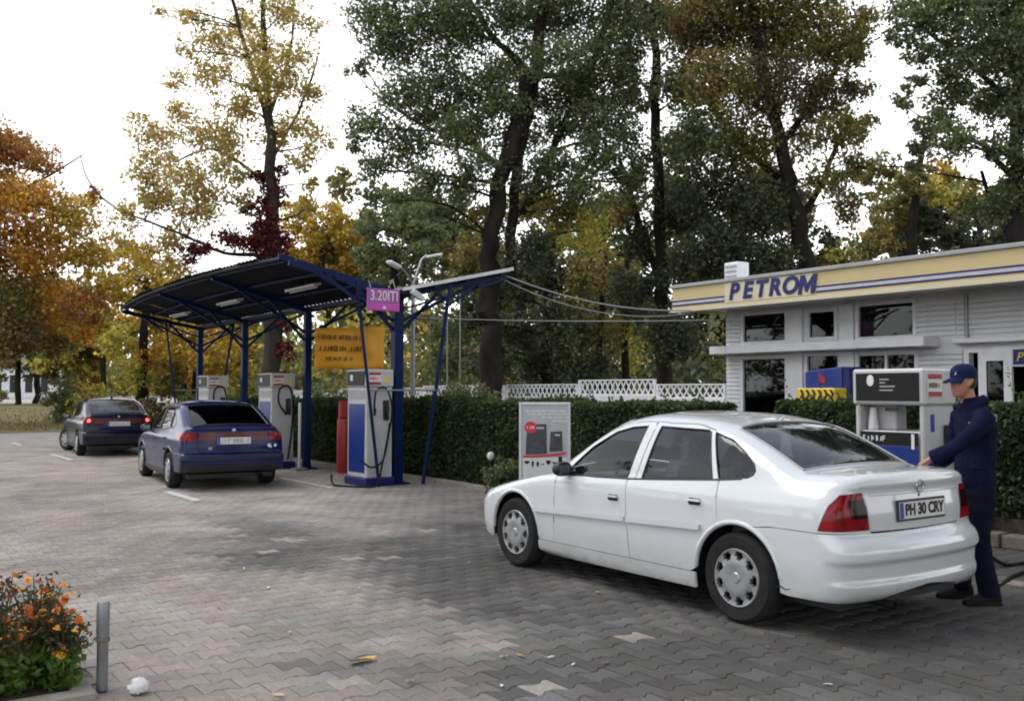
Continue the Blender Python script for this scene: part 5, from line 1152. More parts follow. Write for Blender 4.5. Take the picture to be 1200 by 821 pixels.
for x, z, w, h in ((-.25, .60, .07, .03), (-.17, .58, .03, .06), (-.10, .575, .035, .05), (-.03, .57, .04, .012), (.05, .60, .06, .04), (.13, .59, .05, .015), (.215, .63, .05, .09)):
    mb = MB(); mb.box(x - w / 2, x + w / 2, -.010, -.0065, z - h / 2, z + h / 2); mb.box(x - w * .3, x + w * .2, -.0115, -.0102, z - h * .9, z - h * .2); mb.build('printed_tool', M['ink'], pb)
mb = MB(); [mb.box(x - .03, x + .03, -.12, .16, 0, .035) for x in (-.28, .28)]; [mb.box(x - .02, x + .02, .0, .04, .03, .2) for x in (-.28, .28)]; mb.build('foot', M['grey_metal'], pb)

# ------------------------------------------------------------------ lamps, poles, cables
sl = thing('street_lamp', 'grey double armed street lamp rising behind the canopy', 'street lamp', (10.77, 19.31, 0))
b0 = np.array([10.77, 19.31, 0]); MB().tube([(0, 0, 0), (0, 0, 4.05)], [.06, .045], 10).build('pole', M['grey_metal'], sl, smooth=True)
for p_, hl in ((at(468, 311, 21.6), .22), (at(500, 299, 22.2), .25)):
    e = p_ - b0; MB().tube([(0, 0, 4.0), tuple(e * np.array([.6, .6, 1]) + np.array([0, 0, -.12])), tuple(e)], .025, 8).build('arm', M['grey_metal'], sl, smooth=True)
    d = np.array([e[0], e[1], 0]); d /= np.linalg.norm(d) + 1e-9; n_ = np.array([-d[1], d[0], 0])
    mb = MB(); mb.obox(e + d * .18, d * hl * 1.7 + np.array([0, 0, .10]), n_ * .19, np.array([0, 0, .07])); mb.build('lamp_head', M['white_metal'], sl, bevel=.025)
for px, lab in ((524, 'thin pale pole behind the hedge, nearer the canopy'), (539, 'thin pale pole behind the hedge, nearer the big tree')):
    q = at(px, 440, 27); t_ = thing('flag_pole', lab, 'pole', (q[0], q[1], 0), group='thin poles'); MB().tube([(0, 0, 0), (0, 0, 4.3)], [.026, .018], 8).build('pole', M['grey_metal'], t_, smooth=True); MB().lathe([(0, .06), (.035, .03), (.03, 0)], (0, 0, 4.3), 'z', 8).build('cap', M['grey_metal'], t_)
def cable(p, q, sag, label, r=.008):
    p, q = np.array(p), np.array(q); pts = [p + (q - p) * t - np.array([0, 0, sag * 4 * t * (1 - t)]) for t in np.linspace(0, 1, 26)]
    return tag(MB().tube(pts, r, 6).build('overhead_cable', M['pump_grey'], smooth=True), label, 'cable', 'overhead cables')
cable((10.1, 14.6, 3.70), (13.1, 12.5, 3.08), .22, 'pale overhead cable from the canopy tip to the kiosk eave', .013)
cable((10.1, 14.75, 3.66), (13.1, 12.65, 3.05), .32, 'lower sagging overhead cable beside the canopy cable', .009)
cable(at(485, 372, 22), (14.0, 12.9, 2.95), .05, 'thin straight overhead cable crossing behind the canopy', .008)

# ------------------------------------------------------------------ bollard, marigold bed, litter
bo = thing('metal_bollard', 'short weathered grey metal post at the corner of the flower bed', 'post', (1.215, 5.56, 0))
MB().lathe([(.030, 0), (.030, .26), (.034, .265), (.034, .45), (.030, .47), (0, .472)], axis='z', n=14).build('tube', M['grey_metal'], bo, smooth=True)
MB().lathe([(.036, .258), (.038, .262), (.038, .272), (.036, .276)], axis='z', n=14).build('collar', M['stone'], bo)
kb = thing('flower_bed_kerb', 'pale worn concrete kerb around the marigold bed', 'kerb', (1.1, 5.5, 0))
for (x0, x1, y0, y1) in ((.62, 1.16, 5.40, 5.50), (.05, .61, 5.40, 5.50), (-.5, .04, 5.40, 5.50), (1.05, 1.16, 5.51, 6.2), (1.05, 1.16, 6.21, 6.85)):
    MB().box(x0, x1, y0, y1, -.05, .045).build('kerbstone', M['concrete'], kb, world=True, bevel=.012)
sb = MB().box(-1.6, 1.05, 5.50, 6.85, -.05, .035).build('bed_soil', M['soil']); tag(sb, 'dark soil of the marigold bed', 'soil', kind='structure')
M['petal'] = [pmat('petal%d' % i, c, .6, amt=.25, scale=30) for i, c in enumerate(((.82, .30, .015), (.72, .20, .012), (.85, .42, .03), (.50, .14, .02)))]
def flower_mesh(mat, seed, R_=.026):
    rg = np.random.default_rng(seed); mb = MB()
    for ringk, (n, r, z, tilt) in enumerate(((9, 1.0, 0, .25), (7, .68, .006, .6), (5, .36, .012, 1.0))):
        for i in range(n):
            a = 2 * math.pi * (i + rg.random() * .4) / n; d = np.array([math.cos(a), math.sin(a), 0]); s = np.array([-math.sin(a), math.cos(a), 0]); rr = R_ * r * rg.uniform(.85, 1.1); w = R_ * .34
            tip = d * rr * math.cos(tilt) + np.array([0, 0, z + rr * math.sin(tilt) * .6]); b0 = np.array([0, 0, z])
            mid = (b0 + tip) * .6 + np.array([0, 0, .003])
            mb.add([b0, mid + s * w, tip + s * w * .5, tip - s * w * .5, mid - s * w], [(0, 1, 2, 3, 4)])
    me = mb.mesh('flower'); me.materials.append(mat); return me
FL = [flower_mesh(M['petal'][i % 4], i, .022 + .005 * (i % 3)) for i in range(8)]
rg = np.random.default_rng(3); plants = []
spots = [(1.02, 5.60, .44), (1.0, 5.72, .5), (.80, 5.64, .50), (.66, 5.60, .42), (.93, 5.80, .56), (.72, 5.84, .60), (.98, 5.98, .52), (.52, 5.72, .58), (.50, 6.0, .62), (.78, 6.08, .66), (.35, 5.66, .5), (.30, 5.9, .6), (1.0, 6.25, .55)]
wh = ['beside the metal post', 'just behind the one at the metal post', 'second from the metal post', 'third from the metal post at the front', 'behind the metal post', 'in the middle of the bed', 'at the right rear of the bed', 'at the left edge of the picture', 'tall at the left rear', 'tallest at the rear', 'mostly outside the left edge, in front', 'mostly outside the left edge, behind', 'farthest back by the kerb']
for (x, y, h), w in zip(spots, wh):
    h *= .88
    p = thing('marigold_plant', f'bushy marigold plant with orange flowers {w}', 'plant', (x, y, .035), group='marigold plants')
    st, tips = MB(), []
    for k in range(13):
        a = rg.random() * 6.28; r = rg.uniform(.02, .15); hh = h * rg.uniform(.55, 1.05); t = np.array([r * math.cos(a), r * math.sin(a), hh]); st.tube([(0, 0, 0), tuple(t * np.array([.4, .4, .5])), tuple(t)], [.005, .004, .0025], 5); tips.append(t)
    st.build('stem', pmat('stem', (.06, .055, .02), .8) if 'stemm' not in M else M['stemm'], p)
    n = 620; T = np.array(tips)[rg.integers(0, 13, n)]; f = rg.random(n) ** .7; P = T * f[:, None] * np.array([1, 1, 1]) + rg.normal(0, .035, (n, 3)); P[:, 2] = np.abs(P[:, 2])
    lowg = P[:, 2] < h * .48
    c = np.where(lowg[:, None], np.array([[.12, .22, .035]]), np.array([[.055, .070, .028]])) * rg.uniform(.6, 1.3, (n, 1)); dry = (~lowg) & (rg.random(n) < .35); c[dry] = np.array([.13, .075, .03]) * rg.uniform(.5, 1.2, (dry.sum(), 1))
    v, ff, t = leaf_cards(P, np.where(lowg, rg.uniform(.04, .07, n), rg.uniform(.02, .045, n)), c, rg, wid=.5); link('foliage', fast_mesh('fol', v, ff, t), M['leaf'], p)
    for k in range(15 if h > .45 else 11):
        t = tips[k % 13] + rg.normal(0, .03, 3) * np.array([1, 1, .6]) - np.array([0, 0, (k > 8) * rg.uniform(.02, .25)])
        o = bpy.data.objects.new('flower', FL[rg.integers(0, 8)]); COL.objects.link(o); o.parent = p; o.location = t + np.array([0, 0, .01]); o.rotation_euler = (rg.normal(.35, .4), rg.normal(-.3, .4), rg.random() * 6); s = rg.uniform(.7, 1.2); o.scale = (s, s, s)
# white crumpled bag, fallen leaves, paper scraps
def crumple(name, R_, mat, seed, flat=.6):
    bm = bmesh.new(); bmesh.ops.create_icosphere(bm, subdivisions=3, radius=R_); rg = np.random.default_rng(seed)
    for v in bm.verts: v.co *= 1 + rg.normal(0, .13); v.co.z = max(v.co.z * flat, -R_ * flat * .55); v.co.x *= 1.1
    me = bpy.data.meshes.new(name); bm.to_mesh(me); bm.free(); return link(name, me, mat)
bag = crumple('plastic_bag', .06, M['paper'], 4, .6); bag.data.polygons.foreach_set('use_smooth', [True] * len(bag.data.polygons)); bag.scale = (.75, .75, 1.3); bag.location = (1.36, 5.38, .035); tag(bag, 'crumpled white plastic bag beside the metal post', 'litter')
rg = np.random.default_rng(9)
LEAFT = np.array([(.33, .20, .05), (.40, .27, .08), (.22, .12, .05), (.46, .38, .22)])
def ground_leaf(px, py, s, col, lab, cat='leaf', grp='fallen leaves on the pavers'):
    g_ = gr(px, py); n = 8; a = np.linspace(0, 2 * math.pi, n, endpoint=False); r = s * (.6 + .4 * np.cos(a * 1) ** 2) * rg.uniform(.75, 1.15, n); rot = rg.random() * 6
    vs = [(0, 0, .012)] + [(r[i] * math.cos(a[i]) * 1.3, r[i] * math.sin(a[i]) * .7, .008 + rg.uniform(0, .35) * s) for i in range(n)]
    mb = MB().add(vs, [(0, 1 + i, 1 + (i + 1) % n) for i in range(n)]); me = mb.mesh('leaf')
    o = link('fallen_leaf' if cat == 'leaf' else 'paper_scrap', me, pmat('dry', tuple(col), .8, amt=.25, scale=20)); o.location = (g_[0], g_[1], .004); o.rotation_euler = (0, 0, rot); tag(o, lab, cat, grp)
ground_leaf(424, 776, .075, (.50, .30, .06), 'curled yellow brown leaf lying alone in the foreground')
dry = [(327, 816), (700, 695), (710, 778), (255, 712), (230, 690), (266, 668), (395, 590), (155, 595), (245, 605), (610, 770), (790, 735), (20, 690), (485, 640), (550, 660), (480, 800), (900, 760), (340, 742)]
for px, py in dry: ground_leaf(px, py, rg.uniform(.018, .032), LEAFT[rg.integers(0, 4)] * rg.uniform(.8, 1.1), 'small dry leaf fallen on the forecourt pavers')
for px, py in ((314, 690), (420, 690), (590, 771), (588, 805), (970, 804), (286, 667), (440, 593), (645, 772), (249, 604), (672, 780)): ground_leaf(px, py, rg.uniform(.018, .030), (.62, .60, .56), 'small scrap of white paper on the pavers', 'litter', 'paper scraps on the pavers')
# white globe lamp low in the hedge
g1 = at(575, 534, 15.0); gl = thing('garden_light', 'small round white garden light in front of the hedge', 'light', (g1[0], g1[1], 0))
MB().tube([(0, 0, 0), (0, 0, g1[2] - .05)], .015, 6).build('stake', M['black'], gl); bm = bmesh.new(); bmesh.ops.create_uvsphere(bm, u_segments=14, v_segments=8, radius=.065); me = bpy.data.meshes.new('globe'); bm.to_mesh(me); bm.free(); me.transform(Matrix.Diagonal((1, .6, 1, 1))); me.polygons.foreach_set('use_smooth', [True] * len(me.polygons)); o = link('globe', me, M['paper'], gl); o.location = (0, 0, g1[2])
# ------------------------------------------------------------------ the attendant
def loft(mb, rings, n=22):
    vs = []
    for c, A_, B_ in rings:
        c, A_, B_ = np.array(c, float), np.array(A_, float), np.array(B_, float)
        for j in range(n): t = 2 * math.pi * j / n; vs.append(c + A_ * math.cos(t) + B_ * math.sin(t))
    k = len(rings); fs = [(i * n + j, i * n + (j + 1) % n, (i + 1) * n + (j + 1) % n, (i + 1) * n + j) for i in range(k - 1) for j in range(n)]
    fs += [tuple(range(n))[::-1], tuple((k - 1) * n + j for j in range(n))]
    return mb.add(vs, fs)
def fused(mb, voxel, it=4, disp=0, dscale=.12):
    me = mb.mesh('tmp'); o = bpy.data.objects.new('tmp', me); COL.objects.link(o)
    r = o.modifiers.new('r', 'REMESH'); r.mode = 'VOXEL'; r.voxel_size = voxel
    s = o.modifiers.new('s', 'SMOOTH'); s.iterations = it; s.factor = .5
    if disp:
        tx = bpy.data.textures.new('folds', 'CLOUDS'); tx.noise_scale = dscale; tx.noise_depth = 2
        d = o.modifiers.new('d', 'DISPLACE'); d.texture = tx; d.strength = disp; d.mid_level = .5
    dg = bpy.context.evaluated_depsgraph_get(); m2 = bpy.data.meshes.new_from_object(o.evaluated_get(dg)); bpy.data.objects.remove(o)
    m2.polygons.foreach_set('use_smooth', [True] * len(m2.polygons)); m2.materials.clear(); return m2
man = thing('person', 'attendant in navy overalls and blue cap standing at the rear of the white car', 'person', (7.15, 4.06, 0), math.radians(147))
ex_, ey_, ez_ = np.eye(3)
HC = np.array([.070, .0, 1.668])
HM = Matrix.Translation(Vector(HC)) @ Matrix.Rotation(.30, 4, 'Z') @ Matrix.Rotation(.05, 4, 'Y')
def hx(p): return np.array(HM @ Vector(p))
HR = np.array(HM.to_3x3())
body = MB()
loft(body, [(hx((c, 0, z)), HR @ np.array([rx_, 0, 0]), HR @ np.array([0, ry_, 0])) for z, c, rx_, ry_ in ((-.122, .052, .022, .022), (-.112, .048, .045, .040), (-.090, .036, .064, .053), (-.060, .020, .084, .064), (-.02, .008, .095, .071), (.02, 0, .099, .076), (.06, -.004, .097, .076), (.09, -.006, .084, .066), (.112, -.006, .05, .042))], 28)
loft(body, [(hx((.088, 0, .030)), HR @ np.array([.012, 0, 0]), HR @ np.array([0, .010, 0])), (hx((.104, 0, -.005)), HR @ np.array([.016, 0, 0]), HR @ np.array([0, .014, 0])), (hx((.106, 0, -.026)), HR @ np.array([.020, 0, 0]), HR @ np.array([0, .019, 0])), (hx((.095, 0, -.038)), HR @ np.array([.014, 0, 0]), HR @ np.array([0, .014, 0]))], 12)
for s_ in (1, -1):
    loft(body, [(hx((-.012 + .01 * k, s_ * (.072 + .012 * w_), .02 - .06 * f_)), HR @ np.array([.016 * w_ + .003, 0, 0]), HR @ np.array([0, .008, 0])) for k, (f_, w_) in enumerate(((0, .3), (.2, 1), (.5, 1.1), (.8, .8), (1, .3)))], 10)
    loft(body, [(hx((.084, s_ * .010, .026)), HR @ np.array([.008, 0, 0]), HR @ np.array([0, 0, .008])), (hx((.088, s_ * .03, .028)), HR @ np.array([.010, 0, 0]), HR @ np.array([0, 0, .009])), (hx((.070, s_ * .055, .022)), HR @ np.array([.006, 0, 0]), HR @ np.array([0, 0, .006]))], 8)
loft(body, [(hx((.088, 0, -.060)), HR @ np.array([.012, 0, 0]), HR @ np.array([0, .026, 0])), (hx((.090, 0, -.068)), HR @ np.array([.012, 0, 0]), HR @ np.array([0, .028, 0])), (hx((.086, 0, -.082)), HR @ np.array([.012, 0, 0]), HR @ np.array([0, .024, 0]))], 12)
loft(body, [(hx((-.012, 0, -.06)), ex_ * .058, ey_ * .056), ((.035, 0, 1.53), ex_ * .060, ey_ * .058), ((.015, 0, 1.44), ex_ * .075, ey_ * .085), ((.01, 0, 1.30), ex_ * .10, ey_ * .16), ((0, 0, 1.0), ex_ * .10, ey_ * .14), ((0, 0, .86), ex_ * .10, ey_ * .15)])
armL = [(.0, .19, 1.41), (.10, .235, 1.31), (.205, .225, 1.21), (.30, .165, 1.14), (.385, .105, 1.085)]
armR = [(.0, -.18, 1.41), (.0, -.25, 1.28), (.03, -.27, 1.13), (.14, -.25, 1.02), (.25, -.21, .96)]
for A_ in (armL, armR): body.tube(hose_pts(*A_, n=4), .034, 12)
legs = {1: [(-.01, .10, .88), (.015, .115, .70), (.03, .12, .50), (.0, .125, .28), (-.03, .13, .07)], -1: [(-.01, -.10, .88), (.04, -.11, .70), (.08, -.115, .50), (.07, -.12, .28), (.05, -.125, .07)]}
for s_ in (1, -1): body.tube(hose_pts(*legs[s_], n=4), .05, 12)
def hand(mb, w, d, up_, s_):
    w, d, up_ = [np.array(q, float) for q in (w, d, up_)]; d /= np.linalg.norm(d); up_ -= d * d.dot(up_); up_ /= np.linalg.norm(up_); sd = np.cross(up_, d) * s_
    loft(mb, [(w - d * .02, sd * .027, up_ * .022), (w + d * .02, sd * .033, up_ * .020), (w + d * .055, sd * .043, up_ * .018), (w + d * .088, sd * .042, up_ * .015), (w + d * .10, sd * .036, up_ * .010)], 16)
    for k, (o_, L) in enumerate(((-.031, .064), (-.011, .076), (.010, .071), (.030, .055))):
        p0 = w + d * .082 + sd * o_; p1 = p0 + d * L * .5 - up_ * .010; p2 = p1 + d * L * .28 - up_ * .024; p3 = p2 + d * L * .05 - up_ * .026
        mb.tube([p0, p1, p2, p3], [.0098, .0092, .0085, .0070], 10)
    q0 = w + d * .025 - sd * .028; q1 = q0 - sd * .026 + d * .028 - up_ * .012; q2 = q1 - sd * .004 + d * .03 - up_ * .014
    mb.tube([q0, q1, q2], [.013, .0115, .0085], 10)
hand(body, armL[-1], np.array(armL[-1]) - np.array(armL[-2]) + np.array([.0, .03, 0]), ez_, 1)
hand(body, armR[-1], np.array(armR[-1]) - np.array(armR[-2]), ez_, -1)
link('body', fused(body, .0062, 3), M['skin'], man)
# clothing
jk = MB()
loft(jk, [((-.005, 0, .80), ex_ * .130, ey_ * .185), ((-.005, 0, .90), ex_ * .136, ey_ * .187), ((-.01, 0, 1.05), ex_ * .132, ey_ * .183), ((-.015, 0, 1.20), ex_ * .136, ey_ * .195), ((-.015, 0, 1.32), ex_ * .134, ey_ * .208), ((-.01, 0, 1.42), ex_ * .112, ey_ * .180), ((.0, 0, 1.475), ex_ * .100, ey_ * .130), ((.012, 0, 1.52), ex_ * .084, ey_ * .088), ((.018, 0, 1.545), ex_ * .080, ey_ * .082)])
jk.tube(hose_pts((-.075, 0, 1.535), (-.06, .075, 1.515), (.02, .10, 1.49), (.085, .05, 1.46), n=5), [.03] * 16, 10); jk.tube(hose_pts((-.075, 0, 1.535), (-.06, -.075, 1.515), (.02, -.10, 1.49), (.085, -.05, 1.46), n=5), [.03] * 16, 10)
for A_ in (armL, armR):
    P = hose_pts(*A_, n=6); k = len(P); jk.tube(P[:-1], np.interp(np.linspace(0, 1, k - 1), [0, .2, .5, .8, 1], [.080, .072, .061, .054, .050]), 16)
    e = P[-3]; jk.tube([P[-4], P[-2]], .053, 14)
link('jacket', fused(jk, .011, 3, disp=.030, dscale=.16), M['navy'], man)
tr = MB()
loft(tr, [((-.005, 0, .90), ex_ * .125, ey_ * .175), ((-.005, 0, .82), ex_ * .135, ey_ * .185), ((0, 0, .76), ex_ * .13, ey_ * .18)])
for s_ in (1, -1):
    P = hose_pts(*legs[s_], n=6); k = len(P); tr.tube(P, np.interp(np.linspace(0, 1, k), [0, .3, .55, .8, 1], [.096, .090, .074, .072, .076]), 16)
link('trousers', fused(tr, .011, 3, disp=.026, dscale=.14), M['navy_dark'], man)
for s_ in (1, -1):
    a = np.array(legs[s_][-1]); sh = MB(); loft(sh, [(a + np.array([x, 0, zc - a[2]]), ey_ * wy, ez_ * wz) for x, zc, wy, wz in ((-.085, .05, .025, .03), (-.075, .055, .036, .05), (-.03, .06, .040, .058), (.03, .052, .042, .050), (.09, .040, .047, .038), (.15, .033, .046, .031), (.185, .028, .034, .024), (.20, .024, .015, .015))], 16)
    sh.box(a[0] - .085, a[0] + .19, a[1] - .042, a[1] + .042, .0, .018); link('shoe', fused(sh, .008, 2), M['shoe'], man)
cp = MB(); n = 26
rings = [(.022, 1.075), (.045, 1.08), (.075, 1.06), (.100, .95), (.120, .72), (.132, .42), (.136, .12)]
loft(cp, [(hx((-.006, 0, z)), HR @ np.array([.100 * k, 0, 0]), HR @ np.array([0, .079 * k, 0])) for z, k in rings], n)
brim = []; m_ = 14
for r_ in (0, 1):
    for j in range(m_ + 1):
        t = -1.1 + 2.2 * j / m_; r1 = .096 + (.088 if r_ else 0) * math.cos(t * .9); brim.append(hx((r1 * math.cos(t * .82), .082 * math.sin(t) * (1 + .0 * r_), .030 - .030 * r_ - .018 * abs(math.sin(t)) ** 2)))
up_b = [q + HR @ np.array([0, 0, .007]) for q in brim]
fs = []
w_ = m_ + 1
for j in range(m_): fs += [(j, j + 1, w_ + j + 1, w_ + j), (2 * w_ + j, 3 * w_ + j, 3 * w_ + j + 1, 2 * w_ + j + 1), (w_ + j, w_ + j + 1, 3 * w_ + j + 1, 3 * w_ + j), (j, 2 * w_ + j, 2 * w_ + j + 1, j + 1)]
cp2 = MB(); cp2.add(brim + up_b, fs)
capo = link('cap', cp.mesh('cap', smooth=True), M['cap_blue'], man); link('brim', cp2.mesh('brim', smooth=True), M['cap_blue'], capo)
mb = MB(); c0 = hx((.094, .012, .066)); mb.obox(c0, HR @ np.array([.004, 0, .0]), HR @ np.array([0, .034, 0]), HR @ np.array([-.006, 0, .026])); link('cap_badge', mb.mesh('badge'), M['poster_grey'], capo)
hr = MB(); loft(hr, [(hx((-.016, 0, z)), HR @ np.array([.092 * k, 0, 0]), HR @ np.array([0, .0765 * k, 0])) for z, k in ((-.055, .86), (-.03, .97), (0, 1.02), (.03, 1.03))], 24); link('hair', hr.mesh('hair', smooth=True), M['hair'], man)
for s_ in (1, -1):
    bm = bmesh.new(); bmesh.ops.create_uvsphere(bm, u_segments=10, v_segments=7, radius=.0095); me = bpy.data.meshes.new('eye'); bm.to_mesh(me); bm.free(); me.transform(Matrix.Translation(Vector(hx((.083, s_ * .030, .010))))); link('eye', me, M['hair'], man)
mb = MB(); mb.tube([hx((.094, -.020, -.068)), hx((.1015, 0, -.067)), hx((.094, .020, -.068))], .0032, 6); mb.build('mouth', pmat('lip', (.26, .09, .07), .5), man)
mb = MB(); loft(mb, [((.075, .012, 1.46), ex_ * .012, ey_ * .05), ((.05, 0, 1.52), ex_ * .03, ey_ * .055)], 12); mb.build('shirt_collar', M['shirt'], man)
mb = MB(); mb.obox((-.142, -.03, 1.38), (.016, 0, .006), (0, .20, 0), (-.01, 0, .07)); mb.build('reflective_yoke', M['pump_grey'], man, bevel=.006)
nzp = MB(); nzp.tube([(6.80, 4.46, .88), (6.93, 4.42, .93), (7.0, 4.36, .97)], [.014, .025, .02], 8); nzp.build('nozzle', M['black'], pD, world=True, smooth=True)

mb = MB(); mb.obox((.085, .105, 1.345), (.010, -.004, 0), (.012, .035, 0), (0, 0, .028)); mb.build('chest_badge', M['paper'], man)
for z_, x_ in ((1.02, .0),): mb = MB(); mb.obox((.045, .176, z_), (.13, .012, 0), (0, .012, 0), (0, 0, .018)); mb.build('pocket_flap', M['navy'], man, bevel=.004)
for s_ in (1, -1): mb = MB(); mb.tube([hx((.088, s_ * .014, .030)), hx((.086, s_ * .032, .035)), hx((.074, s_ * .048, .030))], .0045, 6); mb.build('eyebrow', M['hair'], man)
# ------------------------------------------------------------------ trees
PAL = dict(
    green=[(.058, .074, .032), (.082, .098, .042), (.042, .055, .026), (.105, .110, .045)],
    dark=[(.026, .034, .018), (.036, .046, .021), (.020, .027, .015), (.058, .060, .025)],
    olive=[(.085, .085, .025), (.12, .105, .030), (.055, .062, .022), (.16, .12, .03)],
    brown=[(.085, .062, .030), (.11, .075, .032), (.055, .045, .024), (.070, .070, .028)],
    yellow=[(.62, .40, .05), (.70, .48, .08), (.45, .31, .045), (.33, .27, .05)],
    pale=[(.68, .48, .13), (.60, .45, .12), (.46, .38, .11), (.36, .33, .09)],
    orange=[(.56, .29, .04), (.46, .20, .035), (.62, .38, .06), (.32, .20, .04)],
    rust=[(.36, .15, .04), (.28, .12, .04), (.44, .22, .05), (.20, .13, .04)],
    red=[(.16, .015, .020), (.10, .012, .018), (.22, .03, .02), (.07, .012, .015)],
    yelgreen=[(.20, .20, .045), (.27, .24, .05), (.13, .15, .04), (.34, .26, .05)])
for _k in ('green', 'dark', 'olive', 'brown', 'yelgreen'): PAL[_k] = [tuple(2.2 * q for q in c) for c in PAL[_k]]
for _k in ('orange', 'rust'): PAL[_k] = [tuple(min(.8, 1.25 * q) for q in c) for c in PAL[_k]]
def clump(rg, c, R3, n, k=None, sub=.40, flat=.75):
    k = k or max(6, int(n / 45)); d = rg.normal(size=(k, 3)); d /= np.linalg.norm(d, axis=1)[:, None]; s = d * (rg.random((k, 1)) ** .45) * R3 * .88
    i = rg.integers(0, k, n); w = rg.uniform(.6, 1.3, k)[i, None]
    q = rg.normal(size=(n, 3)); q /= np.linalg.norm(q, axis=1)[:, None]; q *= (rg.random((n, 1)) ** .5) * np.mean(R3) * sub * w; q[:, 2] *= flat
    return c + s[i] + q, c + s
def limb(p, q, rg, bow=.12, n=5):
    p, q = np.array(p), np.array(q); L = np.linalg.norm(q - p); o = rg.normal(size=3) * L * bow; o[2] = abs(o[2]) * .6
    return [p + (q - p) * t + o * math.sin(math.pi * t) for t in np.linspace(0, 1, n)]
def tree(name, label, D, trunks, blobs, pal, seed, leaf=5.0, dens=.85, bark='bark', group='park trees', cat='tree', depth=1.0, droop=0, sub=.40, twigs=3, wid=.72, base=None):
    """trunks: lists of (px, py, width px); blobs: (px, py, r px[, palette[, density[, depth offset m]]])"""
    rg = np.random.default_rng(seed); s = D / FPX
    b0 = at(trunks[0][0][0], 457, D); loc = (b0[0], b0[1], 0)
    t_ = thing(name, label, cat, loc, 0, group)
    paths = []; mb = MB()
    for ti, tr_ in enumerate(trunks):
        P = [at(x, y, D + .25 * ti) for x, y, w in tr_]; r = [w * s / 2 for x, y, w in tr_]
        if ti == 0 and P[0][2] > -.1: P.insert(0, np.array([P[0][0], P[0][1], -.15])); r.insert(0, r[0] * 1.25)
        H = hose_pts(*P, n=5); rr = np.interp(np.linspace(0, 1, len(H)), np.linspace(0, 1, len(P)), r); H[1:-1] += rg.normal(0, .25, (len(H) - 2, 3)) * rr[1:-1, None]; rr = rr * (1 + rg.normal(0, .05, len(rr))); mb.tube(H, rr, 12); paths.append((H, rr))
    allp = np.concatenate([h for h, _ in paths]); allr = np.concatenate([r for _, r in paths]); tops = []
    PP, CC, SS = [], [], []; lb = MB()
    for b in blobs:
        px, py, r = b[:3]; pl = b[3] if len(b) > 3 and b[3] else pal; dn = b[4] if len(b) > 4 else 1; dz = b[5] if len(b) > 5 else rg.normal(0, r * s * .7) * depth
        c = at(px, py, D + dz); R3 = np.array([r * s] * 3) * np.array([1, 1, .9]); n = int(dn * dens * r * r * (25 / leaf ** 2)); 
        if n < 5: continue
        q, subs = clump(rg, c, R3, n, sub=sub)
        if droop: q[:, 2] -= np.abs(rg.normal(0, droop, n)) * r * s
        ok = q[:, 2] > .3; q = q[ok]; n = len(q); PP.append(q); col = np.array(PAL[pl])[rg.integers(0, 4, n)] * rg.uniform(.65, 1.3, (n, 1)); CC.append(col); SS.append(rg.uniform(.5, 1.5, n) * leaf * s)
        if twigs:
            # limb from the trunk point below and nearest the clump
            dd = np.linalg.norm(allp - c, axis=1) + np.where(allp[:, 2] > c[2] - .1 * r * s, 3 * r * s, 0); i = int(np.argmin(dd)); r0 = min(allr[i] * .55, .012 * np.linalg.norm(allp[i] - c) + .02)
            L = limb(allp[i], c, rg); lb.tube(L, np.linspace(r0, r0 * .35, len(L)), 6)
            for e in subs[rg.integers(0, len(subs), twigs)]: Lt = limb(L[3], e, rg, .15, 4); lb.tube(Lt, np.linspace(r0 * .35, r0 * .12 + .002, 4), 4, cap=False)
    mb.build('trunk', M[bark], t_, world=True, smooth=True)
    if twigs and lb.v: lb.build('branches', M[bark], t_, world=True, smooth=True)['kind'] = 'stuff'
    v, f, c = leaf_cards(np.concatenate(PP), np.concatenate(SS), np.concatenate(CC), rg, wid=wid); link('crown', fast_mesh('crown', v, f, c), M['leaf'], t_, world=True)
    return t_
def rb(rg, x0, x1, y0, y1, n, r0, r1, pals=None, d0=1, d1=1):
    return [(rg.uniform(x0, x1), rg.uniform(y0, y1), rg.uniform(r0, r1), (pals[rg.integers(0, len(pals))] if pals else None), rg.uniform(d0, d1)) for _ in range(n)]
rr = np.random.default_rng(77)
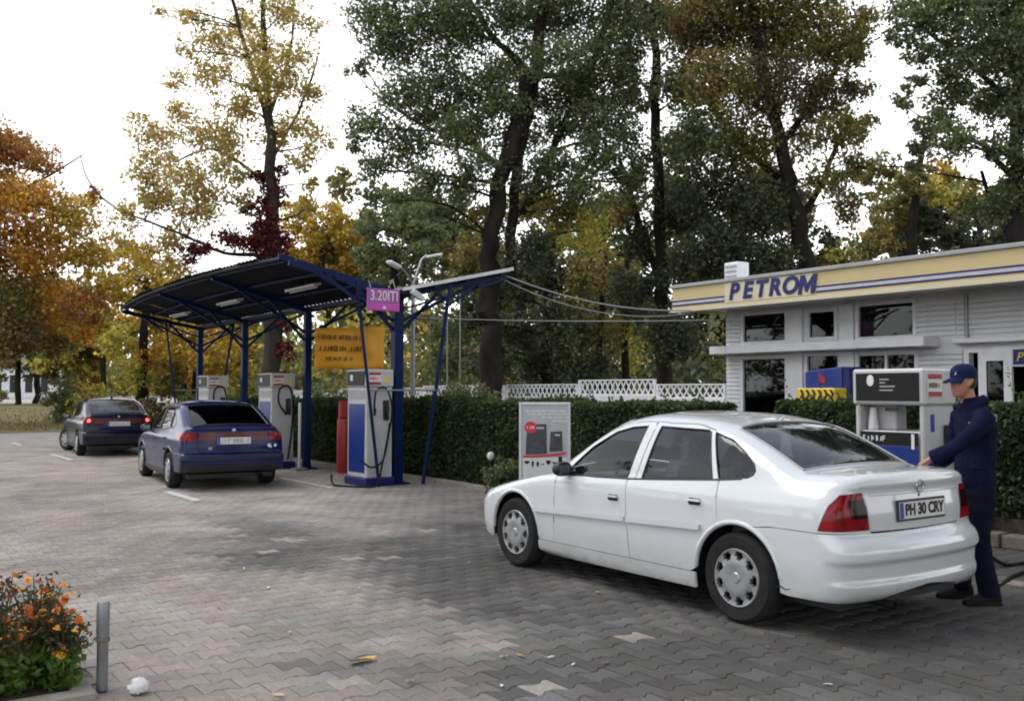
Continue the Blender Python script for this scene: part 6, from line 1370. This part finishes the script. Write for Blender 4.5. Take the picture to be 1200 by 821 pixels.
# tall pale yellow tree with red creeper on its trunk
tree('creeper_tree', 'tall sparse yellow leaved tree with red creeper on its trunk behind the canopy', 34,
     [[(320, 470, 24), (318, 330, 20), (318, 220, 14), (314, 120, 9), (309, 20, 6), (307, -60, 4)], [(316, 150, 6), (292, 70, 5), (266, -20, 4), (255, -60, 3)],
      [(314, 300, 6), (262, 296, 4.4), (228, 281, 3.6), (180, 262, 2.8), (130, 240, 2.2), (104, 212, 1.8), (94, 182, 1.2)], [(316, 215, 5), (280, 190, 4), (245, 175, 3), (205, 190, 2)], [(316, 190, 5), (350, 130, 3.5), (372, 70, 2)], [(318, 130, 5), (340, 60, 3.5), (345, -20, 2)]],
     [(220, 205, 34), (190, 170, 26), (160, 150, 22, None, .8), (245, 160, 30), (280, 130, 30), (250, 90, 28), (225, 60, 22, None, .7), (300, 60, 32), (345, 70, 28), (365, 110, 20), (350, 150, 26), (280, 30, 30), (330, 15, 30), (240, 25, 24, None, .7), (365, 30, 18, None, .7), (210, 20, 16, None, .5), (185, 12, 12, None, .5), (190, 230, 30), (230, 250, 30), (165, 205, 18, None, .7), (270, 200, 26), (350, 190, 18), (365, 215, 14), (330, 100, 30), (150, 255, 20), (200, 280, 24), (300, -30, 40), (250, -30, 30), (345, -30, 30), (215, 130, 26, None, .8), (180, 195, 26, None, .8), (320, 160, 26), (270, 165, 28), (300, 95, 28), (260, 55, 26), (210, 95, 20, None, .7), (370, 165, 20, None, .8), (360, 240, 18, None, .8), (240, 225, 28), (170, 240, 22), (285, 235, 20), (140, 285, 24), (170, 300, 26, 'yellow'), (210, 310, 26, 'yellow'),
      (312, 210, 16, 'red', 1.6, 0), (318, 235, 19, 'red', 2, 0), (312, 262, 22, 'red', 2, 0), (320, 285, 24, 'red', 2, 0), (295, 285, 22, 'red', 1.6, -.5), (265, 282, 18, 'red', 1.5, -.5), (240, 290, 16, 'red', 1.3, -.5), (222, 298, 14, 'red', 1.2, -.5), (318, 310, 20, 'red', 2, 0), (330, 200, 9, 'red', 1.5, 0), (290, 245, 10, 'red', 1.2, 0), (330, 380, 13, 'red', 1.6, 0), (334, 410, 12, 'red', 2.2, -.4), (328, 440, 12, 'red', 1.6, -.3), (312, 350, 13, 'red', 1.3, 0)],
     'pale', 101, leaf=3.7, dens=.66, sub=.66, bark='bark_grey')
# big dark tree with several stems
tree('park_tree', 'large dark trunked green tree with several leaning stems in the middle', 27,
     [[(573, 458, 28), (574, 360, 24), (578, 290, 21), (588, 215, 20), (610, 130, 19), (632, 50, 15), (645, -60, 10)], [(600, 330, 13), (603, 240, 13), (612, 170, 12), (624, 110, 10), (634, 60, 7)], [(612, 250, 10), (640, 190, 9), (672, 120, 8), (705, 50, 6), (728, -50, 4)], [(583, 195, 10), (550, 168, 8), (515, 155, 6), (475, 135, 4)], [(620, 85, 10), (575, 40, 7), (540, -20, 5)], [(625, 90, 8), (680, 85, 6)]],
     [(440, 30, 36), (490, 30, 42), (545, 40, 44), (600, 20, 46), (660, 20, 46), (715, 25, 44), (520, 90, 40), (470, 110, 36), (580, 95, 34, None, .7), (640, 110, 34, None, .7), (690, 100, 38), (735, 90, 32), (430, 150, 30), (480, 170, 38), (530, 160, 34), (445, 200, 28, None, .8), (500, 215, 30), (540, 220, 26, None, .6), (650, 190, 32), (700, 180, 34), (735, 160, 32), (420, 75, 20, None, .6), (415, 170, 18, None, .6), (470, 235, 18, None, .6), (510, 250, 16, None, .6), (450, -20, 50), (550, -30, 55), (650, -30, 55), (730, -20, 40), (660, 245, 34, 'olive'), (620, 290, 34, 'dark'), (690, 270, 36, 'yelgreen', .8), (560, 250, 22, 'olive', .7), (555, 110, 38), (600, 160, 36, None, .8), (565, 195, 32, None, .8), (655, 145, 38), (705, 140, 38), (625, 215, 34, None, .9), (600, 75, 36), (680, 220, 34), (530, 20, 40), (740, 215, 30), (460, 60, 36), (650, 72, 36), (700, 66, 36), (745, 62, 32), (672, 108, 34), (548, 148, 32), (590, 125, 30), (728, 118, 30), (505, 130, 32)],
     'green', 102, leaf=4.0, dens=.92, sub=.58)
tree('park_tree', 'slim tall dark tree with thin straight trunk left of the kiosk', 29,
     [[(776, 458, 20), (775, 350, 16), (773, 230, 13), (768, 110, 11), (767, 0, 9), (766, -60, 6)], [(774, 330, 12), (752, 270, 9), (735, 215, 7), (725, 180, 4)]],
     [(790, 30, 38), (752, 20, 32), (800, 100, 40), (755, 110, 28, None, .8), (800, 180, 40), (745, 200, 28, 'dark', .8), (790, 250, 42, 'dark'), (745, 280, 32, 'dark'), (800, 320, 40, 'dark'), (740, 340, 34, 'dark'), (785, 390, 40, 'dark'), (725, 250, 24, 'olive', .7), (780, -30, 45)],
     'green', 103, leaf=4.5, dens=1.2)
tree('park_tree', 'broad brownish tree with leaning trunk directly behind the kiosk roof', 27,
     [[(950, 458, 26), (944, 320, 22), (934, 250, 19), (918, 180, 16), (900, 110, 13), (885, 30, 10), (878, -60, 6)], [(936, 260, 10), (965, 210, 7), (985, 160, 5)], [(915, 170, 9), (960, 110, 7), (990, 60, 4)], [(925, 215, 12), (880, 180, 9), (845, 140, 7), (820, 90, 4)]],
     [(820, 30, 46, 'brown'), (870, 20, 50, 'brown'), (930, 30, 50), (980, 40, 40), (840, 90, 48), (900, 90, 50, 'brown'), (960, 110, 42, 'brown'), (815, 150, 44, 'green'), (870, 160, 48), (940, 160, 34, None, .6), (985, 150, 30), (1000, 190, 20, None, .8), (830, 215, 46, 'dark'), (885, 235, 44, 'dark'), (965, 205, 28, None, .6), (990, 235, 24, 'olive', .7), (850, 285, 40, 'dark'), (900, 300, 34, 'dark'), (820, 300, 40, 'dark'), (870, -30, 60), (950, -25, 55), (820, -25, 45), (1005, 100, 22, None, .7), (1000, 60, 26, None, .8), (1012, 145, 20, None, .8), (1008, 20, 22, None, .8)],
     'olive', 104, leaf=4.2, dens=1.25, droop=.3, sub=.48)
tree('park_tree', 'bright green leafy tree at the right edge above the kiosk', 24,
     [[(1196, 458, 24), (1194, 300, 20), (1190, 200, 17), (1194, 100, 14), (1200, 0, 10), (1203, -60, 7)], [(1190, 210, 8), (1150, 170, 6), (1110, 150, 4)], [(1193, 130, 8), (1140, 80, 6), (1090, 40, 4)], [(1192, 290, 8), (1165, 240, 6), (1150, 200, 4)]],
     [(1070, 15, 34), (1115, 10, 40), (1170, 15, 46), (1085, 60, 26, None, .8), (1130, 60, 40), (1180, 70, 42), (1075, 95, 18, None, .8), (1115, 110, 34), (1165, 120, 36), (1200, 130, 34), (1090, 145, 24), (1120, 165, 30), (1085, 170, 20, None, .8), (1175, 175, 28, None, .8), (1195, 225, 34), (1160, 250, 28, None, .8), (1075, 200, 16, None, .7), (1110, -25, 50), (1180, -25, 50), (1052, 45, 20, None, .8), (1058, 120, 18, None, .8), (1215, 50, 50), (1220, 180, 45), (1250, 100, 60)],
     'green', 105, leaf=4.4, dens=1.15, sub=.5)
tree('park_tree', 'thin dark tree with bare lower trunk between the brown and the bright green trees', 36,
     [[(1070, 458, 14), (1068, 320, 12), (1072, 230, 9), (1085, 160, 6)], [(1150, 458, 9), (1148, 330, 7), (1142, 270, 5)]],
     [(1030, 200, 26, 'olive'), (1065, 215, 26, 'olive'), (1040, 250, 28, 'olive'), (1085, 250, 26), (1100, 225, 22, 'yelgreen'), (1120, 275, 28), (1020, 285, 30, 'olive'), (1065, 290, 30), (1150, 290, 30), (1185, 275, 26, 'dark')],
     'dark', 106, leaf=4.4, dens=1.1)
# autumn trees at the left
tree('autumn_tree', 'large orange and rust autumn tree filling the left edge of the picture', 44,
     [[(-70, 470, 34), (-72, 350, 28), (-60, 240, 20), (-40, 150, 12)], [(-66, 300, 9), (-10, 240, 5), (50, 210, 3), (100, 180, 1)], [(-66, 330, 8), (0, 330, 5), (60, 320, 2)]],
     [(-30, 170, 50, 'rust'), (10, 175, 34, 'rust'), (45, 190, 28, 'rust', .8), (-10, 230, 50), (40, 240, 40), (85, 250, 34, 'yellow'), (105, 235, 18, 'rust', .5), (0, 290, 48, 'rust'), (50, 300, 44), (100, 300, 34, 'yellow'), (130, 330, 24, 'yellow', .6), (10, 350, 48, 'olive'), (60, 360, 40), (105, 355, 30, 'rust'), (-50, 300, 60, 'rust'), (-50, 400, 60, 'olive'), (20, 395, 34, 'brown'), (65, 400, 30, 'olive'), (100, 390, 22, 'orange', .8), (-80, 220, 60)],
     'orange', 107, leaf=4.1, dens=1.1, sub=.52)
tree('autumn_tree', 'yellow autumn tree behind the left end of the canopy', 52, [[(165, 470, 12), (168, 400, 10), (172, 330, 7)], [(230, 470, 9), (228, 400, 7), (225, 350, 4)]],
     [(150, 300, 26, 'yellow', .7), (170, 330, 32), (140, 350, 30), (180, 370, 34), (220, 400, 30), (150, 400, 34, 'yelgreen'), (190, 420, 32, 'orange'), (250, 420, 30), (240, 380, 26, 'orange'), (275, 410, 26), (290, 440, 26, 'yelgreen'), (160, 440, 30, 'yelgreen'), (120, 320, 20, None, .6), (205, 445, 26, 'olive')], 'yellow', 108, leaf=4.4, dens=.95)
tree('autumn_tree', 'golden tree crown rising just above the canopy', 62, [[(385, 470, 12), (383, 380, 10), (378, 300, 7)]],
     [(350, 255, 26), (385, 260, 28), (410, 280, 26), (360, 290, 28), (400, 310, 26), (340, 300, 22), (375, 330, 26), (355, 240, 16, None, .8), (420, 310, 18), (345, 340, 26)], 'yellow', 109, leaf=4.2, dens=1.1)
tree('park_tree', 'rounded green tree between the golden crown and the big dark tree', 56, [[(462, 470, 14), (462, 360, 11), (460, 290, 8)]],
     [(440, 265, 26), (475, 255, 30), (500, 275, 26), (455, 295, 30), (490, 305, 28), (430, 300, 22), (520, 300, 24, 'olive'), (470, 330, 30), (440, 340, 24), (510, 335, 26, 'olive')], 'green', 110, leaf=4.2, dens=1.1)
tree('park_tree', 'drooping olive tree right behind the white lattice wall', 34, [[(640, 458, 14), (642, 360, 12), (648, 280, 8)], [(700, 458, 9), (704, 380, 7), (710, 300, 4)], [(733, 458, 10), (733, 360, 8), (736, 280, 4)]],
     [(560, 290, 34, 'olive'), (600, 330, 36), (640, 310, 36), (685, 320, 36, 'olive'), (720, 310, 34, 'olive'), (560, 350, 34), (610, 380, 36), (660, 370, 36, 'dark'), (705, 380, 36, 'olive'), (745, 400, 30, 'yelgreen', .6), (540, 320, 26, 'olive'), (530, 380, 30, 'green'), (575, 410, 34), (640, 420, 34, 'dark'), (690, 425, 30), (520, 420, 30, 'green'), (750, 350, 30)], 'dark', 111, leaf=4.8, dens=1.0, droop=.35)
rg_ = np.random.default_rng(8)
for k, (x, D, cols, lab) in enumerate(((430, 66, ['olive', 'green', 'yelgreen'], 'distant mixed green tree behind the orange banner'), (540, 62, ['olive', 'green'], 'distant olive tree behind the thin poles'), (640, 66, ['dark', 'olive', 'yelgreen'], 'distant dark tree left of the slim trunk'), (740, 60, ['dark', 'olive', 'green'], 'distant dark tree behind the slim trunk'), (840, 56, ['dark', 'dark', 'olive'], 'dense dark tree behind the left end of the kiosk'), (940, 58, ['olive', 'yelgreen', 'dark'], 'distant yellowing tree over the kiosk sign'), (1050, 60, ['olive', 'yellow', 'dark'], 'distant golden olive tree over the kiosk entrance'), (1150, 56, ['dark', 'green', 'olive'], 'distant dark green tree over the right end of the kiosk'), (1240, 60, ['dark', 'olive'], 'distant tree beyond the right edge'))):
    top = 225 if 500 < x < 800 else 205
    bl = rb(rg_, x - 62, x + 62, top + 10, 440, 26, 24, 38, cols, .8, 1.1)
    tree('park_tree', lab, D, [[(x, 460, 12), (x + 3, 370, 9), (x - 2, top + 60, 6)]], bl, cols[0], 200 + k, leaf=5.0, dens=1.0, twigs=1, group='distant park trees')
for k, (x, D, cols, lab) in enumerate(((-60, 95, ['rust', 'olive', 'brown'], 'distant brownish tree at the far left of the lawn'), (20, 92, ['brown', 'olive', 'dark'], 'dark trunked tree standing on the lawn at the left edge'), (42, 98, ['olive', 'brown', 'dark'], 'second dark trunked tree on the lawn, right of the first'), (120, 90, ['yelgreen', 'olive', 'orange'], 'distant greenish tree behind the farthest car'), (215, 88, ['yelgreen', 'orange', 'yellow'], 'distant golden tree seen between the canopy posts'), (300, 90, ['olive', 'yellow', 'yelgreen'], 'distant yellow green tree behind the middle canopy posts'))):
    bl = rb(rg_, x - 50, x + 50, 330, 425, 16, 20, 32, cols, .8, 1.1) if k in (1, 2) else rb(rg_, x - 58, x + 58, 345, 450, 20, 20, 32, cols, .8, 1.1)
    tree('park_tree', lab, D, [[(x, 472, 7), (x + 1, 410, 6), (x - 2, 370, 4)]], bl, cols[0], 230 + k, leaf=5.0, dens=.85, twigs=1, group='trees across the lawn', bark='bark')
# shrubs
def shrub(label, px, D, rpx, cols, seed, py=None, n=5, squash=1.0):
    rg = np.random.default_rng(seed); s = D / FPX; g0 = at(px, 457, D); h = rpx * s
    t_ = thing('shrub', label, 'shrub', (g0[0], g0[1], 0), group='shrubs'); PP, CC, SS = [], [], []; mb = MB()
    for k in range(n):
        c = np.array([rg.normal(0, h * .4), rg.normal(0, h * .4), h * rg.uniform(.35, 1.0) * squash]); m_ = int(rpx * rpx * .9 / n * 1.6); q, sb = clump(rg, c, np.array([h * .6] * 3), m_)
        q[:, 2] = np.abs(q[:, 2]) + .03; PP.append(q); CC.append(np.array(PAL[cols[k % len(cols)]])[rg.integers(0, 4, m_)] * rg.uniform(.65, 1.3, (m_, 1))); SS.append(rg.uniform(.7, 1.3, m_) * 4.6 * s); mb.tube(limb((rg.normal(0, .08), rg.normal(0, .08), -.05), c, rg), np.linspace(.03, .01, 5), 5)
    mb.build('stem', M['bark'], t_)['kind'] = 'stuff'; v, f, c = leaf_cards(np.concatenate(PP), np.concatenate(SS), np.concatenate(CC), rg); link('foliage', fast_mesh('fol', v, f, c), M['leaf'], t_)
shrub('yellow green bush behind the farthest car', 105, 46, 42, ['yelgreen', 'green', 'olive'], 301)
shrub('low dark bush at the lawn edge left of the farthest car', 78, 50, 24, ['dark', 'brown', 'green'], 302)
shrub('purplish brown bush right of the farthest car', 178, 40, 26, ['brown', 'dark', 'rust'], 303)
shrub('dark bush on the lawn at the left edge', -5, 85, 16, ['dark', 'olive'], 304)
shrub('pale green shrub growing over the lattice wall by the canopy strut', 530, 25, 52, ['green', 'yelgreen', 'green'], 305, n=7, squash=1.2)
shrub('dark shrub leaning over the tallest lattice panel', 700, 27, 40, ['dark', 'olive'], 306, n=6)
shrub('dark shrub behind the lattice beside the kiosk corner', 800, 27, 46, ['dark', 'dark', 'olive'], 307, n=7, squash=1.2)
shrub('dark shrub behind the lattice in the middle', 610, 29, 44, ['dark', 'olive', 'green'], 308, n=6, squash=1.1)
shrub('green shrub behind the orange banner', 405, 36, 40, ['green', 'olive'], 309, n=6)
shrub('yellowing shrub behind the lattice by the slim trunk', 745, 32, 42, ['yelgreen', 'dark', 'olive'], 310, n=6)
shrub('leafy green weed in front of the hedge beside the poster board', 592, 14.6, 40, ['green', 'green', 'dark'], 311, n=5, squash=.7)
shrub('brown dry plants in the raised bed at the right edge', 1192, 10.9, 34, ['brown', 'yelgreen', 'brown'], 312, n=5, squash=.8)
shrub('small reddish shrub growing over the hedge before the white wall', 668, 23.5, 16, ['red', 'rust', 'olive'], 313, n=4, squash=2.2)
# undergrowth that closes the view between the trunks
rg_ = np.random.default_rng(91); n = 42000; px = rg_.uniform(300, 1300, n); py = 457 - np.abs(rg_.normal(0, 48, n)) + 8; Dd = rg_.uniform(44, 78, n)
P = np.array([at(a, b_, d) for a, b_, d in zip(px, py, Dd)]); P = P[P[:, 2] > -.05]; n = len(P); zone = (np.sin(P[:, 0] * .35) + np.sin(P[:, 1] * .27 + 1) + rg_.normal(0, .5, n)); names = np.array(['dark', 'green', 'olive', 'yelgreen'])[np.clip(((zone + 2.2) / 4.4 * 4).astype(int), 0, 3)]
cc = np.array([PAL[q][k] for q, k in zip(names, rg_.integers(0, 4, n))]) * rg_.uniform(.6, 1.2, (n, 1)); v, f, c = leaf_cards(P, rg_.uniform(.25, .5, n), cc, rg_, wid=.7)
tag(link('undergrowth', fast_mesh('undergrowth', v, f, c), M['leaf']), 'dense far off undergrowth between the park trunks', 'undergrowth', kind='stuff')
n = 9000; px = rg_.uniform(-160, 330, n); py = 462 - np.abs(rg_.normal(0, 26, n)); Dd = rg_.uniform(160, 200, n)
P = np.array([at(a, b_, d) for a, b_, d in zip(px, py, Dd)]); P = P[P[:, 2] > .2]; n = len(P); names = np.array(['olive', 'green', 'yelgreen', 'orange'])[np.clip(((np.sin(P[:, 0] * .12) + np.sin(P[:, 1] * .1) + rg_.normal(0, .5, n) + 2) / 4 * 4).astype(int), 0, 3)]
cc = np.array([PAL[q][k] for q, k in zip(names, rg_.integers(0, 4, n))]) * rg_.uniform(.6, 1.2, (n, 1)); v, f, c = leaf_cards(P, rg_.uniform(.8, 1.5, n), cc, rg_, wid=.8)
tag(link('distant_wood', fast_mesh('distant_wood', v, f, c), M['leaf']), 'far off autumn wood beyond the road on the left', 'wood', kind='stuff')
h0 = at(28, 457, 150); hs_ = thing('distant_house', 'pale house with tall windows beyond the lawn at the far left', 'house', (h0[0], h0[1], .35), -YAW)
MB().box(-8, 4.5, 0, 6, 0, 4.6).build('wall', M['white_wall'], hs_); rf_ = MB().add([(-8.5, -.4, 4.61), (5, -.4, 4.61), (5, 6.4, 4.61), (-8.5, 6.4, 4.61), (-6, 3, 6.4), (2.5, 3, 6.4)], [(0, 1, 5, 4), (2, 3, 4, 5), (1, 2, 5), (3, 0, 4), (0, 3, 2, 1)]).build('roof', M['stone'], hs_)
for k in range(5): w_ = MB().box(-7 + k * 2.4, -5.9 + k * 2.4, -.05, .02, .9, 3.6).build('window', M['dark_room'], hs_)
# the trees on the other side of the road, behind the camera: they shade the forecourt and show in the glass
rg_ = np.random.default_rng(55)
def plain_tree(x, y, h, r, cols, seed, label, low=.42):
    rg = np.random.default_rng(seed); t_ = thing('street_tree', label, 'tree', (x, y, 0), group='trees along the street behind'); mb = MB(); mb.tube([(0, 0, -.1), (rg.normal(0, .1), rg.normal(0, .1), h * .4), (rg.normal(0, .2), rg.normal(0, .2), h * .8)], [.22, .17, .07], 9)
    PP, CC = [], []
    for k in range(16):
        c = np.array([rg.normal(0, r * .5), rg.normal(0, r * .5), h * rg.uniform(low, .98)]); m_ = 420; q, _ = clump(rg, c, np.array([r * .45] * 3), m_); PP.append(q); CC.append(np.array(PAL[cols[k % len(cols)]])[rg.integers(0, 4, m_)] * rg.uniform(.65, 1.3, (m_, 1))); L = limb((0, 0, h * .35), c, rg); mb.tube(L, np.linspace(.08, .02, 5), 5)
    mb.build('trunk', M['bark'], t_, smooth=True); P = np.concatenate(PP); v, f, c = leaf_cards(P, rg.uniform(.2, .38, len(P)), np.concatenate(CC), rg); link('crown', fast_mesh('crown', v, f, c), M['leaf'], t_)
for k, (x, y, h, r, lab) in enumerate(((9.5, -9, 11, 4.0, 'green street tree behind the photographer, nearest the kiosk'), (2.5, -12, 12, 4.2, 'green street tree straight behind the photographer'), (-6, -13, 10, 3.8, 'olive street tree behind and left of the photographer'), (17, -6, 12, 4.5, 'green street tree beyond the kiosk end'), (-13, 8, 11, 4.4, 'olive roadside tree on the left, nearest the photographer'), (-15, 17, 12, 4.4, 'green roadside tree on the left, second in the row'), (-15.5, 25, 12, 4.4, 'green roadside tree on the left, third in the row'), (-16, 33, 13, 4.4, 'olive roadside tree on the left, fourth in the row'), (-16, 41, 13, 4.4, 'green roadside tree on the left, fifth in the row'), (-17, 50, 13, 4.4, 'green roadside tree on the left, last in the row'))):
    plain_tree(x, y, h, r, ['green', 'olive', 'dark'], 400 + k, lab, .10 if x < -12 else .42)
plain_tree(9.0, -3.0, 13, 5.0, ['green', 'olive', 'dark'], 420, 'tall unseen tree added so its crown shades the near right of the forecourt', .6)  # unseen tree, added so its overhanging crown shades the near right pavers
plain_tree(4.0, -6.0, 14, 5.0, ['green', 'olive', 'dark'], 421, 'tall unseen tree added for shade close behind the photographer', .55)  # second unseen tree, added to block sky light from behind
